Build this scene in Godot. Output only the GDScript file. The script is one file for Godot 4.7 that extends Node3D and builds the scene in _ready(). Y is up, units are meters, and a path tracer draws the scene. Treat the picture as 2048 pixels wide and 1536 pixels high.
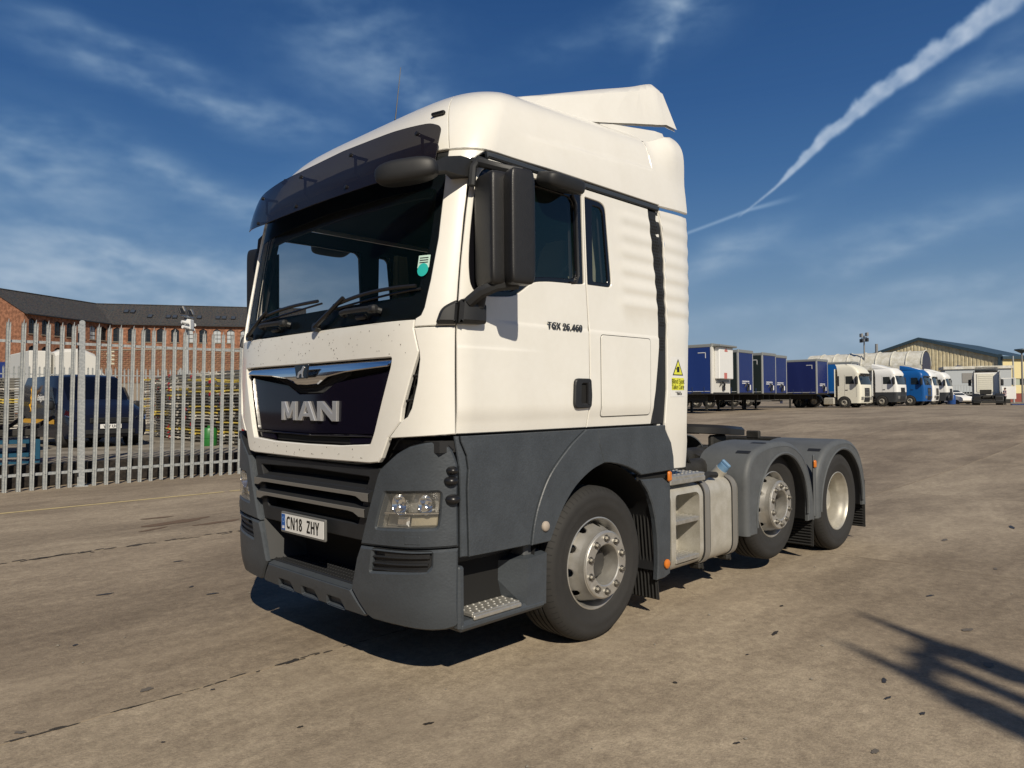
extends Node3D
# A yard with a parked tractor unit. x runs backwards along the main lorry from its front axle, y up, z to the lorry's own nearside.

const SUN_TRAVEL := Vector3(0.68, -1.0, -1.12)
var M := {}
var taken := {}

# ---------------------------------------------------------------- triangle collector
class G:
	var p := PackedVector3Array()      # corners, three for each triangle, counter-clockwise from outside
	var nn := PackedVector3Array()     # given normals (only used when has_n)
	var uv := PackedVector2Array()
	var uv2 := PackedVector2Array()
	var col := PackedColorArray()
	var cur := Color(1, 1, 1)
	var use_col := false
	func tri(a: Vector3, b: Vector3, c: Vector3) -> void:
		p.append(a); p.append(b); p.append(c)
		if use_col:
			col.append(cur); col.append(cur); col.append(cur)
	func quad(a: Vector3, b: Vector3, c: Vector3, d: Vector3) -> void:
		tri(a, b, c); tri(a, c, d)
	func fan(pts: Array) -> void:
		for i in range(1, pts.size() - 1): tri(pts[0], pts[i], pts[i + 1])
	# box with chamfered edges
	func box(c: Vector3, s: Vector3, bev := 0.0, b := Basis()) -> void:
		var h := s * 0.5
		var e: float = minf(bev, minf(h.x, minf(h.y, h.z)) * 0.9)
		if e <= 0.0:
			var q := []
			for i in 8: q.append(c + b * Vector3(h.x * (1 if i & 1 else -1), h.y * (1 if i & 2 else -1), h.z * (1 if i & 4 else -1)))
			for f in [[0, 2, 3, 1], [4, 5, 7, 6], [0, 4, 6, 2], [1, 3, 7, 5], [0, 1, 5, 4], [2, 6, 7, 3]]:
				quad(q[f[0]], q[f[1]], q[f[2]], q[f[3]])
			return
		var v := {}
		for i in 8:
			var sg := Vector3(1 if i & 1 else -1, 1 if i & 2 else -1, 1 if i & 4 else -1)
			for ax in 3:
				var r := Vector3(h.x - e, h.y - e, h.z - e)
				r[ax] = h[ax]
				v[i * 3 + ax] = c + b * (r * sg)
		for ax in 3:
			var u: int = (ax + 1) % 3
			var w: int = (ax + 2) % 3
			for sg in [0, 1]:
				var k: int = sg << ax
				var a0: int = k
				var a1: int = k | (1 << u)
				var a2: int = k | (1 << u) | (1 << w)
				var a3: int = k | (1 << w)
				if sg: quad(v[a0 * 3 + ax], v[a1 * 3 + ax], v[a2 * 3 + ax], v[a3 * 3 + ax])
				else: quad(v[a0 * 3 + ax], v[a3 * 3 + ax], v[a2 * 3 + ax], v[a1 * 3 + ax])
			for su in [0, 1]:
				for sw in [0, 1]:
					var lo: int = (su << u) | (sw << w)
					var hi: int = lo | (1 << ax)
					var A: Vector3 = v[lo * 3 + u]
					var B: Vector3 = v[hi * 3 + u]
					var C: Vector3 = v[hi * 3 + w]
					var D: Vector3 = v[lo * 3 + w]
					if su == sw: quad(A, D, C, B)
					else: quad(A, B, C, D)
		for i in 8:
			var neg: int = (1 if not (i & 1) else 0) + (1 if not (i & 2) else 0) + (1 if not (i & 4) else 0)
			if neg % 2 == 0: tri(v[i * 3], v[i * 3 + 1], v[i * 3 + 2])
			else: tri(v[i * 3], v[i * 3 + 2], v[i * 3 + 1])
	# tapered round bar
	func bar(a: Vector3, b: Vector3, r0: float, r1 := -1.0, seg := 10, caps := true) -> void:
		if r1 < 0: r1 = r0
		var d := (b - a).normalized()
		var u := d.cross(Vector3.UP if absf(d.y) < 0.9 else Vector3.RIGHT).normalized()
		var w := d.cross(u)
		for i in seg:
			var t0 := TAU * i / seg
			var t1 := TAU * (i + 1) / seg
			var c0 := u * cos(t0) + w * sin(t0)
			var c1 := u * cos(t1) + w * sin(t1)
			quad(a + c0 * r0, a + c1 * r0, b + c1 * r1, b + c0 * r1)
			if caps:
				tri(a, a + c1 * r0, a + c0 * r0)
				tri(b, b + c0 * r1, b + c1 * r1)
	func tube(pts: Array, r: float, seg := 8) -> void:
		var rings := []
		var u := Vector3.ZERO
		for i in pts.size():
			var d: Vector3 = (pts[mini(i + 1, pts.size() - 1)] - pts[maxi(i - 1, 0)]).normalized()
			if u == Vector3.ZERO: u = d.cross(Vector3.UP if absf(d.y) < 0.9 else Vector3.RIGHT).normalized()
			u = (u - d * u.dot(d)).normalized()
			var w := d.cross(u)
			var ring := []
			for k in seg: ring.append(pts[i] + (u * cos(TAU * k / seg) + w * sin(TAU * k / seg)) * r)
			rings.append(ring)
		loft(rings, true, true)
	# rings of equal length; ring direction x loft direction points inwards-out (counter-clockwise seen from the far end)
	func loft(rings: Array, closed := true, caps := false) -> void:
		for i in rings.size() - 1:
			var A: Array = rings[i]
			var B: Array = rings[i + 1]
			var n := A.size()
			for k in (n if closed else n - 1):
				var k2 := (k + 1) % n
				quad(A[k], A[k2], B[k2], B[k])
		if caps:
			var r0: Array = rings[0].duplicate(); r0.reverse(); fan(r0)
			fan(rings[-1])
	# profile of (radius, along axis); axis from o along d
	func lathe(prof: Array, o: Vector3, d: Vector3, seg := 32) -> void:
		d = d.normalized()
		var u := d.cross(Vector3.UP if absf(d.y) < 0.9 else Vector3.RIGHT).normalized()
		var w := d.cross(u)
		for i in seg:
			var c0 := u * cos(TAU * i / seg) + w * sin(TAU * i / seg)
			var c1 := u * cos(TAU * (i + 1) / seg) + w * sin(TAU * (i + 1) / seg)
			for k in prof.size() - 1:
				var a: Vector2 = prof[k]
				var b: Vector2 = prof[k + 1]
				var p0 := o + d * a.y
				var p1 := o + d * b.y
				if a.x < 1e-5: tri(p0, p1 + c1 * b.x, p1 + c0 * b.x)
				elif b.x < 1e-5: tri(p0 + c0 * a.x, p0 + c1 * a.x, p1)
				else: quad(p0 + c0 * a.x, p0 + c1 * a.x, p1 + c1 * b.x, p1 + c0 * b.x)
	# outline in the local xy plane of t, from local z = 0 to depth; bev chamfers the far edge
	func extrude(poly: PackedVector2Array, t: Transform3D, depth: float, bev := 0.0, back := true) -> void:
		if Geometry2D.is_polygon_clockwise(poly): poly.reverse()
		var n := poly.size()
		var top := poly
		if bev > 0.0: top = G.inset(poly, bev)
		var zt := depth
		var zb := depth - bev
		var ix := Geometry2D.triangulate_polygon(top)
		for i in range(0, ix.size(), 3):
			var a := top[ix[i]]
			var b := top[ix[i + 1]]
			var c := top[ix[i + 2]]
			if (b - a).cross(c - a) < 0:
				var s := b; b = c; c = s
			tri(t * Vector3(a.x, a.y, zt), t * Vector3(b.x, b.y, zt), t * Vector3(c.x, c.y, zt))
		if back:
			ix = Geometry2D.triangulate_polygon(poly)
			for i in range(0, ix.size(), 3):
				var a := poly[ix[i]]
				var b := poly[ix[i + 1]]
				var c := poly[ix[i + 2]]
				if (b - a).cross(c - a) > 0:
					var s := b; b = c; c = s
				tri(t * Vector3(a.x, a.y, 0), t * Vector3(b.x, b.y, 0), t * Vector3(c.x, c.y, 0))
		for i in n:
			var a := poly[i]
			var b := poly[(i + 1) % n]
			quad(t * Vector3(a.x, a.y, 0), t * Vector3(b.x, b.y, 0), t * Vector3(b.x, b.y, zb), t * Vector3(a.x, a.y, zb))
			if bev > 0.0:
				var c := top[(i + 1) % n]
				var d := top[i]
				quad(t * Vector3(a.x, a.y, zb), t * Vector3(b.x, b.y, zb), t * Vector3(c.x, c.y, zt), t * Vector3(d.x, d.y, zt))
	static func inset(poly: PackedVector2Array, by: float) -> PackedVector2Array:   # poly counter-clockwise
		var out := PackedVector2Array()
		var n := poly.size()
		for i in n:
			var a := (poly[i] - poly[(i + n - 1) % n]).normalized()
			var b := (poly[(i + 1) % n] - poly[i]).normalized()
			var n1 := Vector2(-a.y, a.x)
			var n2 := Vector2(-b.y, b.x)
			var k := 1.0 + n1.dot(n2)
			out.append(poly[i] + (n1 + n2) / maxf(k, 0.35) * by)
		return out
	func mesh(smooth := 0.0) -> ArrayMesh:
		var n := p.size()
		var nor := PackedVector3Array()
		nor.resize(n)
		if nn.size() == n:
			nor = nn
		else:
			for i in range(0, n, 3):
				var f := (p[i + 1] - p[i]).cross(p[i + 2] - p[i])
				f = f.normalized() if f.length_squared() > 1e-18 else Vector3.UP
				nor[i] = f; nor[i + 1] = f; nor[i + 2] = f
			if smooth > 0.0:
				var at := {}
				for i in n:
					var key := Vector3i((p[i] * 5000.0).round())
					if at.has(key): at[key].append(i)
					else: at[key] = [i]
				var lim := cos(deg_to_rad(smooth))
				var res := PackedVector3Array()
				res.resize(n)
				for key in at:
					var l: Array = at[key]
					for i in l:
						var s := Vector3.ZERO
						for j in l:
							if nor[i].dot(nor[j]) >= lim: s += nor[j]
						res[i] = s.normalized()
				nor = res
		var P := PackedVector3Array(); P.resize(n)
		var N := PackedVector3Array(); N.resize(n)
		for i in range(0, n, 3):
			P[i] = p[i]; P[i + 1] = p[i + 2]; P[i + 2] = p[i + 1]
			N[i] = nor[i]; N[i + 1] = nor[i + 2]; N[i + 2] = nor[i + 1]
		var arr := []
		arr.resize(Mesh.ARRAY_MAX)
		arr[Mesh.ARRAY_VERTEX] = P
		arr[Mesh.ARRAY_NORMAL] = N
		if uv.size() == n:
			var U := PackedVector2Array(); U.resize(n)
			for i in range(0, n, 3): U[i] = uv[i]; U[i + 1] = uv[i + 2]; U[i + 2] = uv[i + 1]
			arr[Mesh.ARRAY_TEX_UV] = U
		if uv2.size() == n:
			var U2 := PackedVector2Array(); U2.resize(n)
			for i in range(0, n, 3): U2[i] = uv2[i]; U2[i + 1] = uv2[i + 2]; U2[i + 2] = uv2[i + 1]
			arr[Mesh.ARRAY_TEX_UV2] = U2
		if col.size() == n:
			var K := PackedColorArray(); K.resize(n)
			for i in range(0, n, 3): K[i] = col[i]; K[i + 1] = col[i + 2]; K[i + 2] = col[i + 1]
			arr[Mesh.ARRAY_COLOR] = K
		var m := ArrayMesh.new()
		if n > 0: m.add_surface_from_arrays(Mesh.PRIMITIVE_TRIANGLES, arr)
		return m

# ---------------------------------------------------------------- nodes
func numbered(called: String) -> String:
	taken[called] = int(taken.get(called, -1)) + 1
	return called if taken[called] == 0 else "%s_%03d" % [called, taken[called]]

func put(called: String, g, mat: Material, parent: Node = null, smooth := 0.0) -> MeshInstance3D:
	var o := MeshInstance3D.new()
	o.mesh = g.mesh(smooth) if g is G else g
	o.material_override = mat
	if parent == null:
		o.name = numbered(called)
		add_child(o)
	else:
		o.name = called
		parent.add_child(o, true)
	return o

func tag(o: Node, label: String, category: String, group := "") -> Node:
	o.set_meta("label", label)
	o.set_meta("category", category)
	if group: o.set_meta("group", group)
	return o

func setting(o: Node) -> Node:
	o.set_meta("kind", "structure")
	return o

func thing(called: String, label: String, category: String, at := Vector3.ZERO, turn := 0.0, group := "") -> Node3D:
	var o := Node3D.new()
	o.name = numbered(called)
	add_child(o)
	o.position = at
	o.rotation.y = turn
	tag(o, label, category, group)
	return o

func part(called: String, parent: Node) -> Node3D:
	var o := Node3D.new()
	o.name = called
	parent.add_child(o, true)
	return o

# ---------------------------------------------------------------- 2-D outlines
func pl(a: Array) -> PackedVector2Array:
	var r := PackedVector2Array()
	for i in range(0, a.size(), 2): r.append(Vector2(a[i], a[i + 1]))
	return r

func rect(x0: float, y0: float, x1: float, y1: float) -> PackedVector2Array:
	return pl([x0, y0, x1, y0, x1, y1, x0, y1])

# rounds corners; r one number or one for each corner
func rounded(poly: PackedVector2Array, r, seg := 4) -> PackedVector2Array:
	var out := PackedVector2Array()
	var n := poly.size()
	for i in n:
		var rad: float = r[i] if r is Array else r
		var a := poly[(i + n - 1) % n]
		var b := poly[i]
		var c := poly[(i + 1) % n]
		if rad <= 0.0:
			out.append(b)
			continue
		var k1 := minf(rad, a.distance_to(b) * 0.48)
		var k2 := minf(rad, c.distance_to(b) * 0.48)
		var s := b + (a - b).normalized() * k1
		var e := b + (c - b).normalized() * k2
		for q in seg + 1:
			var t := float(q) / seg
			out.append(s.lerp(b, t).lerp(b.lerp(e, t), t))
	return out

func mirrored(half: PackedVector2Array) -> PackedVector2Array:   # half runs on s >= 0; returns it joined with its mirror image
	var r := half.duplicate()
	for i in range(half.size() - 1, -1, -1):
		if half[i].x > 1e-4: r.append(Vector2(-half[i].x, half[i].y))
	return r

func flipped(poly: PackedVector2Array) -> PackedVector2Array:
	var r := PackedVector2Array()
	for v in poly: r.append(Vector2(-v.x, v.y))
	return r

# ---------------------------------------------------------------- materials
func lin(r: float, g: float, b: float, a := 1.0) -> Color:
	var c := Color(r, g, b).linear_to_srgb()
	c.a = a
	return c

func mat(called: String, r: float, g: float, b: float, rough: float, metal := 0.0) -> StandardMaterial3D:
	var m := StandardMaterial3D.new()
	m.resource_name = called
	m.albedo_color = lin(r, g, b)
	m.roughness = rough
	m.metallic = metal
	M[called] = m
	return m

func noise_image(size: int, freq: float, seed_: int, octaves := 4, type := FastNoiseLite.TYPE_SIMPLEX_SMOOTH, gain := 0.5) -> Image:
	var f := FastNoiseLite.new()
	f.noise_type = type
	f.seed = seed_
	f.frequency = freq
	f.fractal_octaves = octaves
	f.fractal_gain = gain
	return f.get_seamless_image(size, size, false, false, 0.15, true)

# grey noise remapped to lo..hi as a texture that multiplies albedo
func tint_texture(size: int, layers: Array, lo: Color, hi: Color) -> ImageTexture:
	# layers: [freq, seed, octaves, weight, contrast]
	var data := []
	for l in layers: data.append(noise_image(size, l[0], l[1], l[2]).get_data())
	var out := PackedByteArray()
	out.resize(size * size * 3)
	var n := size * size
	for i in n:
		var v := 0.0
		var wsum := 0.0
		for k in layers.size():
			var x: float = (data[k][i] / 255.0 - 0.5) * layers[k][4] + 0.5
			v += clampf(x, 0, 1) * layers[k][3]
			wsum += layers[k][3]
		v /= wsum
		out[i * 3] = int(255.0 * lerpf(lo.r, hi.r, v))
		out[i * 3 + 1] = int(255.0 * lerpf(lo.g, hi.g, v))
		out[i * 3 + 2] = int(255.0 * lerpf(lo.b, hi.b, v))
	var im := Image.create_from_data(size, size, false, Image.FORMAT_RGB8, out)
	im.generate_mipmaps()
	return ImageTexture.create_from_image(im)

func worn(m: StandardMaterial3D, tex: Texture2D, per_metre: float, world := false) -> StandardMaterial3D:
	m.albedo_texture = tex
	m.uv1_triplanar = true
	m.uv1_world_triplanar = world
	m.uv1_scale = Vector3.ONE * per_metre
	return m

func normal_from(size: int, freq: float, seed_: int, oct: int, strength: float) -> ImageTexture:
	var im := noise_image(size, freq, seed_, oct)
	im.convert(Image.FORMAT_RGBA8)
	im.bump_map_to_normal_map(strength)
	im.generate_mipmaps()
	return ImageTexture.create_from_image(im)

func bumpy(m: StandardMaterial3D, tex: Texture2D, scale: float) -> StandardMaterial3D:
	m.normal_enabled = true
	m.normal_texture = tex
	m.normal_scale = scale
	return m
# ---------------------------------------------------------------- materials
func materials() -> void:
	var grime := tint_texture(512, [[0.006, 3, 4, 0.5, 1.6], [0.04, 5, 3, 0.3, 1.6], [0.3, 9, 2, 0.2, 1.5]], Color(0.975, 0.972, 0.965), Color(1, 1, 1))
	var dusty := tint_texture(512, [[0.008, 13, 4, 0.5, 2.0], [0.05, 15, 3, 0.3, 1.8], [0.35, 19, 2, 0.3, 1.6]], Color(0.86, 0.86, 0.86), Color(1, 1, 1))
	var streaky := tint_texture(512, [[0.012, 23, 4, 0.5, 2.2], [0.09, 25, 3, 0.4, 2.0]], Color(0.55, 0.53, 0.48), Color(1, 1, 1))
	var rubbed := tint_texture(512, [[0.012, 53, 4, 0.5, 1.6], [0.12, 55, 3, 0.3, 1.6], [0.4, 57, 2, 0.3, 1.6]], Color(0.84, 0.83, 0.80), Color(1, 1, 1))
	var grain := normal_from(256, 0.25, 31, 2, 3.0)
	var orange := normal_from(256, 0.06, 37, 2, 1.0)
	var w := mat("white_paint", 0.80, 0.785, 0.735, 0.34)
	worn(w, grime, 0.7)
	w.clearcoat_enabled = true
	w.clearcoat = 0.6
	w.clearcoat_roughness = 0.12
	mat("slate", 0.058, 0.068, 0.080, 0.48)
	worn(M.slate, dusty, 0.9)
	bumpy(M.slate, grain, 0.12)
	M.slate.uv1_scale = Vector3.ONE * 0.9
	mat("slate_fender", 0.10, 0.108, 0.115, 0.6)
	worn(M.slate_fender, dusty, 0.9)
	mat("slate_strip", 0.035, 0.042, 0.052, 0.5)
	mat("black_plastic", 0.018, 0.019, 0.021, 0.55)
	worn(M.black_plastic, dusty, 2.0)
	mat("black_grain", 0.016, 0.016, 0.017, 0.42)
	worn(M.black_grain, dusty, 3.0)
	bumpy(M.black_grain, grain, 0.35)
	mat("black_satin", 0.012, 0.012, 0.013, 0.35)
	mat("black_gloss", 0.006, 0.005, 0.012, 0.06)
	M.black_gloss.metallic_specular = 0.35
	mat("black_gloss_trim", 0.006, 0.006, 0.008, 0.12)
	mat("badge_black", 0.008, 0.012, 0.02, 0.15)
	mat("black_gap", 0.006, 0.006, 0.006, 0.9)
	mat("dark_joint_rubber", 0.03, 0.03, 0.03, 0.9)  # near-black rubber of the hatch and fairing joints
	mat("frit", 0.005, 0.005, 0.007, 0.4)
	M.frit.metallic_specular = 0.15
	mat("grey_plastic", 0.09, 0.095, 0.1, 0.6)
	mat("grey_trim", 0.19, 0.185, 0.175, 0.35, 0.3)
	mat("rubber", 0.016, 0.016, 0.016, 0.8)
	worn(M.rubber, dusty, 2.0)
	mat("tyre", 0.026, 0.025, 0.024, 0.78)
	worn(M.tyre, dusty, 1.6)
	mat("chrome", 0.75, 0.76, 0.78, 0.08, 1.0)
	mat("chrome_satin", 0.72, 0.72, 0.73, 0.34, 0.75)
	mat("wheel_alloy", 0.62, 0.61, 0.59, 0.38, 0.7)
	worn(M.wheel_alloy, rubbed, 2.2)
	mat("wheel_steel", 0.58, 0.56, 0.51, 0.42, 0.5)
	worn(M.wheel_steel, rubbed, 1.8)
	mat("hub", 0.06, 0.058, 0.055, 0.6, 0.4)
	mat("nut", 0.28, 0.27, 0.25, 0.4, 0.9)
	mat("grease_and_nut_dark", 0.012, 0.011, 0.010, 0.45)
	mat("chassis_grey", 0.03, 0.029, 0.027, 0.7)
	worn(M.chassis_grey, streaky, 1.5)
	mat("tank_alu", 0.56, 0.54, 0.49, 0.5, 0.35)
	worn(M.tank_alu, rubbed, 1.1)
	mat("alu_tread", 0.60, 0.59, 0.56, 0.4, 0.7)
	worn(M.alu_tread, rubbed, 3.0)
	mat("strap_grey", 0.30, 0.29, 0.27, 0.45, 0.5)
	mat("blue_cap", 0.13, 0.24, 0.38, 0.5)
	mat("amber_lens", 0.55, 0.16, 0.02, 0.25)
	mat("dusty_beige", 0.36, 0.31, 0.26, 0.7)
	mat("plate_frame", 0.13, 0.13, 0.125, 0.45)
	mat("plate_white", 0.72, 0.72, 0.70, 0.3)
	mat("plate_blue", 0.01, 0.09, 0.36, 0.35)
	mat("plate_star", 0.2, 0.35, 0.6, 0.4)
	mat("plate_letter_white", 0.75, 0.75, 0.75, 0.4)
	mat("ink", 0.008, 0.008, 0.008, 0.4)
	mat("dark_letter", 0.03, 0.033, 0.036, 0.4)
	mat("sticker_white", 0.74, 0.74, 0.72, 0.4)
	mat("sticker_yellow", 0.72, 0.72, 0.06, 0.4)
	mat("paper_mint", 0.5, 0.68, 0.60, 0.5)
	mat("paper_teal", 0.02, 0.42, 0.38, 0.5)
	mat("mirror_glass", 0.8, 0.8, 0.8, 0.02, 1.0)
	mat("lamp_bowl", 0.32, 0.31, 0.29, 0.35, 0.6)
	mat("lamp_chrome", 0.85, 0.85, 0.84, 0.1, 1.0)
	mat("lamp_amber", 0.62, 0.56, 0.42, 0.2, 0.6)
	mat("speck", 0.05, 0.035, 0.025, 0.9)
	mat("trim_dark", 0.02, 0.02, 0.021, 0.8)
	mat("trim_dash", 0.03, 0.031, 0.033, 0.7)
	mat("trim_seat", 0.34, 0.36, 0.27, 0.8)
	pane("screen_glass", 0.004, 0.014, 0.014, 0.18, 0.02)
	M.screen_glass.metallic_specular = 0.16
	pane("side_glass", 0.004, 0.016, 0.016, 0.34, 0.02)
	pane("lamp_lens", 0.5, 0.5, 0.46, 0.10, 0.03)
	pane("smoked_acrylic", 0.010, 0.008, 0.011, 0.95, 0.08)
	M.smoked_acrylic.metallic_specular = 0.3

func pane(called: String, r: float, g: float, b: float, a: float, rough: float) -> void:
	var m := mat(called, r, g, b, rough)
	m.albedo_color.a = a
	m.transparency = BaseMaterial3D.TRANSPARENCY_ALPHA

# ---------------------------------------------------------------- sky: air, thin cloud and a vapour trail, laid out by bearing and height in degrees
const BLOWN := [   # bearing, height, half length, half width, slant in degrees, strength
	[17.0, 23.6, 6.5, 0.65, -9.0, 0.55], [17.5, 21.7, 8.5, 0.75, -12.0, 0.6], [27.0, 20.6, 5.5, 0.9, -8.0, 0.5], [12.0, 16.0, 6.0, 2.6, -8.0, 0.55],
	[22.5, 15.2, 6.5, 1.1, -22.0, 0.55], [28.8, 13.6, 3.6, 1.6, -6.0, 0.6], [18.0, 10.5, 12.0, 2.4, -5.0, 0.5], [12.0, 7.0, 22.0, 3.4, 0.0, 0.75],
	[33.5, 26.0, 6.5, 4.0, -12.0, 0.42], [40.0, 21.8, 4.5, 1.6, -14.0, 0.42], [32.0, 16.8, 3.0, 1.0, 0.0, 0.3], [58.2, 27.7, 4.2, 2.0, 8.0, 0.6], [57.3, 25.2, 2.8, 0.55, 58.0, 0.6],
	[50.0, 26.0, 4.0, 1.2, 10.0, 0.22], [62.2, 11.0, 4.0, 1.3, 22.0, 0.55], [75.0, 11.6, 8.0, 1.4, 8.0, 0.4], [72.0, 9.8, 4.0, 0.6, 14.0, 0.5], [77.0, 7.6, 9.0, 0.9, 4.0, 0.4],
	[76.0, 4.5, 14.0, 2.4, 6.0, 0.5], [75.0, 18.4, 5.5, 0.9, 32.0, 0.34], [79.5, 20.3, 4.0, 1.3, 6.0, 0.36], [83.0, 23.0, 4.0, 1.6, 20.0, 0.3], [60.0, 6.0, 6.0, 0.8, 6.0, 0.3]]
const TRAIL := [[63.0, 13.5, 0.05], [65.6, 15.3, 0.12], [67.4, 16.9, 0.36], [69.4, 18.6, 0.56], [72.7, 20.65, 0.70], [76.4, 22.5, 0.82], [81.2, 24.8, 0.95], [92.0, 28.6, 1.2], [110.0, 31.0, 1.6]]
const THIN_TRAIL := [[52.0, 10.4, 0.09], [59.6, 12.7, 0.09], [63.8, 13.95, 0.1], [68.0, 14.7, 0.22]]
var fibre := FastNoiseLite.new()
var puff := FastNoiseLite.new()
var veil := FastNoiseLite.new()

func sky_base(el: float) -> Vector3:
	var t := [[0.0, 150, 168, 183], [4.0, 134, 158, 180], [8.0, 112, 143, 174], [12.0, 88, 125, 166], [17.0, 66, 106, 154], [22.0, 53, 92, 143], [29.0, 43, 80, 130], [45.0, 34, 65, 110], [90.0, 25, 50, 88]]
	for i in range(1, t.size()):
		if el <= t[i][0]:
			var k: float = (el - t[i - 1][0]) / (t[i][0] - t[i - 1][0])
			return Vector3(lerpf(t[i - 1][1], t[i][1], k), lerpf(t[i - 1][2], t[i][2], k), lerpf(t[i - 1][3], t[i][3], k))
	return Vector3(25, 50, 88)

func near_line(line: Array, az: float, el: float) -> Array:   # [distance over half width, along, side]
	var best := [99.0, 0.0, 0.0]
	for i in line.size() - 1:
		var a := Vector2(line[i][0], line[i][1])
		var b := Vector2(line[i + 1][0], line[i + 1][1])
		var q := Vector2(az, el)
		var t := clampf((q - a).dot(b - a) / (b - a).length_squared(), 0, 1)
		var w := lerpf(line[i][2], line[i + 1][2], t)
		var d := q.distance_to(a.lerp(b, t)) / w
		if d < best[0]: best = [d, i + t, (b - a).cross(q - a)]
	return best

var blown := PackedFloat32Array()

func blown_setup() -> void:
	blown.resize(240 * 92)
	for j in 92:
		for i in 240:
			var az := -13.0 + i * 0.5
			var el := -2.0 + j * 0.5
			var c := 0.0
			for b in BLOWN:
				var dx: float = az - b[0]
				var dy: float = el - b[1]
				var sl := deg_to_rad(b[4])
				var u: float = (dx * cos(sl) + dy * sin(sl)) / b[2]
				var v: float = (-dx * sin(sl) + dy * cos(sl)) / b[3]
				var r := u * u + v * v
				if r < 4.5: c += b[5] * exp(-r * 1.1)
			blown[j * 240 + i] = c

func blown_at(az: float, el: float) -> float:
	var fx := (az + 13.0) * 2.0
	var fy := clampf((el + 2.0) * 2.0, 0, 90.0)
	var i := int(fx)
	var j := int(fy)
	fx -= i; fy -= j
	var k := j * 240 + i
	return lerpf(lerpf(blown[k], blown[k + 1], fx), lerpf(blown[k + 240], blown[k + 241], fx), fy)

func sky_at(az: float, el: float) -> Vector3:
	var c := sky_base(maxf(el, 0.0))
	var warp := veil.get_noise_2d(az * 2.2, el * 4.0) * 1.4
	var cover := 0.0
	if az > -11.5 and az < 104.5 and el < 41.0: cover = blown_at(az, el + warp * 0.6)
	var out := clampf(maxf(-12.0 - az, az - 105.0) / 20.0 + 0.5, 0, 1)
	cover += out * 0.45 * clampf(veil.get_noise_2d(az * 0.35 + 300, el * 0.8) + 0.35, 0, 1) * smoothstep(60.0, 25.0, el)
	if cover > 0.01:
		var n := fibre.get_noise_2d(az * 1.0 + warp * 2.0, el * 3.2 + warp) * 0.5 + 0.5
		var m := fibre.get_noise_2d(az * 4.0 + 70 + warp * 3.0, el * 9.0) * 0.5 + 0.5
		var a := clampf(cover * (0.12 + 1.25 * smoothstep(0.22, 0.85, n * 0.62 + m * 0.38)), 0, 0.9)
		c = c.lerp(Vector3(172, 189, 207), a)
	if el > 9.0 and el < 34.0 and az > 50.0 and az < 112.0 and absf(el - 15.5 - (az - 66.0) * 0.62) < 6.0:
		var t := near_line(TRAIL, az, el)
		if t[0] < 2.2:
			var lump := puff.get_noise_2d(az * 9.0, el * 9.0) * 0.5 + 0.5
			var edge: float = 1.0 + (lump - 0.55) * (1.15 if t[2] > 0 else 0.4)
			var a := smoothstep(edge * 1.08, edge * 0.42, t[0]) * smoothstep(0.0, 1.6, t[1])
			a = a * (0.42 + 0.5 * lump) + 0.4 * smoothstep(1.0, 0.2, t[0]) * smoothstep(1.8, 0.2, t[1])
			c = c.lerp(Vector3(196, 207, 222), clampf(a, 0, 0.92))
		t = near_line(THIN_TRAIL, az, el)
		if t[0] < 2.0: c = c.lerp(Vector3(170, 190, 212), 0.5 * smoothstep(1.8, 0.2, t[0]) * smoothstep(3.0, 2.0, t[1]))
	return c

func sky_material() -> Material:
	for q in [[fibre, 5, 0.055, 5, 0.55], [puff, 8, 0.06, 4, 0.5], [veil, 21, 0.03, 3, 0.5]]:
		q[0].noise_type = FastNoiseLite.TYPE_SIMPLEX_SMOOTH
		q[0].seed = q[1]
		q[0].frequency = q[2]
		q[0].fractal_octaves = q[3]
		q[0].fractal_gain = q[4]
	blown_setup()
	var W := 4096
	var H := 2048
	var low := Image.create(512, 256, false, Image.FORMAT_RGB8)
	for y in 256:
		var el := 90.0 - 180.0 * (y + 0.5) / 256
		for x in 512:
			var az := 360.0 * (x + 0.5) / 512
			if az > 180: az -= 360
			if el < -1.0:
				low.set_pixel(x, y, Color8(112, 104, 92))
				continue
			var c := sky_at(az, el)
			low.set_pixel(x, y, Color(c.x / 255, c.y / 255, c.z / 255))
	low.resize(W, H, Image.INTERPOLATE_CUBIC)
	for y in range(int((90.0 - 31.0) / 180 * H), int((90.0 + 0.5) / 180 * H)):
		var el := 90.0 - 180.0 * (y + 0.5) / H
		for x in range(int(7.0 / 360 * W), int(85.0 / 360 * W)):
			var c := sky_at(360.0 * (x + 0.5) / W, el)
			low.set_pixel(x, y, Color(c.x / 255, c.y / 255, c.z / 255))
	var m := PanoramaSkyMaterial.new()
	m.panorama = ImageTexture.create_from_image(low)
	return m
# ---------------------------------------------------------------- the skin of the main cab: (s, y) -> point
# s is the way round the plan outline in metres from the middle of the front (positive on the nearside), y the height.
const CAB_X := [0.0, -1.40, 0.30, -1.42, 0.45, -1.455, 0.6, -1.465, 1.0, -1.47, 1.3, -1.465, 1.8, -1.455, 2.05, -1.44, 2.5, -1.365, 2.9, -1.285, 3.0, -1.255, 3.1, -1.215, 3.2, -1.165, 3.3, -1.095, 3.4, -0.99, 3.48, -0.86, 3.54, -0.70, 3.58, -0.5, 3.6, -0.3]
const CAB_Z := [0.0, 1.20, 0.4, 1.215, 0.6, 1.22, 2.95, 1.22, 3.05, 1.212, 3.15, 1.196, 3.25, 1.168, 3.33, 1.13, 3.4, 1.07, 3.46, 0.98, 3.52, 0.86, 3.57, 0.72, 3.6, 0.53]
var cab_s := PackedFloat32Array()
var cab_px := PackedFloat32Array()
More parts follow.
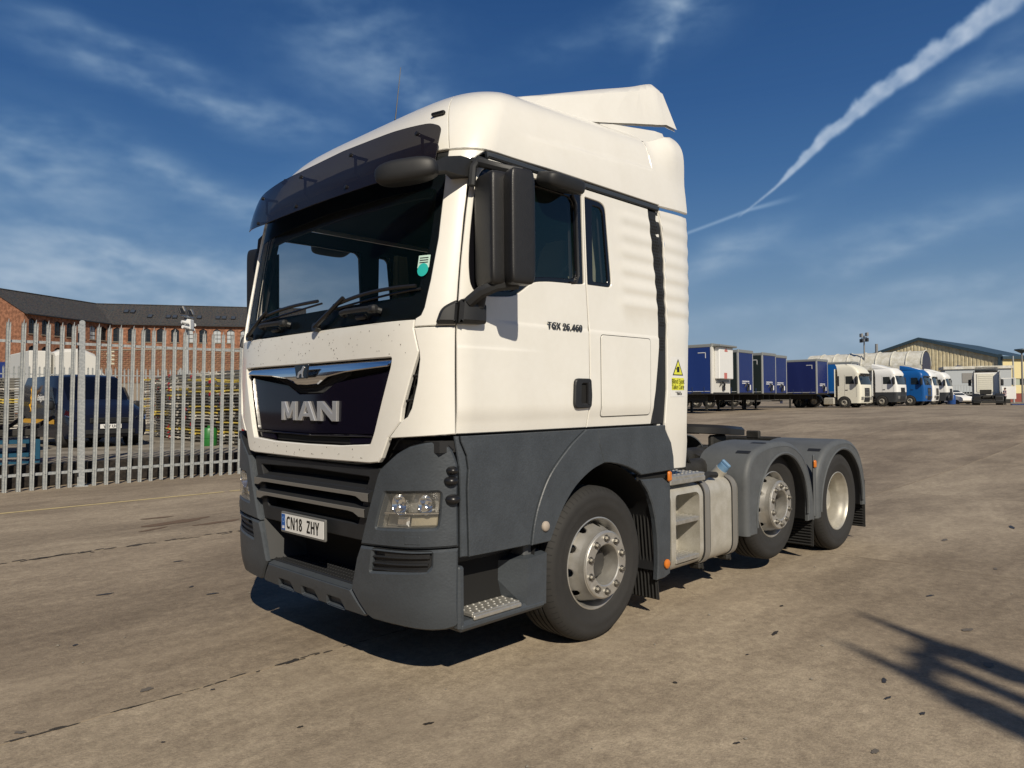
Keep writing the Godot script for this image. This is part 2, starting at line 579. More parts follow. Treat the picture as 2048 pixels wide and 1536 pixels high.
var cab_pz := PackedFloat32Array()
var cab_s0 := 0.0

func table(t: Array, y: float) -> float:
	if y <= t[0]: return t[1]
	for i in range(2, t.size(), 2):
		if y <= t[i]:
			var k: float = (y - t[i - 2]) / (t[i] - t[i - 2])
			# monotone smooth step between neighbours keeps the skin free of creases
			var p0: float = t[maxi(i - 4, 0) + 1]
			var p1: float = t[i - 1]
			var p2: float = t[i + 1]
			var p3: float = t[mini(i + 2, t.size() - 2) + 1]
			var x0: float = t[maxi(i - 4, 0)]
			var x1: float = t[i - 2]
			var x2: float = t[i]
			var x3: float = t[mini(i + 2, t.size() - 2)]
			var m1: float = (p2 - p0) / maxf(x2 - x0, 1e-6) * (x2 - x1)
			var m2: float = (p3 - p1) / maxf(x3 - x1, 1e-6) * (x2 - x1)
			var k2 := k * k
			var k3 := k2 * k
			return (2 * k3 - 3 * k2 + 1) * p1 + (k3 - 2 * k2 + k) * m1 + (-2 * k3 + 3 * k2) * p2 + (k3 - k2) * m2
	return t[-1]

func cab_setup() -> void:
	var last := Vector2.ZERO
	var acc := 0.0
	for i in 240:
		var t: float = 0.02 * i / 40.0 if i < 40 else lerpf(0.02, PI / 2, (i - 40) / 199.0)
		var q := Vector2(0.30 * (1 - cos(t)), 1.22 * pow(maxf(sin(t), 0.0), 1.0 / 3.0))
		if i > 0: acc += q.distance_to(last)
		cab_s.append(acc); cab_px.append(q.x); cab_pz.append(q.y)
		last = q
	cab_s0 = acc

func cab(s: float, y: float) -> Vector3:
	var a := absf(s)
	var X := 0.0
	var Z := 1.22
	if a < cab_s0:
		var i := cab_s.bsearch(a)
		i = clampi(i, 1, cab_s.size() - 1)
		var k: float = (a - cab_s[i - 1]) / maxf(cab_s[i] - cab_s[i - 1], 1e-6)
		X = lerpf(cab_px[i - 1], cab_px[i], k)
		Z = lerpf(cab_pz[i - 1], cab_pz[i], k)
	else:
		X = 0.30 + a - cab_s0
	var w := 1.0 - smoothstep(0.1, 1.7, X)
	var x := -1.47 + X + (table(CAB_X, y) + 1.47) * w
	var z := Z * table(CAB_Z, y) / 1.22
	return Vector3(x, y + 0.068 * maxf(x + 0.9, 0.0) * smoothstep(2.95, 3.35, y), z * (1.0 if s >= 0 else -1.0))

func cab_normal(s: float, y: float) -> Vector3:
	var e := 0.004
	var a := cab(s + e, y) - cab(s - e, y)
	var b := cab(s, y + e) - cab(s, y - e)
	return b.cross(a).normalized() * -1.0

# small shapes pressed into the white side panels
func relief(kind: String, s: float, y: float) -> float:
	var a := absf(s)
	match kind:
		"side":
			var r := 0.0
			r -= 0.16 * maxf(0.0, 1.55 - y) * smoothstep(1.57, 1.45, y)
			r += 0.006 * smoothstep(1.875, 1.862, y) * smoothstep(2.0, 1.6, a)
			r += 0.007 * smoothstep(2.022, 2.008, y) * smoothstep(1.45, 1.75, a)
			# ribs beside the grille strip
			var wv := smoothstep(2.70, 2.80, a) * smoothstep(2.13, 2.18, y) * smoothstep(2.90, 2.84, y)
			r += 0.007 * wv * (0.5 - 0.5 * cos(TAU * (y - 2.17) / 0.118))
			return r
		"fairing":
			var wv := smoothstep(2.05, 2.12, y) * smoothstep(2.95, 2.88, y)
			var r := 0.007 * wv * (0.5 - 0.5 * cos(TAU * (y - 2.17) / 0.118))
			r -= 0.22 * pow(maxf(0.0, a - 3.35), 2) + 1.6 * pow(maxf(0.0, a - 3.58), 2)
			r -= 0.35 * maxf(0.0, 1.42 - y) * smoothstep(1.42, 1.3, y) * 0.3
			return r
		"roofside":
			return 0.012 * smoothstep(3.16, 3.13, y - 0.03 * (a - 2.0)) * smoothstep(1.5, 2.0, a)
		"upfair":
			return 0.085 * smoothstep(3.12, 3.40, y) * smoothstep(3.19, 3.5, a) - 0.25 * pow(maxf(0.0, a - 3.4), 2)
	return 0.0

func cab_point(s: float, y: float, off: float, kind: String) -> Vector3:
	return cab(s, y) + cab_normal(s, y) * (off + (relief(kind, s, y) if kind else 0.0))

# A sheet cut from the skin: outline (s, y), lying off metres outside it, thick metres deep, with chamfered edges.
func sheet(poly: PackedVector2Array, off: float, thick: float, holes: Array = [], kind := "", bev := 0.003, fine := 0.0) -> G:
	var g := G.new()
	if Geometry2D.is_polygon_clockwise(poly): poly.reverse()
	var loops := [poly]
	for h in holes:
		var hh: PackedVector2Array = h.duplicate()
		if Geometry2D.is_polygon_clockwise(hh): hh.reverse()
		loops.append(hh)
	var face := G.inset(poly, bev)
	var cuts := []
	for i in range(1, loops.size()): cuts.append(G.inset(loops[i], -bev))
	var lo := poly[0]
	var hi := poly[0]
	for v in poly:
		lo = lo.min(v); hi = hi.max(v)
	# grid lines
	var ss := [lo.x]
	var s := lo.x
	while s < hi.x - 1e-5:
		var a := absf(s + 0.001)
		var st := 0.25
		if a < 0.75: st = 0.15
		elif a < 0.95: st = 0.06
		elif a < 1.36: st = 0.022
		if kind != "" and a > 1.3: st = 0.08
		if fine > 0.0: st = minf(st, fine)
		s = minf(s + st, hi.x)
		ss.append(s)
	var ys := [lo.y]
	var y := lo.y
	while y < hi.y - 1e-5:
		var st := 0.12
		if y > 2.85: st = 0.03
		if kind == "side" and (y < 1.6 or (y > 1.83 and y < 2.06)): st = 0.012
		elif (kind == "side" or kind == "fairing") and y > 2.1: st = 0.015
		elif kind == "roofside": st = 0.02
		if y < 0.6: st = 0.04
		if fine > 0.0: st = minf(st, fine)
		y = minf(y + st, hi.y)
		ys.append(y)
	var cache := {}
	for i in ss.size() - 1:
		for j in ys.size() - 1:
			var cell := PackedVector2Array([Vector2(ss[i], ys[j]), Vector2(ss[i + 1], ys[j]), Vector2(ss[i + 1], ys[j + 1]), Vector2(ss[i], ys[j + 1])])
			var pieces := [cell]
			var got := Geometry2D.intersect_polygons(cell, face)
			for c in cuts:
				var nx := []
				for q in got: nx.append_array(Geometry2D.clip_polygons(q, c))
				got.assign(nx)
			for q in got:
				var ix := Geometry2D.triangulate_polygon(q)
				for t in range(0, ix.size(), 3):
					var A: Vector2 = q[ix[t]]
					var B: Vector2 = q[ix[t + 1]]
					var C: Vector2 = q[ix[t + 2]]
					var ar := (B - A).cross(C - A)
					if absf(ar) < 1e-8: continue
					if ar > 0: _emit(g, [A, B, C], off, kind, cache)
					else: _emit(g, [A, C, B], off, kind, cache)
	for li in loops.size():
		var lp: PackedVector2Array = loops[li]
		var ins: PackedVector2Array = G.inset(lp, bev if li == 0 else -bev)
		var n := lp.size()
		for k in n:
			var a := lp[k]
			var b := lp[(k + 1) % n]
			var ai := ins[k]
			var bi := ins[(k + 1) % n]
			var m := maxi(1, int(ceil(a.distance_to(b) / 0.06)))
			for q in m:
				var t0 := float(q) / m
				var t1 := float(q + 1) / m
				var P0 := a.lerp(b, t0)
				var P1 := a.lerp(b, t1)
				var I0 := ai.lerp(bi, t0)
				var I1 := ai.lerp(bi, t1)
				var o0 := cab_point(P0.x, P0.y, off - bev, kind)
				var o1 := cab_point(P1.x, P1.y, off - bev, kind)
				var f0 := cab_point(I0.x, I0.y, off, kind)
				var f1 := cab_point(I1.x, I1.y, off, kind)
				var d0 := cab_point(P0.x, P0.y, off - thick, kind)
				var d1 := cab_point(P1.x, P1.y, off - thick, kind)
				if li == 0:
					_flatquad(g, o0, o1, f1, f0); _flatquad(g, d0, d1, o1, o0)
				else:
					_flatquad(g, o1, o0, f0, f1); _flatquad(g, d1, d0, o0, o1)
	return g

func _flatquad(g: G, a: Vector3, b: Vector3, c: Vector3, d: Vector3) -> void:
	# (s, y) run so that s x y points outwards
	var n := (b - a).cross(d - a)
	n = n.normalized() if n.length_squared() > 1e-16 else Vector3.UP
	for v in [a, b, c, a, c, d]:
		g.p.append(v); g.nn.append(n)

func _emit(g: G, q: Array, off: float, kind: String, cache: Dictionary) -> void:
	for v: Vector2 in q:
		var key := Vector2i((v * 20000.0).round())
		if not cache.has(key):
			var e := 0.003
			var P := cab_point(v.x, v.y, off, kind)
			var N: Vector3
			if kind == "": N = cab_normal(v.x, v.y)
			else:
				var a := cab_point(v.x + e, v.y, off, kind) - cab_point(v.x - e, v.y, off, kind)
				var b := cab_point(v.x, v.y + e, off, kind) - cab_point(v.x, v.y - e, off, kind)
				N = a.cross(b).normalized()
			cache[key] = [P, N]
		var c: Array = cache[key]
		g.p.append(c[0]); g.nn.append(c[1])
# ---------------------------------------------------------------- the main lorry
func both(called: String, poly: PackedVector2Array, m: Material, root: Node, off := 0.0, thick := 0.02, holes: Array = [], kind := "", bev := 0.003, fine := 0.0) -> Array:
	var a := put(called, sheet(poly, off, thick, holes, kind, bev, fine), m, root)
	var h2 := []
	for h in holes: h2.append(flipped(h))
	var b := put(called, sheet(flipped(poly), off, thick, h2, kind, bev, fine), m, root)
	return [a, b]

# a round bar laid along points of the skin
func on_skin(pts: Array, off: float) -> Array:
	var r := []
	for q in pts: r.append(cab_point(q[0], q[1], off if q.size() < 3 else q[2], ""))
	return r

func skin_basis(s: float, y: float, kind := "") -> Basis:
	var u := (cab_point(s + 0.01, y, 0, kind) - cab_point(s - 0.01, y, 0, kind)).normalized()
	var n := u.cross(cab_point(s, y + 0.01, 0, kind) - cab_point(s, y - 0.01, 0, kind)).normalized()
	return Basis(u, n.cross(u).normalized(), n)

func letter_shapes(what: String) -> Array:
	match what:
		"M": return [pl([0, 0, 0.2, 0, 0.2, 0.62, 0.41, 0.1, 0.59, 0.1, 0.8, 0.62, 0.8, 0, 1, 0, 1, 1, 0.74, 1, 0.5, 0.42, 0.26, 1, 0, 1])]
		"A": return [pl([0, 0, 0.24, 0, 0.31, 0.2, 0.69, 0.2, 0.76, 0, 1, 0, 0.64, 1, 0.5, 1, 0.5, 0.74, 0.62, 0.38, 0.38, 0.38, 0.5, 0.74, 0.5, 1, 0.36, 1])]
		"N": return [pl([0, 0, 0.22, 0, 0.22, 0.62, 0.74, 0, 1, 0, 1, 1, 0.78, 1, 0.78, 0.38, 0.26, 1, 0, 1])]
	return []

func words(called: String, text: String, size: float, depth: float, at: Vector3, b: Basis, m: Material, parent: Node, font := "Droid Sans", bold := true, squeeze := 1.0) -> MeshInstance3D:
	var t := TextMesh.new()
	var f := SystemFont.new()
	f.font_names = PackedStringArray([font])
	if bold: f.font_weight = 700
	t.font = f
	t.text = text
	t.font_size = 64
	t.pixel_size = size / 64.0 * 1.37     # size is about the height of the capitals
	t.depth = depth
	t.curve_step = 2.0
	var o := put(called, t, m, parent)
	o.transform = Transform3D(b * Basis.from_scale(Vector3(squeeze, 1, 1)), at)
	return o

func tyre_profile(w: float, r: float, inner := 0.0) -> Array:
	# (radius, outwards); the rim flange lies at 0
	var a := [Vector2(0.292, -w + 0.01), Vector2(0.33, -w - 0.014), Vector2(0.40, -w - 0.022), Vector2(0.455, -w - 0.012), Vector2(r - 0.018, -w + 0.012), Vector2(r - 0.004, -w + 0.035)]
	var n := 4
	var span := w - 0.065
	for k in n:
		var c := -w + 0.035 + span * (k + 1.0) / (n + 1.0)
		a.append_array([Vector2(r - 0.001, c - 0.008), Vector2(r - 0.014, c - 0.006), Vector2(r - 0.014, c + 0.006), Vector2(r - 0.001, c + 0.008)])
	a.append_array([Vector2(r - 0.004, -0.03), Vector2(r - 0.018, -0.007), Vector2(0.468, 0.008), Vector2(0.455, 0.016), Vector2(0.43, 0.022), Vector2(0.425, 0.0205), Vector2(0.40, 0.0235), Vector2(0.37, 0.022), Vector2(0.366, 0.0195), Vector2(0.335, 0.014), Vector2(0.31, 0.003), Vector2(0.292, -0.008)])
	return a

# surface of revolution about +z with round holes in one band: prof rows (r, w); holes centred on band parameter t
func pierced_disc(g: G, prof: Array, count: int, tc: float, half_t: float, half_a: float, spin := 0.0) -> void:
	var n := prof.size() - 1
	var sec := TAU / count
	var hole := PackedVector2Array()
	for i in 14: hole.append(Vector2(half_a * cos(TAU * i / 14), tc + half_t * sin(TAU * i / 14)))
	var at := func(v: Vector2, base: float) -> Vector3:
		var k := clampi(int(floor(v.y)), 0, n - 1)
		var q: Vector2 = (prof[k] as Vector2).lerp(prof[k + 1], v.y - k)
		var an := base + v.x
		return Vector3(cos(an) * q.x, sin(an) * q.x, q.y)
	var tris := []
	for i in 6:
		for j in n:
			var c := rect(-sec / 2 + sec * i / 6.0, j, -sec / 2 + sec * (i + 1) / 6.0, j + 1.0)
			for q in Geometry2D.clip_polygons(c, hole):
				if Geometry2D.is_polygon_clockwise(q): continue
				var ix := Geometry2D.triangulate_polygon(q)
				for t in range(0, ix.size(), 3):
					var A: Vector2 = q[ix[t]]
					var B: Vector2 = q[ix[t + 1]]
					var C: Vector2 = q[ix[t + 2]]
					if (B - A).cross(C - A) < 0:
						var sw := B; B = C; C = sw
					tris.append([A, B, C])
	for s in count:
		var base := spin + sec * s
		for t in tris: g.tri(at.call(t[0], base), at.call(t[1], base), at.call(t[2], base))
		for i in 14:      # the thickness of the sheet in each hole
			var a: Vector3 = at.call(hole[i], base)
			var b: Vector3 = at.call(hole[(i + 1) % 14], base)
			g.quad(a, b, b - Vector3(0, 0, 0.012), a - Vector3(0, 0, 0.012))

func wheel_rim(steer: bool, m: Material, parent: Node) -> void:
	var fl := G.new()
	if steer:
		fl.lathe([Vector2(0.262, -0.16), Vector2(0.268, -0.05), Vector2(0.28, -0.022), Vector2(0.287, -0.006), Vector2(0.293, 0.001), Vector2(0.299, -0.001), Vector2(0.301, -0.01)], Vector3.ZERO, Vector3(0, 0, -1), 64)
		fl = G.new()
		var pr := [Vector2(0.301, -0.012), Vector2(0.3, 0.0), Vector2(0.294, 0.002), Vector2(0.288, -0.004), Vector2(0.281, -0.022), Vector2(0.27, -0.05), Vector2(0.264, -0.15)]
		fl.lathe(pr, Vector3.ZERO, Vector3(0, 0, 1), 64)
		var rim := put("rim", fl, m, parent, 40)
		var d := G.new()
		pierced_disc(d, [Vector2(0.264, -0.11), Vector2(0.258, -0.075), Vector2(0.248, -0.03), Vector2(0.236, 0.0), Vector2(0.226, 0.028)], 10, 2.0, 1.15, 0.115, 0.12)
		d.lathe([Vector2(0.226, 0.028), Vector2(0.221, 0.05), Vector2(0.219, 0.062), Vector2(0.219, 0.068), Vector2(0.214, 0.07), Vector2(0.214, 0.076), Vector2(0.208, 0.081), Vector2(0.138, 0.081), Vector2(0.131, 0.076), Vector2(0.128, 0.02), Vector2(0.128, -0.05)], Vector3.ZERO, Vector3(0, 0, 1), 64)
		put("wheel_disc", d, m, rim, 35)
		var hub := G.new()
		hub.lathe([Vector2(0.128, -0.05), Vector2(0.10, -0.045), Vector2(0.092, -0.01), Vector2(0.06, -0.006), Vector2(0.0, -0.006)], Vector3.ZERO, Vector3(0, 0, 1), 32)
		for k in 8:
			var an := TAU * k / 8
			hub.bar(Vector3(cos(an) * 0.108, sin(an) * 0.108, -0.05), Vector3(cos(an) * 0.108, sin(an) * 0.108, -0.025), 0.009, 0.009, 6)
		put("hub", hub, M.hub, rim, 40)
		var nut: ArrayMesh = null
		for k in 10:
			if nut == null:
				var gn := G.new()
				gn.lathe([Vector2(0.021, 0.0), Vector2(0.0205, 0.004), Vector2(0.017, 0.004)], Vector3.ZERO, Vector3(0, 0, 1), 16)
				gn.bar(Vector3(0, 0, 0), Vector3(0, 0, 0.022), 0.0165, 0.0155, 6)
				gn.bar(Vector3(0, 0, 0.02), Vector3(0, 0, 0.026), 0.0095, 0.009, 8)
				nut = gn.mesh(20)
			var an := TAU * (k + 0.5) / 10
			var o := put("wheel_nut", nut, M.nut, rim)
			o.position = Vector3(cos(an) * 0.171, sin(an) * 0.171, 0.081)
			# dark seat under the nut
		var seats := G.new()  # plain dark discs round the wheel nuts
		for k in 10:
			var an := TAU * (k + 0.5) / 10
			seats.lathe([Vector2(0.0245, 0.0815), Vector2(0.0, 0.0822)], Vector3(cos(an) * 0.171, sin(an) * 0.171, 0), Vector3(0, 0, 1), 14)
		var so := put("nut_seat_dark", seats, M.grease_and_nut_dark, rim)
		so.set_meta("kind", "stuff")
	else:
		fl.lathe([Vector2(0.301, -0.012), Vector2(0.3, 0.0), Vector2(0.294, 0.002), Vector2(0.288, -0.004), Vector2(0.28, -0.03), Vector2(0.272, -0.06), Vector2(0.262, -0.075), Vector2(0.256, -0.11), Vector2(0.252, -0.17), Vector2(0.256, -0.2)], Vector3.ZERO, Vector3(0, 0, 1), 64)
		var rim := put("rim", fl, m, parent, 40)
		var d := G.new()
		pierced_disc(d, [Vector2(0.256, -0.2), Vector2(0.25, -0.225), Vector2(0.235, -0.24), Vector2(0.215, -0.245)], 10, 1.5, 0.9, 0.1)
		d.lathe([Vector2(0.215, -0.245), Vector2(0.131, -0.245)], Vector3.ZERO, Vector3(0, 0, 1), 48)
		d.lathe([Vector2(0.131, -0.25), Vector2(0.128, -0.13), Vector2(0.11, -0.115), Vector2(0.0, -0.11)], Vector3.ZERO, Vector3(0, 0, 1), 40)
		for k in 10: d.bar(Vector3(cos(TAU * k / 10) * 0.171, sin(TAU * k / 10) * 0.171, -0.245), Vector3(cos(TAU * k / 10) * 0.171, sin(TAU * k / 10) * 0.171, -0.21), 0.016, 0.015, 6)
		put("wheel_disc", d, m, rim, 35)

func lorry_wheel(called: String, at: Vector3, side: float, steer: bool, root: Node, dirt: Material, wide := 0.3) -> Node3D:
	var w := part(called, root)
	w.position = at
	if side < 0: w.rotation.y = PI
	var t := G.new()
	t.lathe(tyre_profile(wide, 0.503), Vector3.ZERO, Vector3(0, 0, 1), 96)
	var ty := put("tyre", t, M.tyre, w, 32)
	# cross cuts on the shoulder
	var cut := G.new()
	for k in 72:
		var an := TAU * k / 72
		var b := Basis(Vector3(0, 0, 1), an)
		var q := [Vector3(0.4995, 0, -0.032), Vector3(0.4858, 0, -0.0068), Vector3(0.4685, 0, 0.0092)]
		for m in 2: cut.quad(b * (q[m] - Vector3(0, 0.0018, 0)), b * (q[m + 1] - Vector3(0, 0.0018, 0)), b * (q[m + 1] + Vector3(0, 0.0018, 0)), b * (q[m] + Vector3(0, 0.0018, 0)))
	var ct := put("tread_cut", cut, M.black_gap, ty)
	ct.set_meta("kind", "stuff")
	wheel_rim(steer, dirt, w)
	return w

func build_truck() -> void:
	var T := thing("tractor_unit", "white tractor unit with slate grey bumper and skirts, roof deflector and CN18 ZHY plate", "lorry")
	cab_front(T)
	cab_sides(T)
	cab_roof(T)
	cab_inside(T)
	bumper(T)
	mirrors(T)
	chassis(T)

func cab_front(T: Node) -> void:
	var W: Material = M.white_paint
	# bonnet flap with the grille opening
	var flap := mirrored(pl([0, 1.222, 0.70, 1.228, 0.775, 1.236, 0.80, 1.262, 0.856, 1.374, 0.945, 1.462, 0.957, 1.54, 1.002, 1.677, 1.042, 1.795, 1.057, 1.842, 1.021, 1.969, 1.024, 2.014, 0, 2.014]))
	var opening := rounded(mirrored(pl([0, 1.312, 0.40, 1.316, 0.702, 1.334, 0.735, 1.40, 0.866, 1.765, 0.874, 1.815, 0, 1.812])), 0.012, 3)
	var fp := put("bonnet_flap", sheet(flap, 0.0, 0.03, [opening], "", 0.006), W, T)
	# chamfered white lip round the opening
	put("grille_backing", sheet(mirrored(pl([0, 1.30, 0.75, 1.30, 0.90, 1.84, 0, 1.84])), -0.07, 0.01), M.black_gap, fp)
	var pan := put("grille_panel", sheet(mirrored(pl([0, 1.375, 0.715, 1.388, 0.85, 1.752, 0.28, 1.685, 0.14, 1.625, 0, 1.625])), -0.034, 0.015, [], "", 0.003), M.black_gloss, T)
	put("grille_lower_lip", sheet(mirrored(pl([0, 1.362, 0.71, 1.374, 0.716, 1.384, 0, 1.371])), -0.024, 0.02, [], "", 0.002), M.black_gloss, pan)
	put("grille_lower_vent", sheet(mirrored(pl([0, 1.318, 0.45, 1.322, 0.45, 1.362, 0, 1.36])), -0.05, 0.012), M.black_gap, pan)
	for sd in [1, -1]:
		put("vent_end_cap", sheet(pl([sd * 0.46, 1.325, sd * 0.66, 1.335, sd * 0.685, 1.371, sd * 0.46, 1.361]), -0.032, 0.02, [], "", 0.003), M.black_gloss, pan)
	# mesh between wing and panel
	var mesh := G.new()
	for k in 64:
		var s := -0.44 + 0.88 * k / 63.0
		var y0 := 1.63 + 0.10 * maxf(absf(s) - 0.14, 0.0) / 0.3
		mesh.tube(on_skin([[s, y0], [s + 0.03, y0 + 0.075]], -0.043), 0.0022, 4)
		mesh.tube(on_skin([[s, y0], [s - 0.03, y0 + 0.075]], -0.043), 0.0022, 4)
	put("mesh_insert", mesh, M.black_plastic, pan).set_meta("kind", "stuff")
	# chrome wing with the badge
	var wing_poly := mirrored(pl([0, 1.677, 0.12, 1.682, 0.185, 1.703, 0.25, 1.726, 0.45, 1.748, 0.845, 1.768, 0.862, 1.806, 0, 1.804]))
	var wg := sheet(wing_poly, -0.016, 0.02, [], "", 0.006)
	# belly of the wing leans: upper half tips up, lower half under
	for i in wg.p.size():
		var q := wg.p[i]
		var k := clampf((q.y - 1.70) / 0.1, -0.3, 1.0)
		wg.p[i].x -= 0.022 * sin(PI * clampf(k * 0.75 + 0.25, 0.0, 1.0))
		wg.nn[i] = (wg.nn[i] + Vector3(0, 0.95 * (k - 0.45), 0)).normalized()
	var wing := put("chrome_wing", wg, M.chrome, T)
	var bt := Transform3D(Basis(Vector3(0, 0, 1), Vector3(0, 1, 0), Vector3(-1, 0, 0)), Vector3(-1.477, 1.765, -0.005))
	var sh := G.new()
	sh.extrude(rounded(pl([-0.063, -0.045, 0.063, -0.045, 0.083, 0.042, -0.083, 0.042]), 0.008), bt, 0.012, 0.003)
	var badge := put("badge", sh, M.badge_black, wing)
	var lion := G.new()
	lion.extrude(pl([-0.05, -0.037, -0.028, -0.038, -0.022, -0.022, -0.004, -0.014, 0.01, -0.018, 0.012, -0.038, 0.03, -0.038, 0.031, -0.033, 0.022, -0.031, 0.025, -0.005, 0.035, 0.008, 0.041, 0.02, 0.047, 0.022, 0.045, 0.028, 0.036, 0.034, 0.026, 0.033, 0.018, 0.022, 0.004, 0.008, -0.018, 0.003, -0.033, -0.006, -0.038, -0.02, -0.05, -0.03]), bt * Transform3D(Basis(), Vector3(0, 0, 0.011)), 0.004, 0.001)
	put("lion_emblem", lion, M.chrome_satin, badge)
	# letters
	var lx := [-0.345, -0.135, 0.108]
	var lw := [0.19, 0.22, 0.226]
	for k in 3:
		var name_: String = ["M", "A", "N"][k]
		for shp in letter_shapes(name_):
			var q := PackedVector2Array()
			for v in shp: q.append(Vector2(lx[k] + v.x * lw[k], 1.456 + v.y * 0.122))
			var g := G.new()
			g.extrude(q, Transform3D(Basis(Vector3(0, 0, 1), Vector3(0, 1, 0), Vector3(-1, 0, 0)), Vector3(-1.425, 0, 0)), 0.02, 0.003)
			put("letter", g, M.chrome_satin, pan)
	# insects and grit stuck to the paint
	var rng := RandomNumberGenerator.new()
	rng.seed = 5
	var sp := G.new()
	for k in 130:
		var s := rng.randf_range(-0.98, 0.98)
		var y := rng.randf_range(1.83, 2.0) if rng.randf() < 0.75 else rng.randf_range(1.235, 1.30)
		if y < 1.5: s *= 0.72
		var r := rng.randf_range(0.0012, 0.0042)
		var b := skin_basis(s, y)
		var c := cab_point(s, y, 0.0012, "")
		var pts := []
		for j in 6: pts.append(c + b * Vector3(cos(TAU * j / 6) * r * rng.randf_range(0.6, 1.3), sin(TAU * j / 6) * r * rng.randf_range(0.6, 1.6), 0))
		sp.fan(pts)
	put("insect_speck", sp, M.speck, fp).set_meta("kind", "stuff")
	# corner deflectors
	var corner := pl([1.027, 1.968, 1.256, 1.972, 1.266, 1.396, 0.862, 1.372, 0.952, 1.465, 0.994, 1.489, 1.02, 1.535, 1.052, 1.666, 1.066, 1.797, 1.062, 1.84])
	both("corner_deflector", corner, W, T, 0.002, 0.03, [], "", 0.005)
	for sd in [1, -1]:
		var slot := sheet(pl([sd * 0.93, 1.44, sd * 1.03, 1.48, sd * 1.07, 1.84, sd * 1.03, 1.84]), -0.07, 0.01)
		var ins := put("air_slot", slot, M.black_gap, T)
		for yy in [1.57, 1.70]:
			put("slat", sheet(pl([sd * 0.96, yy, sd * 1.06, yy + 0.012, sd * 1.06, yy + 0.022, sd * 0.96, yy + 0.012]), -0.016, 0.03), M.black_plastic, ins)
	# A pillars
	var pillar := pl([1.099, 2.751, 1.108, 2.46, 1.096, 2.227, 1.078, 2.077, 1.062, 2.036, 1.03, 2.019, 1.026, 1.975, 1.256, 1.979, 1.252, 2.135, 1.240, 2.391, 1.232, 2.588, 1.228, 2.832, 1.243, 2.92, 1.296, 2.968, 1.086, 2.968])
	both("windscreen_pillar", pillar, W, T, 0.0, 0.03, [], "", 0.004)
	# windscreen, its black printed border and the cowl
	var scr := mirrored(pl([0, 2.022, 1.018, 2.022, 1.05, 2.036, 1.068, 2.077, 1.088, 2.227, 1.098, 2.46, 1.092, 2.75, 1.078, 2.95, 0, 2.95]))
	var clear := rounded(mirrored(pl([0, 2.15, 1.01, 2.15, 1.05, 2.46, 1.045, 2.76, 0, 2.80])), 0.05)
	put("windscreen_border", sheet(scr, -0.022, 0.006, [clear]), M.frit, T)
	put("windscreen", sheet(scr, -0.014, 0.004), M.screen_glass, T)
	put("header_panel", sheet(mirrored(pl([0, 2.93, 1.085, 2.93, 1.085, 2.985, 0, 2.985])), -0.02, 0.02), M.black_plastic, T)
	for h in [[0.408, 0.763], [-0.614, -0.244]]:
		var g := G.new()
		g.tube(on_skin([[h[0], 2.085, -0.005], [h[0] + 0.02, 2.09, 0.035], [h[0] + 0.08, 2.092, 0.045], [h[1] - 0.08, 2.09, 0.045], [h[1] - 0.02, 2.088, 0.035], [h[1], 2.082, -0.005]], 0.03), 0.016, 8)
		g.box(cab_point(h[1] - 0.035, 2.088, 0.03, ""), Vector3(0.045, 0.045, 0.075), 0.012, Basis(Vector3.UP, 0))
		g.box(cab_point((h[0] + h[1]) / 2, 2.06, 0.0, ""), Vector3(0.03, 0.03, 0.1), 0.01)
		put("grab_handle", g, M.black_plastic, T, 40)
	for wp in [[[0.129, 2.032], [0.26, 2.10], [0.419, 2.182], [1.02, 2.195]], [[-0.80, 2.035], [-0.70, 2.10], [-0.55, 2.182], [0.10, 2.20]]]:
		var g := G.new()
		g.tube(on_skin([[wp[0][0], wp[0][1], 0.0], [wp[0][0], wp[0][1], 0.035]], 0), 0.028, 10)
		var arm := []
		for k in 9:
			var t := k / 8.0
			var a := Vector2(wp[0][0], wp[0][1]).lerp(Vector2(wp[1][0], wp[1][1]), minf(t * 2, 1)).lerp(Vector2(wp[2][0], wp[2][1]), clampf(t * 1.4 - 0.4, 0, 1))
			arm.append(cab_point(a.x, a.y, 0.03, ""))
		g.tube(arm, 0.014, 6)
		var along := []
		for k in 13:
			var t := k / 12.0
			along.append(cab_point(lerpf(wp[2][0] - 0.12, wp[3][0], t), lerpf(wp[2][1] - 0.03, wp[3][1], t) + 0.012 * sin(PI * t), 0.014 + 0.012 * sin(PI * t), ""))
		g.tube(along, 0.011, 6)
		var rub := []
		for k in 13:
			var t := k / 12.0
			rub.append(cab_point(lerpf(wp[2][0] - 0.14, wp[3][0] + 0.02, t), lerpf(wp[2][1] - 0.045, wp[3][1] - 0.012, t), -0.006, ""))
		g.tube(rub, 0.007, 5)
		put("wiper", g, M.black_satin, T, 40)
	# disc on the glass
	var st := put("screen_sticker", sheet(rounded(pl([0.998, 2.30, 1.072, 2.30, 1.072, 2.372, 0.998, 2.372]), 0.004), -0.009, 0.001, [], "", 0.0005), M.paper_mint, T)
	var disc := PackedVector2Array()
	for k in 20: disc.append(Vector2(1.035 + 0.034 * cos(TAU * k / 20), 2.29 + 0.037 * sin(TAU * k / 20)))
	put("disc", sheet(disc, -0.0075, 0.0012, [], "", 0.0005), M.paper_teal, st)
	for k in 3:
		put("print_line", sheet(pl([1.008, 2.36 - k * 0.013, 1.062, 2.36 - k * 0.013, 1.062, 2.354 - k * 0.013, 1.008, 2.354 - k * 0.013]), -0.0078, 0.001, [], "", 0.0005), M.ink, st)

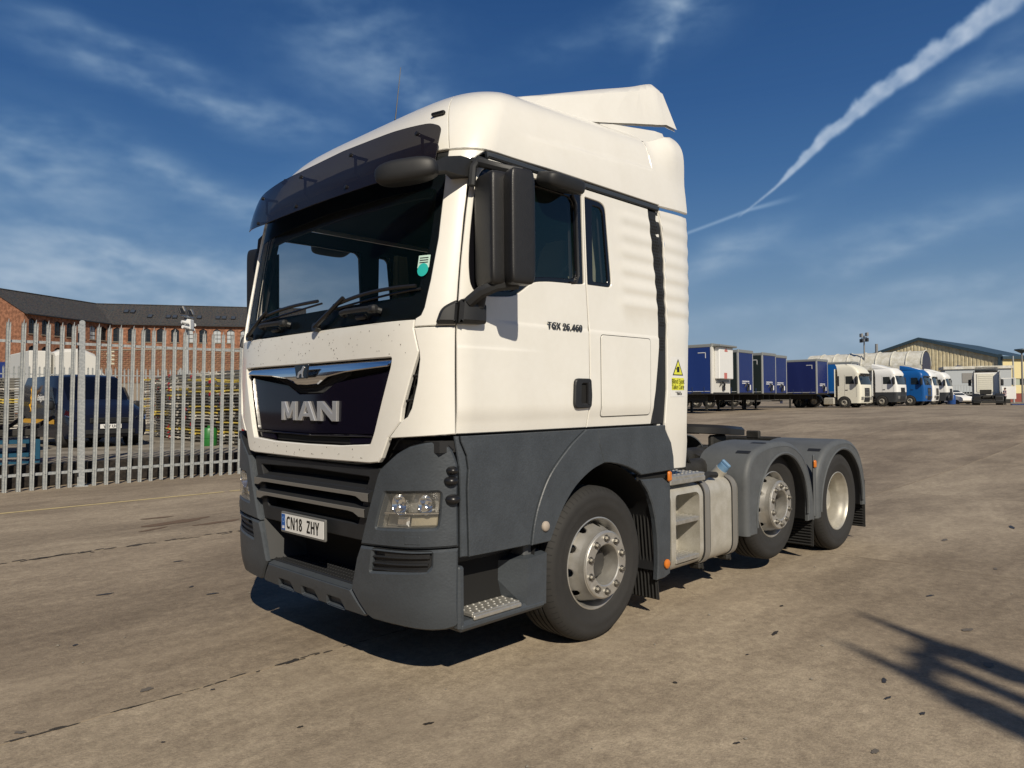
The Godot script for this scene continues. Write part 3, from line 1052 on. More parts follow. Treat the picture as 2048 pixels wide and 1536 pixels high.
func cab_sides(T: Node) -> void:
	var W: Material = M.white_paint
	var gap: Material = M.black_gap
	var win := rounded(pl([1.275, 2.70, 1.285, 2.86, 1.40, 2.893, 1.722, 2.893, 2.311, 2.886, 2.352, 2.31, 2.283, 2.305, 1.979, 2.291, 1.831, 2.273, 1.744, 2.213, 1.669, 2.171, 1.487, 2.154, 1.380, 2.154, 1.325, 2.199, 1.300, 2.30, 1.284, 2.444]), [0.03, 0.05, 0.05, 0.0, 0.02, 0.03, 0.0, 0.06, 0.06, 0.03, 0.06, 0.05, 0.04, 0.04, 0.05, 0.1])
	var door := pl([1.274, 1.396, 1.264, 1.98, 1.262, 2.132, 1.251, 2.336, 1.243, 2.588, 1.238, 2.832, 1.255, 2.90, 1.338, 2.926, 2.312, 2.926, 2.355, 2.306, 2.380, 2.066, 2.384, 1.722, 2.374, 1.396])
	# the window reaches the rear edge of the door
	win = pl([]) if false else win
	var dw := rounded(pl([1.275, 2.70, 1.290, 2.86, 1.40, 2.893, 1.722, 2.893, 2.300, 2.886, 2.340, 2.312, 2.283, 2.305, 1.979, 2.291, 1.831, 2.273, 1.744, 2.213, 1.669, 2.171, 1.487, 2.154, 1.380, 2.154, 1.325, 2.199, 1.300, 2.30, 1.284, 2.444]), [0.03, 0.05, 0.05, 0.0, 0.012, 0.012, 0.0, 0.06, 0.06, 0.03, 0.06, 0.05, 0.04, 0.04, 0.05, 0.1])
	var sl := pl([2.320, 2.926, 3.078, 2.928, 3.092, 2.83, 3.112, 2.712, 3.128, 2.60, 3.152, 2.46, 3.168, 2.34, 3.178, 2.24, 3.192, 2.13, 3.19, 1.95, 3.168, 1.80, 3.14, 1.635, 3.118, 1.55, 3.106, 1.396, 2.381, 1.396, 2.392, 1.722, 2.388, 2.066, 2.363, 2.306])
	var sw := rounded(pl([2.332, 2.876, 2.53, 2.872, 2.578, 2.84, 2.636, 2.37, 2.632, 2.318, 2.374, 2.312]), [0.01, 0.05, 0.04, 0.05, 0.04, 0.01])
	var hatch := rounded(pl([2.505, 1.995, 3.075, 1.998, 3.068, 1.465, 2.505, 1.462]), 0.025)
	for sd in [1.0, -1.0]:
		var f := func(q: PackedVector2Array) -> PackedVector2Array: return q if sd > 0 else flipped(q)
		var D := put("door", sheet(f.call(door), 0.0, 0.025, [f.call(dw)], "side", 0.004), W, T)
		put("window_frame", sheet(f.call(dw), -0.010, 0.02, [f.call(rounded(pl([1.33, 2.72, 1.34, 2.85, 1.72, 2.853, 2.17, 2.85, 2.222, 2.80, 2.262, 2.36, 2.23, 2.335, 1.97, 2.318, 1.80, 2.298, 1.715, 2.235, 1.65, 2.197, 1.42, 2.19, 1.362, 2.25, 1.34, 2.45]), 0.03)), ], "", 0.004), M.black_gloss_trim, D)
		put("door_glass", sheet(f.call(dw), -0.020, 0.004, [], "", 0.001), M.side_glass, D)
		# moulded frame of the sliding pane
		var fr := G.new()
		fr.tube(on_skin([[sd * 2.19, 2.865], [sd * 2.232, 2.82], [sd * 2.275, 2.36], [sd * 2.255, 2.318], [sd * 2.2, 2.306]], -0.004), 0.011, 6)
		put("window_channel", fr, M.black_satin, D, 40)
		var Sd := put("cab_side", sheet(f.call(sl), 0.0, 0.025, [f.call(sw)], "side", 0.004), W, T)
		put("side_window_frame", sheet(f.call(sw), -0.006, 0.02, [f.call(rounded(pl([2.425, 2.838, 2.52, 2.836, 2.55, 2.81, 2.602, 2.37, 2.597, 2.345, 2.44, 2.34]), 0.02))], "", 0.004), M.black_gloss_trim, Sd)
		put("side_window", sheet(f.call(sw), -0.015, 0.004, [], "", 0.001), M.side_glass, Sd)
		# locker hatch: a proud lid over a dark joint
		put("hatch_joint", sheet(f.call(G.inset(hatch, -0.005) if not Geometry2D.is_polygon_clockwise(hatch) else G.inset(reversed(hatch), -0.005)), 0.0012, 0.001, [], "side", 0.0005), M.dark_joint_rubber, Sd)
		put("locker_hatch", sheet(f.call(hatch), 0.0045, 0.004, [], "side", 0.003), W, Sd)
		# joints behind the panel edges
		for line in [door, sl]:
			var ring := G.new()
			var q: PackedVector2Array = f.call(line)
			for k in q.size():
				var a := q[k]
				var b := q[(k + 1) % q.size()]
				ring.tube([cab_point(a.x, a.y, -0.02, "side"), cab_point(a.lerp(b, 0.5).x, a.lerp(b, 0.5).y, -0.02, "side"), cab_point(b.x, b.y, -0.02, "side")], 0.012, 5)
			put("door_seal" if line == door else "panel_seal", ring, gap, T)
		# strip along the gutter
		put("gutter_strip", sheet(f.call(pl([1.305, 2.962, 1.318, 2.931, 3.205, 2.934, 3.218, 2.968])), 0.012, 0.03, [], "", 0.006), M.slate_strip, T)
		gill(f, sd, T)
		var fair := pl([3.214, 2.945, 3.63, 2.962, 3.648, 2.75, 3.655, 2.486, 3.645, 2.2, 3.632, 1.946, 3.60, 1.564, 3.585, 1.40, 3.60, 1.33, 3.628, 1.252, 3.640, 1.15, 3.644, 1.046, 3.382, 1.054, 3.375, 1.15, 3.345, 1.256, 3.275, 1.35, 3.268, 1.40, 3.302, 1.64, 3.306, 1.95, 3.304, 2.137, 3.285, 2.45, 3.270, 2.735])
		put("side_fairing", sheet(f.call(fair), 0.0, 0.02, [], "fairing", 0.006), W, T)
		# handle
		var h := put("door_handle", sheet(f.call(rounded(pl([2.213, 1.535, 2.222, 1.708, 2.384, 1.708, 2.392, 1.60, 2.384, 1.523, 2.24, 1.518]), [0.03, 0.04, 0.02, 0.02, 0.02, 0.03])), 0.026, 0.03, [f.call(rounded(pl([2.28, 1.55, 2.285, 1.675, 2.345, 1.675, 2.345, 1.55]), 0.015))], "", 0.006), M.black_plastic, D)
		put("handle_well", sheet(f.call(rect(2.27, 1.54, 2.36, 1.685)), 0.011, 0.003), gap, h)
		var hb := G.new()
		hb.tube(on_skin([[sd * 2.35, 1.545], [sd * 2.352, 1.60], [sd * 2.352, 1.63], [sd * 2.35, 1.685]], 0.018), 0.014, 8)
		put("pull_bar", hb, M.black_satin, h, 40)
		# badge
		var b := skin_basis(sd * 2.14, 2.024)
		words("model_lettering", "TGX 26.460", 0.042, 0.004, cab_point(sd * 2.138, 2.023, 0.012, ""), b, M.dark_letter, D, "Droid Sans", true, 1.1)
		if sd > 0:
			blind_spot_sticker(T)
	# lower slate panels
	var G1: Material = M.slate
	var ds := pl([1.294, 1.384])
	ds.append_array(curve([2.339, 1.384, 2.177, 1.285, 1.998, 1.131, 1.900, 0.978, 1.850, 0.843, 1.828, 0.731]))
	ds.append_array(pl([1.352, 0.737, 1.349, 0.905, 1.343, 1.096, 1.350, 1.205, 1.336, 1.278, 1.299, 1.353]))
	both("door_skirt", ds, G1, T, 0.0, 0.03, [], "skirt", 0.004)
	both("corner_filler", pl([1.258, 1.384, 1.289, 1.384, 1.294, 1.353, 1.331, 1.278, 1.344, 1.205, 1.337, 1.096, 1.343, 0.905, 1.346, 0.737, 1.296, 0.739, 1.298, 1.083, 1.293, 1.20, 1.272, 1.31]), G1, T, -0.006, 0.03, [], "", 0.006)
	var inner := curve([2.528, 1.160, 2.395, 1.122, 2.253, 1.046, 2.149, 0.954, 2.069, 0.852, 1.993, 0.728])
	var outer := curve([2.345, 1.384, 2.183, 1.285, 2.004, 1.131, 1.906, 0.978, 1.856, 0.843, 1.834, 0.728])
	var flare := pl([2.466, 1.384, 2.478, 1.289])
	flare.append_array(inner)
	var ro := reversed(outer)
	flare.append_array(ro)
	both("arch_flare", flare, G1, T, 0.010, 0.05, [], "", 0.005)
	both("rear_arch_panel", pl([2.472, 1.384, 3.265, 1.384, 3.268, 1.35, 3.34, 1.256, 3.37, 1.15, 3.376, 1.052, 2.958, 1.047, 2.907, 1.072, 2.86, 1.092, 2.808, 1.110, 2.74, 1.130, 2.673, 1.145, 2.60, 1.156, 2.534, 1.160, 2.484, 1.289]), G1, T, 0.004, 0.05, [], "", 0.006)
	both("arch_rear_skirt", pl([2.964, 1.012, 3.243, 1.003, 3.334, 0.948, 3.333, 0.298, 3.261, 0.278, 3.168, 0.278, 3.172, 0.38, 3.170, 0.474, 3.158, 0.60, 3.136, 0.721, 3.10, 0.825, 3.052, 0.913, 3.02, 0.95, 2.988, 0.979]), G1, T, -0.004, 0.04, [], "", 0.008)
	for sd in [1.0, -1.0]:
		put("skirt_gap", sheet((func(q): return q if sd > 0 else flipped(q)).call(pl([2.95, 1.06, 3.37, 1.06, 3.37, 0.99, 2.95, 1.0])), -0.03, 0.01), gap, T)
		var rf := G.new()
		rf.lathe([Vector2(0.031, 0.0), Vector2(0.03, 0.012), Vector2(0.022, 0.02), Vector2(0.0, 0.023)], cab_point(sd * 1.946, 0.825, 0.008, ""), Vector3(0, 0, sd), 20)
		put("side_sensor", rf, M.dusty_beige, T, 40)

# a smooth line through points
func curve(a: Array, sub := 5) -> PackedVector2Array:
	var p := pl(a)
	var r := PackedVector2Array()
	for i in p.size() - 1:
		for k in sub: r.append(p[i].cubic_interpolate(p[i + 1], p[maxi(i - 1, 0)], p[mini(i + 2, p.size() - 1)], float(k) / sub))
	r.append(p[-1])
	return r

func reversed(q: PackedVector2Array) -> PackedVector2Array:
	var r := q.duplicate(); r.reverse(); return r

func gill(f: Callable, sd: float, T: Node) -> void:
	var strip := pl([3.085, 2.925, 3.212, 2.93, 3.268, 2.735, 3.282, 2.45, 3.300, 2.137, 3.302, 1.95, 3.298, 1.64, 3.264, 1.396, 3.112, 1.396, 3.124, 1.55, 3.146, 1.635, 3.174, 1.80, 3.197, 1.95, 3.199, 2.13, 3.184, 2.24, 3.174, 2.34, 3.158, 2.46, 3.134, 2.60, 3.118, 2.712, 3.098, 2.83])
	var holes := []
	for r in 43:
		var y := 1.93 + r * 0.0222
		var edge := 3.20 - maxf(0.0, y - 2.13) * 0.137
		for c in 4:
			var s := edge + 0.022 + c * 0.0215 + (0.0105 if r % 2 else 0.0)
			if s > 3.283 - maxf(0.0, y - 2.3) * 0.05: continue
			if c == 3 and r % 2: continue
			holes.append(Vector2(s, y))
	var g := put("intake_strip", sheet(f.call(strip), -0.012, 0.012, [], "fairing", 0.003), M.black_plastic, T)
	put("strip_backing", sheet(f.call(rect(3.06, 1.40, 3.34, 2.96)), -0.035, 0.004), M.black_gap, g)
	var h := G.new()
	for v: Vector2 in holes:
		var q := PackedVector2Array()
		for k in 6: q.append(Vector2(v.x + 0.0085 * cos(TAU * k / 6 + PI / 6), v.y + 0.0085 * sin(TAU * k / 6 + PI / 6)))
		var pts := []
		for w in f.call(q): pts.append(cab_point(w.x, w.y, -0.0106, "fairing"))
		if sd < 0: pts.reverse()
		h.fan(pts)
	put("mesh_hole", h, M.black_gap, g).set_meta("kind", "stuff")

func blind_spot_sticker(T: Node) -> void:
	var st := put("warning_sticker", sheet(rounded(pl([3.338, 1.588, 3.548, 1.590, 3.556, 1.884, 3.345, 1.884]), 0.006), 0.0015, 0.001, [], "fairing", 0.0004), M.sticker_white, T)
	var at := func(x: float, y: float, o: float) -> Vector3: return cab_point(3.345 + x * 0.205 + (y - 0.5) * 0.006, 1.588 + y * 0.296, o, "fairing")
	var lay := func(name_: String, pts: Array, o: float, m: Material) -> void:
		var q := PackedVector2Array()
		for k in range(0, pts.size(), 2): q.append(Vector2(3.345 + pts[k] * 0.205 + (pts[k + 1] - 0.5) * 0.006, 1.588 + pts[k + 1] * 0.296))
		put(name_, sheet(q, o, 0.0004, [], "fairing", 0.0002, 0.04), m, st)
	lay.call("triangle_border", [0.12, 0.54, 0.88, 0.54, 0.5, 0.96], 0.0024, M.ink)
	lay.call("triangle", [0.2, 0.565, 0.8, 0.565, 0.5, 0.9], 0.0029, M.sticker_yellow)
	lay.call("lorry_symbol", [0.41, 0.62, 0.59, 0.62, 0.59, 0.76, 0.41, 0.76], 0.0034, M.ink)
	lay.call("person_symbol", [0.35, 0.68, 0.39, 0.68, 0.39, 0.73, 0.35, 0.73], 0.0034, M.ink)
	lay.call("yellow_block", [0.06, 0.17, 0.94, 0.17, 0.94, 0.48, 0.06, 0.48], 0.0024, M.sticker_yellow)
	var b := skin_basis(3.45, 1.7, "fairing")
	words("lettering", "Blind Spot", 0.034, 0.001, at.call(0.5, 0.39, 0.0034), b, M.ink, st, "Droid Sans", false, 0.88)
	words("lettering", "Take Care", 0.034, 0.001, at.call(0.5, 0.25, 0.0034), b, M.ink, st, "Droid Sans", false, 0.88)
	words("lettering", "TRUCK", 0.016, 0.001, at.call(0.58, 0.075, 0.0034), b, M.ink, st, "Droid Sans", true, 1.1)
	words("lettering", "we support a safer", 0.007, 0.001, at.call(0.5, 0.125, 0.0034), b, M.ink, st, "Droid Sans", false, 1.0)

func cab_roof(T: Node) -> void:
	var W: Material = M.white_paint
	var fr := mirrored(pl([0, 2.978, 1.084, 2.978, 1.034, 3.154, 0.974, 3.337, 0.95, 3.45, 0.93, 3.598, 0, 3.598]))
	put("roof_front", sheet(fr, 0.0, 0.02, [], "", 0.003), W, T)
	both("roof_side", pl([1.088, 2.976, 3.212, 2.976, 3.190, 3.05, 3.178, 3.15, 3.175, 3.26, 3.185, 3.36, 3.185, 3.598, 0.934, 3.598, 0.954, 3.45, 0.978, 3.337, 1.038, 3.154]), W, T, 0.0, 0.02, [], "roofside", 0.003)
	var top := G.new()
	for k in 40:
		var s0 := 3.18 * k / 40.0
		var s1 := 3.18 * (k + 1) / 40.0
		top.quad(cab(s0, 3.597), cab(s1, 3.597), cab(-s1, 3.597), cab(-s0, 3.597))
	put("roof_top", top, W, T, 60)
	# upper fairings behind the roof
	for sd in [1.0, -1.0]:
		var f := func(q: PackedVector2Array) -> PackedVector2Array: return q if sd > 0 else flipped(q)
		put("upper_fairing", sheet(f.call(rounded(pl([3.216, 2.972, 3.64, 2.99, 3.635, 3.2, 3.60, 3.35, 3.56, 3.382, 3.50, 3.39, 3.19, 3.368, 3.180, 3.26, 3.184, 3.15, 3.195, 3.05]), [0, 0, 0.1, 0.05, 0.05, 0, 0, 0, 0, 0])), 0.0, 0.02, [], "upfair", 0.006), W, T)
	both("fairing_joint", pl([3.10, 2.98, 3.26, 2.98, 3.26, 3.40, 3.10, 3.40]), M.dark_joint_rubber, T, -0.012, 0.004)
	# rear wall of the cab
	var rw := G.new()
	var q := PackedVector2Array([Vector2(-1.2, 1.35)])
	for y in [1.35, 2.9, 3.1, 3.25, 3.35, 3.42, 3.47]: q.append(Vector2(table(CAB_Z, y) - 0.01, y + 0.09 * smoothstep(2.95, 3.35, y)))
	for y in [3.47, 3.42, 3.35, 3.25, 3.1, 2.9]: q.append(Vector2(-table(CAB_Z, y) + 0.01, y + 0.09 * smoothstep(2.95, 3.35, y)))
	rw.extrude(q, Transform3D(Basis(Vector3(0, 0, -1), Vector3(0, 1, 0), Vector3(1, 0, 0)), Vector3(0.66, 0, 0)), 0.05, 0.01)
	put("rear_wall", rw, W, T)
	# roof deflector: a hood open at the back
	var prof := [[-0.66, 3.44, 3.40], [-0.45, 3.535, 3.45], [-0.24, 3.61, 3.47], [0.1, 3.735, 3.50], [0.4, 3.845, 3.57], [0.7, 3.95, 3.645], [0.85, 4.005, 3.68], [0.95, 4.045, 3.705], [1.02, 4.075, 3.72], [1.07, 4.092, 3.733], [1.105, 4.098, 3.742], [1.13, 4.094, 3.749], [1.148, 4.08, 3.754]]
	var outer := []
	for r in prof:
		var ring := []
		var h: float = r[1]
		var low: float = r[2]
		var wide := 1.0
		var bulge := 0.03
		for k in 33:
			var t := k / 32.0 * 2 - 1
			var rr := pow(1 - pow(absf(t), 9.0), 0.12)
			var zz := wide * (1.0 if absf(t) < 2 else 1.0) * signf(t) * pow(absf(t), 0.8)
			var yy: float = low + (h - low) * clampf((1 - pow(absf(zz) / wide, 34.0)), 0, 1) + 0.03 * (1 - zz * zz)
			ring.append(Vector3(r[0], yy if absf(t) < 0.999 else low, zz))
		outer.append(ring)
	var last := []
	for k in 33:
		var v: Vector3 = outer[-1][k]
		var dn := clampf((4.09 - v.y) / 0.34, 0, 1)
		last.append(Vector3(1.15 + 0.155 * dn, v.y, v.z))
	outer.append(last)
	for ring in outer: ring.reverse()
	var g := G.new()
	g.loft(outer, false)
	var inner := []
	for ring in outer:
		var r2 := []
		for v: Vector3 in ring: r2.append(Vector3(v.x, v.y - 0.015, v.z * 0.985))
		r2.reverse()
		inner.append(r2)
	g.loft(inner, false)
	put("roof_deflector", g, W, T, 35)
	var un := G.new()
	un.loft([[Vector3(0.30, 3.45, 1.0), Vector3(0.30, 3.55, 0.99), Vector3(0.30, 3.55, -0.99), Vector3(0.30, 3.45, -1.0)], [Vector3(0.95, 3.52, 1.05), Vector3(0.98, 3.66, 1.0), Vector3(0.98, 3.66, -1.0), Vector3(0.95, 3.52, -1.05)], [Vector3(1.14, 3.5, 1.05), Vector3(1.12, 3.68, 0.98), Vector3(1.12, 3.68, -0.98), Vector3(1.14, 3.5, -1.05)]], true, true)
	put("deflector_base", un, W, T, 30)
	# smoked sun visor on brackets
	var vis := PackedVector2Array()
	for v in [[-1.06, 2.832], [-0.7, 2.812], [0.0, 2.818], [0.7, 2.805], [1.07, 2.83]]: vis.append(Vector2(v[0], v[1]))
	for v in [[1.065, 3.05], [0.995, 3.082], [0.711, 3.103], [0.173, 3.125], [-0.614, 3.105], [-0.94, 3.07], [-1.03, 3.02]]: vis.append(Vector2(v[0], v[1]))
	var vo := sheet(rounded(vis, 0.03), 0.095, 0.005, [], "", 0.002, 0.06)
	put("sun_visor", vo, M.smoked_acrylic, T)
	var bolts := [[0.929, 3.03], [0.307, 3.06], [-0.306, 3.06], [-0.86, 3.03], [0.36, 2.852], [-0.25, 2.854], [-0.80, 2.84], [0.95, 2.85]]
	for k in bolts.size():
		var bq: Array = bolts[k]
		var bg := G.new()
		bg.lathe([Vector2(0.013, 0.0), Vector2(0.012, 0.008), Vector2(0.0, 0.012)], cab_point(bq[0], bq[1], 0.096, ""), cab_normal(bq[0], bq[1]), 12)
		var bo := put("visor_bolt", bg, M.black_satin, T, 50)
		if k < 4:
			var br := G.new()
			br.tube([cab_point(bq[0], bq[1], 0.093, ""), cab_point(bq[0] + 0.02, bq[1] + 0.005, 0.05, ""), cab_point(bq[0] + 0.04, bq[1] + 0.02, -0.005, "")], 0.010, 6)
			br.tube([cab_point(bq[0] + 0.015, bq[1], 0.07, ""), cab_point(bq[0] + 0.025, bq[1] - 0.09, 0.04, ""), cab_point(bq[0] + 0.03, bq[1] - 0.11, -0.005, "")], 0.009, 6)
			put("bracket", br, M.black_satin, bo, 40)
		else:
			var br := G.new()
			br.tube([cab_point(bq[0], bq[1], 0.093, ""), cab_point(bq[0], bq[1] + 0.03, 0.03, ""), cab_point(bq[0], bq[1] + 0.06, -0.015, "")], 0.008, 6)
			put("bracket", br, M.black_satin, bo, 40)
	for sd in [1.0, -1.0]:
		var ml := G.new()
		ml.box(cab_point(sd * 0.945, 3.232, 0.012, ""), Vector3(0.026, 0.022, 0.1), 0.009, skin_basis(sd * 0.945, 3.232) * Basis(Vector3(0, 1, 0), PI / 2))
		put("roof_marker_lamp", ml, M.black_satin, T)
	var an := G.new()
	an.bar(Vector3(-0.62, 3.45, -0.22), Vector3(-0.60, 3.66, -0.215), 0.012, 0.008, 8)
	an.bar(Vector3(-0.60, 3.66, -0.215), Vector3(-0.56, 4.06, -0.20), 0.0045, 0.0025, 6)
	put("aerial", an, M.black_satin, T, 40)

func cab_inside(T: Node) -> void:
	var inn := part("cab_interior", T)
	var g := G.new()
	g.box(Vector3(-0.35, 1.33, 0), Vector3(2.0, 0.06, 2.36), 0.0)
	put("floor_mat", g, M.trim_dark, inn)
	g = G.new()
	g.box(Vector3(0.62, 2.3, 0), Vector3(0.04, 1.9, 2.36), 0.0)
	g.box(Vector3(-0.15, 3.0, 0), Vector3(1.5, 0.04, 2.2), 0.0)
	put("back_lining", g, M.trim_dark, inn)
	for sd in [1.0, -1.0]:
		var f := func(q: PackedVector2Array) -> PackedVector2Array: return q if sd > 0 else flipped(q)
		put("door_lining", sheet(f.call(pl([1.30, 1.38, 3.1, 1.38, 3.1, 2.96, 1.27, 2.96])), -0.06, 0.004, [f.call(pl([1.31, 2.17, 1.67, 2.17, 1.83, 2.27, 2.26, 2.30, 2.22, 2.86, 1.32, 2.86])), f.call(pl([2.42, 2.33, 2.61, 2.33, 2.55, 2.85, 2.42, 2.85]))]), M.trim_dark, inn)
	put("header_lining", sheet(mirrored(pl([0, 2.78, 0.95, 2.75, 1.0, 2.9, 1.0, 3.0, 0, 3.0])), -0.09, 0.01), M.trim_dark, inn)
	# dashboard swept over from the windscreen
	g = G.new()
	var ring := func(z: float, k: float) -> Array:
		return [Vector3(-1.30, 1.38, z), Vector3(-1.34, 1.95, z), Vector3(-1.15, 2.03 + k, z), Vector3(-0.95, 2.02 + k, z), Vector3(-0.86, 1.92, z), Vector3(-0.92, 1.6, z), Vector3(-1.05, 1.38, z)]
	var rr := []
	for q in [[-1.1, 0.0], [-0.85, 0.02], [-0.6, 0.06], [-0.35, 0.02], [0.0, 0.0], [0.5, -0.01], [1.1, -0.01]]:
		var r: Array = ring.call(q[0], q[1])
		r.reverse()
		rr.append(r)
	rr.reverse()
	for r in rr: r.reverse()
	g.loft(rr, true, true)
	put("dashboard", g, M.trim_dash, inn, 40)
	# steering wheel
	g = G.new()
	var c := Vector3(-0.78, 2.02, -0.55)
	var bs := Basis(Vector3(0, 0, 1), deg_to_rad(-62)) 
	var pts := []
	for k in 25: pts.append(c + Basis(Vector3(0, 0, 1), deg_to_rad(28)) * Vector3(0.235 * sin(TAU * k / 24), 0.0, 0.235 * cos(TAU * k / 24)))
	g.tube(pts, 0.016, 8)
	g.bar(c, c + Vector3(-0.2, -0.3, 0), 0.05, 0.07, 10)
	for k in [0, 1, 2, 3]: g.bar(c, c + Basis(Vector3(0, 0, 1), deg_to_rad(28)) * Vector3(0.23 * sin(TAU * k / 4 + 0.5), 0, 0.23 * cos(TAU * k / 4 + 0.5)), 0.018, 0.014, 6)
	put("steering_wheel", g, M.black_satin, inn, 40)
	for z in [-0.55, 0.62]:
		var s := part("seat", inn)
		var lean := Basis(Vector3(0, 0, 1), deg_to_rad(-14))
		var cg := G.new()
		cg.box(Vector3(-0.28, 1.78, z), Vector3(0.5, 0.16, 0.5), 0.06)
		cg.box(Vector3(-0.25, 1.52, z), Vector3(0.34, 0.36, 0.36), 0.03)
		put("cushion", cg, M.trim_seat, s, 40)
		var bk := G.new()
		var rings := []
		for q in [[0.0, 0.24, 0.07], [0.12, 0.255, 0.075], [0.4, 0.25, 0.07], [0.58, 0.215, 0.06], [0.66, 0.15, 0.05], [0.72, 0.135, 0.055], [0.86, 0.13, 0.05], [0.92, 0.10, 0.03]]:
			var o := Vector3(0.02, 1.84, z) + lean * Vector3(0, q[0], 0)
			var r := []
			for k in 16:
				var a := -TAU * k / 16
				var e := Vector2(signf(cos(a)) * pow(absf(cos(a)), 0.6), signf(sin(a)) * pow(absf(sin(a)), 0.6))
				r.append(o + lean * Vector3(e.x * q[2], 0, e.y * q[1]))
			rings.append(r)
		bk.loft(rings, true, true)
		put("backrest", bk, M.trim_seat, s, 50)
		var belt := G.new()
		var path := [Vector3(0.12, 2.62, z + 0.40), Vector3(0.02, 2.50, z + 0.30), Vector3(-0.10, 2.30, z + 0.17), Vector3(-0.14, 2.05, z + 0.02), Vector3(-0.16, 1.88, z - 0.18)]
		for k in path.size() - 1: belt.quad(path[k] + Vector3(0, 0, -0.025), path[k] + Vector3(0, 0, 0.025), path[k + 1] + Vector3(0, 0, 0.025), path[k + 1] + Vector3(0, 0, -0.025))
		put("seat_belt", belt, M.trim_seat, s)
		for sx in [-1, 1]:
			var ar := G.new()
			ar.box(Vector3(-0.12, 2.06, z + sx * 0.27), Vector3(0.34, 0.06, 0.06), 0.02, Basis(Vector3(0, 0, 1), deg_to_rad(8)))
			put("armrest", ar, M.trim_seat, s, 40)
	# bunk and folded curtain behind the seats
	var bunk := G.new()
	bunk.box(Vector3(0.36, 1.92, 0), Vector3(0.5, 0.14, 2.2), 0.05)
	put("bunk", bunk, M.trim_seat, inn, 40)
	var cur := G.new()
	for sd in [1.0, -1.0]:
		var a := []
		var b := []
		for k in 14:
			var t := k / 13.0
			a.append(Vector3(0.02 + t * 0.12, 2.86, sd * (1.08 + 0.025 * sin(t * 24))))
			b.append(Vector3(-0.02 + t * 0.2, 2.25, sd * (1.06 + 0.03 * sin(t * 21 + 1))))
		for k in 13: cur.quad(a[k], b[k], b[k + 1], a[k + 1])
	put("curtain", cur, M.trim_seat, inn, 60)

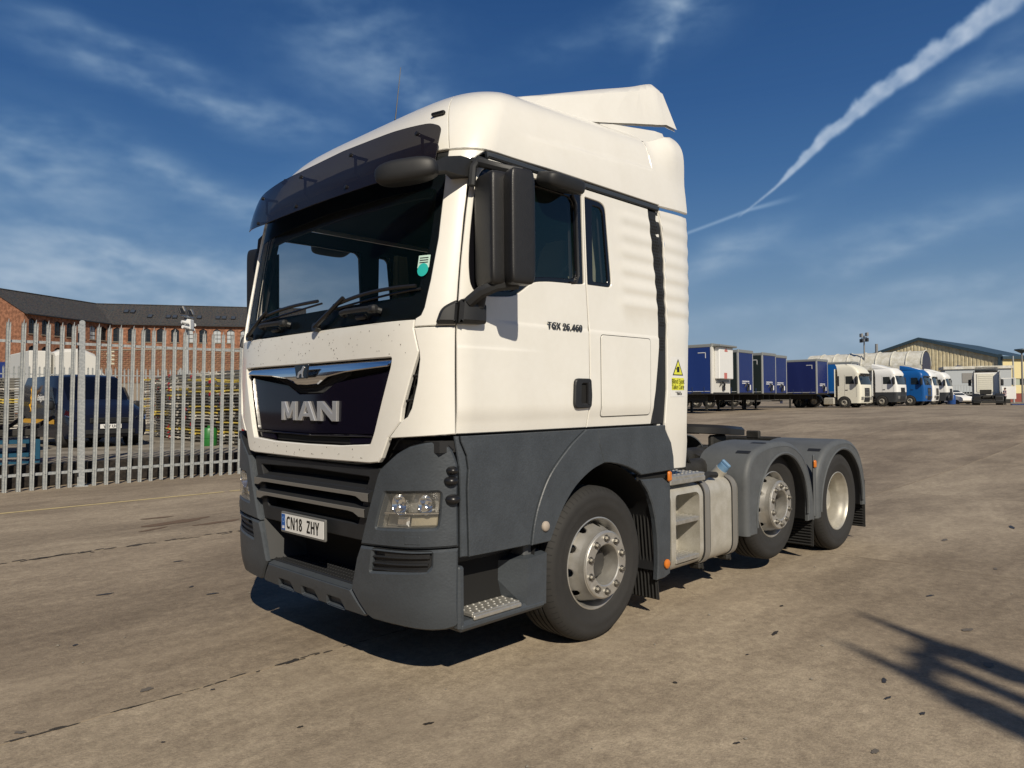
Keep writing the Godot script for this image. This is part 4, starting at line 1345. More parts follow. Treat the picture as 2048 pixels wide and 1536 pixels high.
func bumper(T: Node) -> void:
	var Gm: Material = M.slate
	# dark body behind everything
	var core := G.new()
	core.box(Vector3(-0.95, 0.85, 0), Vector3(0.5, 1.0, 2.1), 0.0)
	put("bumper_core", core, M.black_gap, T)
	put("nose_void", sheet(mirrored(pl([0, 1.10, 1.0, 1.10, 1.0, 1.39, 0, 1.39])), -0.12, 0.01), M.black_gap, T)
	var up := pl([0.613, 0.765, 0.772, 1.172, 0.797, 1.205, 0.922, 1.292, 1.005, 1.332, 1.10, 1.354, 1.18, 1.36, 1.219, 1.35, 1.249, 1.314, 1.268, 1.27, 1.281, 1.232, 1.284, 0.799, 1.174, 0.795, 1.022, 0.784, 0.824, 0.776])
	var lamp := rounded(pl([0.838, 1.074, 1.190, 1.092, 1.181, 0.968, 1.169, 0.901, 0.764, 0.876, 0.785, 0.945]), [0.01, 0.02, 0.0, 0.02, 0.01, 0.0])
	for sd in [1.0, -1.0]:
		var f := func(q: PackedVector2Array) -> PackedVector2Array: return q if sd > 0 else flipped(q)
		var U := put("bumper_corner", sheet(f.call(up), 0.004, 0.05, [f.call(lamp)], "", 0.012), Gm, T)
		put("cap", sheet(f.call(rounded(pl([0.980, 0.808, 1.075, 0.812, 1.078, 0.856, 0.981, 0.851]), 0.006)), 0.0065, 0.004, [], "", 0.002), Gm, U)
		# shelf above the corner
		var shf := G.new()
		var e := [[0.797, 1.205], [0.922, 1.292], [1.005, 1.332], [1.10, 1.354], [1.18, 1.36], [1.219, 1.35], [1.249, 1.314]]
		for k in e.size() - 1:
			var a := cab_point(sd * e[k][0], e[k][1], 0.0, "")
			var b := cab_point(sd * e[k + 1][0], e[k + 1][1], 0.0, "")
			shf.quad(a, b, b + Vector3(0.16, 0.01, -0.1 * sd), a + Vector3(0.16, 0.01, -0.1 * sd))
		put("bumper_shelf", shf, M.black_plastic, U, 40)
		headlamp(f, sd, T)
		var lowp := pl([0.613, 0.757, 0.824, 0.767, 1.022, 0.775, 1.174, 0.786, 1.284, 0.790, 1.270, 0.39, 1.249, 0.372, 1.19, 0.357, 1.11, 0.350, 1.026, 0.349, 0.877, 0.350, 0.681, 0.346, 0.635, 0.362, 0.512, 0.499, 0.575, 0.689])
		var fogq := rounded(pl([0.733, 0.745, 0.76, 0.758, 1.138, 0.772, 1.135, 0.70, 1.108, 0.672, 0.9, 0.65, 0.706, 0.628]), 0.008)
		var L := put("bumper_lower_corner", sheet(f.call(lowp), 0.004, 0.05, [f.call(fogq)], "low", 0.012), Gm, T)
		var ins := put("lamp_insert", sheet(f.call(fogq), -0.02, 0.01), M.black_plastic, L)
		for k in 3:
			var y0: float = [0.705, 0.668, 0.635][k]
			put("insert_rib", sheet(f.call(pl([0.715, y0, 1.115, y0 + 0.03, 1.115, y0 + 0.042, 0.715, y0 + 0.012])), -0.004, 0.018, [], "", 0.004), M.black_plastic, ins)
		put("insert_cover", sheet(f.call(pl([0.82, 0.718, 1.125, 0.735, 1.13, 0.766, 0.82, 0.752])), -0.008, 0.012, [], "", 0.003), M.black_plastic, ins)
		# sensors on the corner
	for q in [[1.249, 1.205, 0.030], [1.243, 1.150, 0.034], [1.253, 1.052, 0.036]]:
		var sg := G.new()
		var b := skin_basis(q[0], q[1])
		var rings := []
		for k in 7:
			var t := k / 6.0 * PI / 2
			var ring := []
			for j in 14:
				var a := TAU * j / 14
				ring.append(cab_point(q[0], q[1], 0.0, "") + b * Vector3(cos(a) * q[2] * cos(t) * 1.15, sin(a) * q[2] * cos(t) * 0.8, sin(t) * 0.045))
			rings.append(ring)
		sg.loft(rings, true, true)
		put("corner_camera", sg, M.black_satin, T, 50)
	# middle grille
	var frame := mirrored(pl([0, 0.775, 0.606, 0.775, 0.756, 1.16, 0.756, 1.20, 0, 1.205]))
	var h1 := rounded(mirrored(pl([0, 1.078, 0.62, 1.078, 0.655, 1.145, 0, 1.155])), 0.012)
	var h2 := rounded(mirrored(pl([0, 0.968, 0.58, 0.968, 0.612, 1.046, 0, 1.046])), 0.012)
	var h3 := rounded(mirrored(pl([0, 0.868, 0.54, 0.868, 0.576, 0.938, 0, 0.938])), 0.012)
	var Fm := put("lower_grille", sheet(frame, -0.035, 0.06, [h1, h2, h3], "", 0.006), M.black_plastic, T)
	for q in [[1.048, 0.688], [0.957, 0.653]]:
		var y: float = q[0]
		var w: float = q[1]
		var sg := G.new()
		var A := []
		for k in 25:
			var s := -w + 2 * w * k / 24.0
			var endk := smoothstep(w - 0.13, w - 0.05, absf(s))
			var b := cab_point(s, y, 0, "")
			A.append([b + Vector3(0.10, 0.055, 0), b + Vector3(0.012, 0.012, 0), b + Vector3(0.0, 0.006, 0), b + Vector3(0.002, -0.012 - 0.026 * endk, 0), b + Vector3(0.03, -0.018 - 0.026 * endk, 0), b + Vector3(0.11, 0.03, 0)])
		sg.loft(A, true, true)
		put("grille_slat", sg, M.black_plastic, Fm, 20)
		var lip := G.new()
		var B := []
		for k in 25:
			var s := -w + 2 * w * k / 24.0
			var endk := smoothstep(w - 0.13, w - 0.05, absf(s))
			var b := cab_point(s, y, 0, "")
			B.append([b + Vector3(0.004, 0.010, 0), b + Vector3(-0.002, 0.0075, 0), b + Vector3(-0.001, -0.012 - 0.025 * endk, 0), b + Vector3(0.006, -0.014 - 0.025 * endk, 0)])
		lip.loft(B, true, true)
		put("slat_trim", lip, M.grey_trim, Fm, 20)
	# plate
	var pc := Vector3(-1.474, 0.80, 0)
	var pb := Transform3D(Basis(Vector3(0, 0, 1), Vector3(0, 1, 0), Vector3(-1, 0, 0)), pc)
	var pg := G.new()
	pg.extrude(rounded(rect(-0.272, -0.068, 0.272, 0.066), 0.012), pb, 0.012, 0.004)
	var P := put("number_plate", pg, M.plate_frame, T)
	var wp := G.new()
	wp.extrude(rounded(rect(-0.258, -0.0535, 0.258, 0.0535), 0.006), pb, 0.0145)
	put("plate_face", wp, M.plate_white, P)
	var bl := G.new()
	bl.extrude(rect(-0.256, -0.0515, -0.211, 0.0515), pb, 0.0155)
	put("blue_band", bl, M.plate_blue, P)
	var stars := G.new()
	for k in 12:
		stars.extrude(rect(-0.0022, -0.0022, 0.0022, 0.0022), pb * Transform3D(Basis(Vector3(0, 0, 1), 0.5), Vector3(-0.2335 + 0.015 * cos(TAU * k / 12), 0.016 + 0.015 * sin(TAU * k / 12), 0)), 0.0162)
	put("stars", stars, M.plate_star, P).set_meta("kind", "stuff")
	words("plate_lettering", "GB", 0.018, 0.001, pb * Vector3(-0.2335, -0.032, 0.016), pb.basis, M.plate_letter_white, P, "Droid Sans", true, 0.9)
	words("plate_lettering", "CN18", 0.078, 0.0015, pb * Vector3(-0.095, 0.0, 0.0152), pb.basis, M.ink, P, "Droid Sans", true, 0.76)
	words("plate_lettering", "ZHY", 0.078, 0.0015, pb * Vector3(0.133, 0.0, 0.0152), pb.basis, M.ink, P, "Droid Sans", true, 0.76)
	for k in 2:
		pass
	# recess below the plate with its step deck
	var deck := G.new()
	deck.box(Vector3(-1.27, 0.50, 0), Vector3(0.3, 0.03, 1.14), 0.006)
	for i in 34:
		for j in 6:
			deck.box(Vector3(-1.40 + j * 0.045, 0.517, -0.5 + i * 0.0303 + (0.012 if j % 2 else 0.0)), Vector3(0.016, 0.008, 0.012), 0.003)
	put("step_deck", deck, M.black_plastic, T)
	for sd in [1.0, -1.0]:
		var ck := G.new()
		ck.quad(cab_point(sd * 0.606, 0.775, -0.03, ""), cab_point(sd * 0.506, 0.51, -0.02, ""), Vector3(-1.15, 0.51, sd * 0.42), Vector3(-1.15, 0.775, sd * 0.5))
		put("recess_cheek", ck, M.black_plastic, T)
	# lower bar with three notches
	var bar := mirrored(pl([0, 0.492, 0.497, 0.492, 0.625, 0.362, 0.60, 0.345, 0, 0.338]))
	var holes := []
	for c in [-0.30, 0.0, 0.30]: holes.append(rounded(pl([c - 0.095, 0.352, c + 0.095, 0.352, c + 0.07, 0.402, c - 0.075, 0.402]), 0.006))
	var B2 := put("bumper_bar", sheet(bar, 0.002, 0.05, holes, "low", 0.01), Gm, T)
	for c in [-0.30, 0.0, 0.30]:
		put("notch", sheet(rect(c - 0.1, 0.345, c + 0.1, 0.41), -0.025, 0.01), Gm, B2)
	var tp := G.new()
	for k in 20:
		var s0 := -0.5 + k * 0.05
		var a := cab_point(s0, 0.49, 0.0, "low")
		var b := cab_point(s0 + 0.05, 0.49, 0.0, "low")
		tp.quad(a, b, b + Vector3(0.06, 0.022, 0), a + Vector3(0.06, 0.022, 0))
	put("bar_top", tp, Gm, B2, 40)
	for sd in [1.0, -1.0]:
		side_step(sd, T)

func headlamp(f: Callable, sd: float, T: Node) -> void:
	var H := put("headlamp", sheet(f.call(pl([0.838, 1.074, 1.190, 1.092, 1.181, 0.968, 1.169, 0.901, 0.764, 0.876, 0.785, 0.945])), -0.075, 0.01), M.lamp_bowl, T)
	# walls of the bowl
	var w := G.new()
	var e := [[0.838, 1.074], [1.190, 1.092], [1.181, 0.968], [1.169, 0.901], [0.764, 0.876], [0.785, 0.945]]
	for k in 6:
		var a: Array = e[k]
		var b: Array = e[(k + 1) % 6]
		w.quad(cab_point(sd * a[0], a[1], -0.005, ""), cab_point(sd * b[0], b[1], -0.005, ""), cab_point(sd * b[0], b[1], -0.075, ""), cab_point(sd * a[0], a[1], -0.075, ""))
	put("lamp_wall", w, M.lamp_bowl, H)
	for q in [[0.935, 1.015, 0.056], [1.125, 1.02, 0.054]]:
		var c := cab_point(sd * q[0], q[1], -0.065, "")
		var r := G.new()
		r.lathe([Vector2(q[2], 0.05), Vector2(q[2] * 0.93, 0.045), Vector2(q[2] * 0.8, 0.018), Vector2(q[2] * 0.5, 0.0), Vector2(0.012, -0.006), Vector2(0.011, 0.022), Vector2(0.0, 0.026)], c, Vector3(-1, 0, 0.12 * sd), 24)
		put("reflector", r, M.lamp_chrome, H, 50)
	var shelf := put("lamp_divider", sheet(f.call(pl([0.80, 0.955, 1.18, 0.972, 1.18, 0.985, 0.82, 0.968])), -0.02, 0.05, [], "", 0.003), M.lamp_chrome, H)
	put("indicator", sheet(f.call(pl([0.98, 0.892, 1.165, 0.905, 1.172, 0.958, 0.99, 0.948])), -0.045, 0.02, [], "", 0.008), M.lamp_amber, H)
	put("side_light", sheet(f.call(pl([0.875, 0.888, 0.965, 0.892, 0.975, 0.946, 0.885, 0.94])), -0.045, 0.02, [], "", 0.012), M.lamp_chrome, H)
	put("lens", sheet(f.call(rounded(pl([0.840, 1.070, 1.187, 1.088, 1.178, 0.968, 1.166, 0.905, 0.767, 0.880, 0.788, 0.945]), 0.01)), 0.0, 0.004, [], "", 0.002), M.lamp_lens, H)

func tread_plate(g: G, c: Vector3, sx: float, sz: float, nx: int, nz: int) -> void:
	g.box(c, Vector3(sx, 0.022, sz), 0.004)
	for i in nx:
		for j in nz:
			var o := c + Vector3(-sx / 2 + sx * (i + 0.5 + (0.25 if j % 2 else -0.1)) / nx, 0.011, -sz / 2 + sz * (j + 0.5) / nz)
			g.lathe([Vector2(0.010, 0.0), Vector2(0.0075, 0.004), Vector2(0.006, 0.0035), Vector2(0.0, 0.001)], o, Vector3.UP, 8)

func side_step(sd: float, T: Node) -> void:
	var s := part("side_step", T)
	var Gm: Material = M.slate
	var g := G.new()
	g.box(Vector3(-0.92, 0.58, sd * 0.93), Vector3(0.66, 0.44, 0.03), 0.005)
	put("well_back", g, Gm, s)
	g = G.new()
	g.box(Vector3(-0.90, 0.76, sd * 1.0), Vector3(0.64, 0.2, 0.12), 0.02)
	put("well_hood", g, M.black_plastic, s)
	# sill with rounded lower edge and the two posts, one moulding
	g = G.new()
	g.box(Vector3(-0.90, 0.365, sd * 1.065), Vector3(0.68, 0.055, 0.29), 0.02)
	g.box(Vector3(-1.222, 0.52, sd * 1.06), Vector3(0.045, 0.34, 0.29), 0.012)
	put("step_frame", g, Gm, s, 30)
	g = G.new()
	var A := [Vector3(-0.72, 0.36, sd * 1.205), Vector3(-0.555, 0.36, sd * 1.205), Vector3(-0.545, 0.66, sd * 1.205), Vector3(-0.71, 0.65, sd * 1.205)]
	var Bk := [Vector3(-0.79, 0.36, sd * 0.95), Vector3(-0.56, 0.36, sd * 0.95), Vector3(-0.55, 0.70, sd * 0.95), Vector3(-0.86, 0.62, sd * 0.95)]
	if sd > 0: g.loft([Bk, A], true, true)
	else: g.loft([A, Bk], true, true)
	put("step_cheek", g, Gm, s)
	g = G.new()
	g.box(Vector3(-0.66, 0.70, sd * 1.06), Vector3(0.07, 0.1, 0.2), 0.01)
	put("hinge_block", g, M.grey_plastic, s)
	g = G.new()
	tread_plate(g, Vector3(-0.955, 0.408, sd * 1.10), 0.37, 0.19, 8, 5)
	g.box(Vector3(-0.955, 0.398, sd * 1.203), Vector3(0.37, 0.026, 0.02), 0.006)
	put("tread", g, M.alu_tread, s)
	g = G.new()
	g.extrude(rounded(rect(-0.075, -0.06, 0.075, 0.06), 0.012), Transform3D(Basis(Vector3(sd, 0, 0), Vector3(0, 1, 0), Vector3(0, 0, sd)), Vector3(-0.84, 0.47, sd * 0.946)), 0.004, 0.002)
	put("service_flap", g, Gm, s)
	g = G.new()
	g.extrude(rounded(rect(-0.012, -0.022, 0.012, 0.022), 0.01), Transform3D(Basis(Vector3(sd, 0, 0), Vector3(0, 1, 0), Vector3(0, 0, sd)), Vector3(-0.84, 0.53, sd * 0.95)), 0.004, 0.001)
	put("flap_slot", g, M.black_gap, s)

func rounded_shell(c: Vector3, half: Vector3, e: float, b := Basis(), rows := 14, cols := 28) -> G:
	var g := G.new()
	var rings := []
	for i in range(1, rows):
		var t := PI * i / rows - PI / 2
		var ct := pow(absf(cos(t)), e)
		var stt := signf(sin(t)) * pow(absf(sin(t)), e)
		var ring := []
		for k in cols:
			var a := TAU * k / cols
			var ca := signf(cos(a)) * pow(absf(cos(a)), e)
			var sa := signf(sin(a)) * pow(absf(sin(a)), e)
			ring.append(c + b * Vector3(half.x * ct * ca, half.y * stt, -half.z * ct * sa))
		rings.append(ring)
	g.loft(rings, true, true)
	return g

func mirrors(T: Node) -> void:
	for sd in [1.0, -1.0]:
		var mr := part("door_mirror", T)
		# main head: two shells with a joint between
		var turn := Basis(Vector3.UP, deg_to_rad(-14.0 * sd))
		put("mirror_shell", rounded_shell(Vector3(-1.09, 2.487, sd * 1.338), Vector3(0.075, 0.305, 0.101), 0.22, turn, 22, 40), M.black_grain, mr, 50)
		put("mirror_outer_shell", rounded_shell(Vector3(-1.052, 2.487, sd * 1.488), Vector3(0.075, 0.305, 0.0475), 0.24, turn, 22, 40), M.black_grain, mr, 50)
		var gl := G.new()
		gl.box(Vector3(-1.018, 2.487, sd * 1.38), Vector3(0.006, 0.54, 0.26), 0.0, turn)
		put("mirror_glass", gl, M.mirror_glass, mr)
		var g := G.new()
		g.tube([Vector3(-1.20, 2.10, sd * 1.25), Vector3(-1.17, 2.15, sd * 1.31), Vector3(-1.12, 2.185, sd * 1.38), Vector3(-1.02, 2.20, sd * 1.44)], 0.034, 8)
		put("lower_arm", g, M.black_plastic, mr, 40)
		g = G.new()
		g.tube([Vector3(-1.12, 2.89, sd * 1.19), Vector3(-1.10, 2.87, sd * 1.26), Vector3(-1.05, 2.83, sd * 1.36), Vector3(-0.96, 2.815, sd * 1.42)], 0.026, 8)
		g.tube([Vector3(-1.16, 2.74, sd * 1.235), Vector3(-1.15, 2.84, sd * 1.235), Vector3(-1.10, 2.90, sd * 1.225), Vector3(-1.02, 2.89, sd * 1.23)], 0.022, 8)
		put("upper_arm", g, M.black_plastic, mr, 40)
		# foot that wraps the corner
		put("mirror_foot", sheet((func(q): return q if sd > 0 else flipped(q)).call(rounded(pl([1.155, 1.985, 1.175, 2.065, 1.235, 2.105, 1.254, 2.11, 1.254, 1.985]), [0.01, 0.03, 0.02, 0.005, 0.005])), 0.045, 0.05, [], "", 0.015), M.black_plastic, mr)
		put("mirror_foot", sheet((func(q): return q if sd > 0 else flipped(q)).call(rounded(pl([1.262, 1.985, 1.262, 2.112, 1.30, 2.125, 1.36, 2.10, 1.42, 2.10, 1.43, 1.99]), [0.005, 0.005, 0.01, 0.01, 0.02, 0.02])), 0.055, 0.06, [], "", 0.018), M.black_plastic, mr)
		g = G.new()
		g.tube([cab_point(sd * 1.37, 2.08, 0.03, ""), cab_point(sd * 1.36, 2.14, 0.05, "")], 0.032, 10)
		put("mirror_pivot", g, M.black_plastic, mr, 40)
		# ramp mirror over the door window
		g = rounded_shell(cab_point(sd * 1.955, 2.882, 0.075, ""), Vector3(0.17, 0.048, 0.085), 0.5, Basis(Vector3(1, 0, 0), 0.25 * sd) * Basis(Vector3(0, 0, 1), deg_to_rad(0)), 14, 28)
		var ramp := put("ramp_mirror", g, M.black_plastic, T, 50)
		g = G.new()
		g.box(cab_point(sd * 1.93, 2.925, 0.02, ""), Vector3(0.12, 0.04, 0.09), 0.012)
		put("ramp_bracket", g, M.black_plastic, ramp)
	# front mirror on the nearside pillar
	var fm := part("front_mirror", T)
	put("mirror_shell", rounded_shell(Vector3(-1.475, 2.782, 1.075), Vector3(0.07, 0.066, 0.175), 0.7, Basis(Vector3.UP, deg_to_rad(34)) * Basis(Vector3(1, 0, 0), -0.10), 18, 30), M.black_plastic, fm, 60)
	var g := G.new()
	g.loft([[Vector3(-1.42, 2.81, 1.22), Vector3(-1.37, 2.81, 1.17), Vector3(-1.37, 2.765, 1.17), Vector3(-1.42, 2.765, 1.22)], [Vector3(-1.33, 2.865, 1.22), Vector3(-1.29, 2.865, 1.17), Vector3(-1.29, 2.79, 1.17), Vector3(-1.33, 2.79, 1.22)], [Vector3(-1.22, 2.895, 1.215), Vector3(-1.20, 2.895, 1.12), Vector3(-1.21, 2.79, 1.12), Vector3(-1.23, 2.79, 1.215)], [Vector3(-1.12, 2.90, 1.21), Vector3(-1.12, 2.90, 1.15), Vector3(-1.12, 2.80, 1.15), Vector3(-1.12, 2.80, 1.21)]], true, true)
	put("mirror_arm", g, M.black_plastic, fm, 30)

func ribbed_flap(called: String, at: Vector3, w: float, h: float, vertical: bool, T: Node, lean := 0.0) -> void:
	var g := G.new()
	var b := Basis(Vector3(0, 0, 1), lean)
	g.box(at, Vector3(0.012, h, w), 0.003, b)
	var n := int((w if vertical else h) / 0.028)
	for k in n:
		for fb in [-1, 1]:
			if vertical: g.box(at + b * Vector3(fb * 0.01, 0, -w / 2 + w * (k + 0.5) / n), Vector3(0.014, h * 0.98, 0.010), 0.003, b)
			else: g.box(at + b * Vector3(fb * 0.01, -h / 2 + h * (k + 0.5) / n, 0), Vector3(0.014, 0.010, w * 0.94), 0.003, b)
	put(called, g, M.rubber, T)

func arc_fender(c: Vector2, r: float, a0: float, a1: float, z0: float, z1: float, sd: float, lip: float, front_leg: float, rear_leg: float) -> G:
	var g := G.new()
	var rings := []
	var pts := []
	var n := 26
	for k in n + 1:
		var a := lerpf(a0, a1, float(k) / n)
		pts.append([Vector2(cos(a), sin(a)), c + Vector2(cos(a), sin(a)) * r])
	if front_leg > 0: pts.push_front([Vector2(-1, 0.15).normalized(), pts[0][1] + Vector2(-0.03, -front_leg)])
	if rear_leg > 0: pts.append([Vector2(1, 0.1).normalized(), pts[-1][1] + Vector2(0.02, -rear_leg)])
	for q in pts:
		var d: Vector2 = q[0]
		var o: Vector2 = q[1]
		var i := o - d * lip
		var e := 0.035
		var ring := [Vector3(o.x, o.y, sd * z0), Vector3(o.x, o.y, sd * (z1 - e)), Vector3(o.x - d.x * e * 0.3, o.y - d.y * e * 0.3, sd * (z1 - e * 0.3)), Vector3(o.x - d.x * e, o.y - d.y * e, sd * z1), Vector3(i.x, i.y, sd * (z1 + 0.004)), Vector3(i.x, i.y, sd * (z1 - 0.01)), Vector3(o.x - d.x * (e + 0.01), o.y - d.y * (e + 0.01), sd * (z1 - 0.012)), Vector3(o.x - d.x * 0.012, o.y - d.y * 0.012, sd * (z1 - e)), Vector3(o.x - d.x * 0.012, o.y - d.y * 0.012, sd * z0)]
		if sd > 0: ring.reverse()
		rings.append(ring)
	g.loft(rings, true, true)
	return g

# moulded fender: a top sheet that follows a line and a side face with a round cut-out for the wheel
func fender(called: String, line: Array, c: Vector2, r: float, feet: float, sd: float, z0: float, z1: float, T: Node) -> Node:
	var top := curve(line, 5)
	var rings := []
	for i in top.size():
		var d := (top[mini(i + 1, top.size() - 1)] - top[maxi(i - 1, 0)]).normalized()
		var n := Vector2(-d.y, d.x)
		var o := top[i]
		var e := 0.045
		var ring := [Vector3(o.x, o.y, sd * z0), Vector3(o.x, o.y, sd * (z1 - e))]
		for k in [0.35, 0.7, 1.0]:
			var a: float = k * PI / 2
			ring.append(Vector3(o.x - n.x * e * (1 - cos(a)), o.y - n.y * e * (1 - cos(a)), sd * (z1 - e + e * sin(a))))
		ring.append(Vector3(o.x - n.x * (e + 0.012), o.y - n.y * (e + 0.012), sd * (z1 - 0.02)))
		ring.append(Vector3(o.x - n.x * 0.014, o.y - n.y * 0.014, sd * z0))
		if sd > 0: ring.reverse()
		rings.append(ring)
	var g := G.new()
	g.loft(rings, true, true)
	var F := put(called, g, M.slate_fender, T, 35)
	var side := PackedVector2Array()
	for v in G.inset(reversed(top), 0.04): side.append(v)
	side.reverse()
	side[0].y = top[0].y; side[side.size() - 1].y = top[-1].y
	var arc := PackedVector2Array()
	for k in 33:
		var a := lerpf(-0.25, PI + 0.25, k / 32.0)
		var q := c + Vector2(cos(a), sin(a)) * r
		if q.y > feet and q.x < side[side.size() - 1].x - 0.03 and q.x > side[0].x + 0.03: arc.append(q)
	side.append(Vector2(arc[0].x, side[side.size() - 1].y))
	side.append_array(arc)
	side.append(Vector2(arc[-1].x, side[0].y))
	g = G.new()
	g.extrude(side, Transform3D(Basis(), Vector3(0, 0, z1 - 0.035 if sd > 0 else -z1 + 0.003)), 0.032, 0.006)
	put("fender_side", g, M.slate_fender, F)
	# rolled lip round the cut-out
	var lip := []
	for v in arc: lip.append(Vector3(v.x, v.y, sd * (z1 - 0.004)))
	g = G.new()
	g.tube(lip, 0.014, 6)
	put("fender_lip", g, M.slate_fender, F, 50)
	return F

func chassis(T: Node) -> void:
	# wheels
	for sd in [1.0, -1.0]:
		lorry_wheel("front_wheel", Vector3(0, 0.5, sd * 1.155), sd, true, T, M.wheel_alloy)
		lorry_wheel("lift_axle_wheel", Vector3(2.6, 0.604, sd * 1.155), sd, true, T, M.wheel_alloy, 0.28)
		lorry_wheel("drive_wheel", Vector3(3.95, 0.5, sd * 1.230), sd, false, T, M.wheel_steel, 0.28)
		lorry_wheel("drive_wheel", Vector3(3.95, 0.5, sd * 0.91), sd, false, T, M.wheel_steel, 0.28)
		# arch liner of the front wheel
		var g := G.new()
		var rings := []
		for k in 21:
			var a := lerpf(deg_to_rad(-14), deg_to_rad(184), k / 20.0)
			rings.append([Vector3(cos(a) * 0.66, 0.5 + sin(a) * 0.655, sd * 1.19), Vector3(cos(a) * 0.66, 0.5 + sin(a) * 0.655, sd * 0.62)])
		g.loft(rings, false)
		put("arch_liner", g, M.black_plastic, T, 60)
		g = G.new()
		g.box(Vector3(0.0, 0.85, sd * 0.6), Vector3(1.2, 0.6, 0.03), 0.0)
		put("arch_inner_wall", g, M.black_plastic, T)
		ribbed_flap("mud_flap", Vector3(0.66, 0.45, sd * 1.0), 0.36, 0.66, true, T, deg_to_rad(6))
		# fenders over the rear wheels
		fender("wheel_fender", [1.875, 0.42, 1.875, 0.80, 1.89, 0.96, 1.98, 1.09, 2.16, 1.155, 2.42, 1.182, 2.70, 1.172, 2.92, 1.10, 3.08, 0.98, 3.19, 0.80, 3.25, 0.60, 3.27, 0.40], Vector2(2.58, 0.545), 0.53, 0.43, sd, 0.80, 1.275, T)
		fender("wheel_fender", [3.285, 0.40, 3.29, 0.62, 3.33, 0.84, 3.45, 1.0, 3.64, 1.10, 3.92, 1.135, 4.20, 1.115, 4.42, 1.01, 4.55, 0.84, 4.62, 0.62, 4.64, 0.40], Vector2(3.96, 0.47), 0.575, 0.41, sd, 0.62, 1.285, T)
		var g5 := G.new()
		g5.box(Vector3(3.28, 0.72, sd * 1.262), Vector3(0.05, 0.6, 0.02), 0.008)
		put("fender_bridge", g5, M.slate_fender, T)
		for q in [[2.02, 1.108, 0.45], [2.30, 1.172, 0.15], [3.52, 1.045, 0.55]]:
			g = G.new()
			g.box(Vector3(q[0], q[1], sd * 1.17), Vector3(0.05, 0.014, 0.13), 0.004, Basis(Vector3(0, 0, 1), q[2]))
			put("fender_latch", g, M.black_plastic, T)
		ribbed_flap("spray_flap", Vector3(3.27, 0.34, sd * 1.02), 0.46, 0.42, false, T)
		ribbed_flap("spray_flap", Vector3(4.66, 0.40, sd * 0.96), 0.6, 0.52, false, T)
		# lamps
		for q in [[0.775, 1.01, 1.215, false], [0.74, 0.38, 1.215, true], [3.27, 0.93, 1.265, false]]:
			g = G.new()
			if q[3]: g.lathe([Vector2(0.034, 0.0), Vector2(0.033, 0.01), Vector2(0.02, 0.018), Vector2(0.0, 0.02)], Vector3(q[0], q[1], sd * q[2]), Vector3(0, 0, sd), 20)
			else: g.box(Vector3(q[0], q[1], sd * (q[2] + 0.01)), Vector3(0.045, 0.075, 0.025), 0.01)
			put("side_marker", g, M.amber_lens, T, 40)
		# rails
		g = G.new()
		g.box(Vector3(2.2, 0.86, sd * 0.39), Vector3(5.4, 0.26, 0.08), 0.01)
		put("chassis_rail", g, M.chassis_grey, T)
	tank(T)
	var g := G.new()
	for x in [0.0, 2.6, 3.95]: g.bar(Vector3(x, 0.5 if x != 2.6 else 0.604, -0.95), Vector3(x, 0.5 if x != 2.6 else 0.604, 0.95), 0.075, 0.075, 12)
	g.lathe([Vector2(0.0, -0.22), Vector2(0.16, -0.2), Vector2(0.2, 0), Vector2(0.16, 0.2), Vector2(0.0, 0.22)], Vector3(3.95, 0.5, 0), Vector3(1, 0, 0), 20)
	put("axle", g, M.chassis_grey, T, 40)
	# gearbox, catwalk and pipework behind the cab
	g = G.new()
	g.box(Vector3(1.0, 0.8, 0), Vector3(1.2, 0.5, 0.6), 0.05)
	g.box(Vector3(1.75, 1.0, 0), Vector3(0.9, 0.03, 0.8), 0.005)
	g.box(Vector3(0.86, 1.15, 0), Vector3(0.25, 0.35, 1.6), 0.03)
	put("drivetrain", g, M.chassis_grey, T)
	var rng := RandomNumberGenerator.new()
	rng.seed = 11
	for k in 9:
		g = G.new()
		var z := 0.75 - k * 0.16
		var p0 := Vector3(1.0 + rng.randf() * 0.2, 1.0 + rng.randf() * 0.2, z)
		var pts := []
		for j in 12:
			var t := j / 11.0
			pts.append(p0 + Vector3(t * 1.1, 0.10 * sin(t * TAU * 1.2 + k) - 0.05 * t, 0.14 * sin(t * 5 + k * 2)))
		g.tube(pts, 0.016, 6)
		put("air_line", g, M.rubber, T, 40)
	g = G.new()
	for q in [[1.55, 0.95, 0.8], [1.75, 1.02, 0.62], [2.0, 0.98, 0.70]]: g.bar(Vector3(q[0], q[1], q[2]), Vector3(q[0] + 0.5, q[1], q[2]), 0.1, 0.1, 14)
	put("air_tank", g, M.chassis_grey, T, 40)
	# fifth wheel
	var fw := part("fifth_wheel", T)
	g = G.new()
	var pts2 := PackedVector2Array()
	for k in 30:
		var a := PI * 0.5 + PI * k / 29.0
		pts2.append(Vector2(3.42 + 0.47 * cos(a), 0.48 * sin(a)))
	pts2.append_array(PackedVector2Array([Vector2(3.80, -0.44), Vector2(3.93, -0.30), Vector2(3.90, -0.16), Vector2(3.60, -0.05), Vector2(3.55, 0.0), Vector2(3.60, 0.05), Vector2(3.90, 0.16), Vector2(3.93, 0.30), Vector2(3.80, 0.44)]))
	g.extrude(pts2, Transform3D(Basis(Vector3(1, 0, 0), Vector3(0, 0, -1), Vector3(0, 1, 0)).rotated(Vector3(0, 0, 1), deg_to_rad(-4)), Vector3(-0.30, 1.44, 0)), 0.09, 0.03)
	put("coupling_plate", g, M.grease_and_nut_dark, fw, 30)
	g = G.new()
	g.box(Vector3(3.05, 1.08, 0.36), Vector3(0.3, 0.24, 0.06), 0.02)
	g.box(Vector3(3.05, 1.08, -0.36), Vector3(0.3, 0.24, 0.06), 0.02)
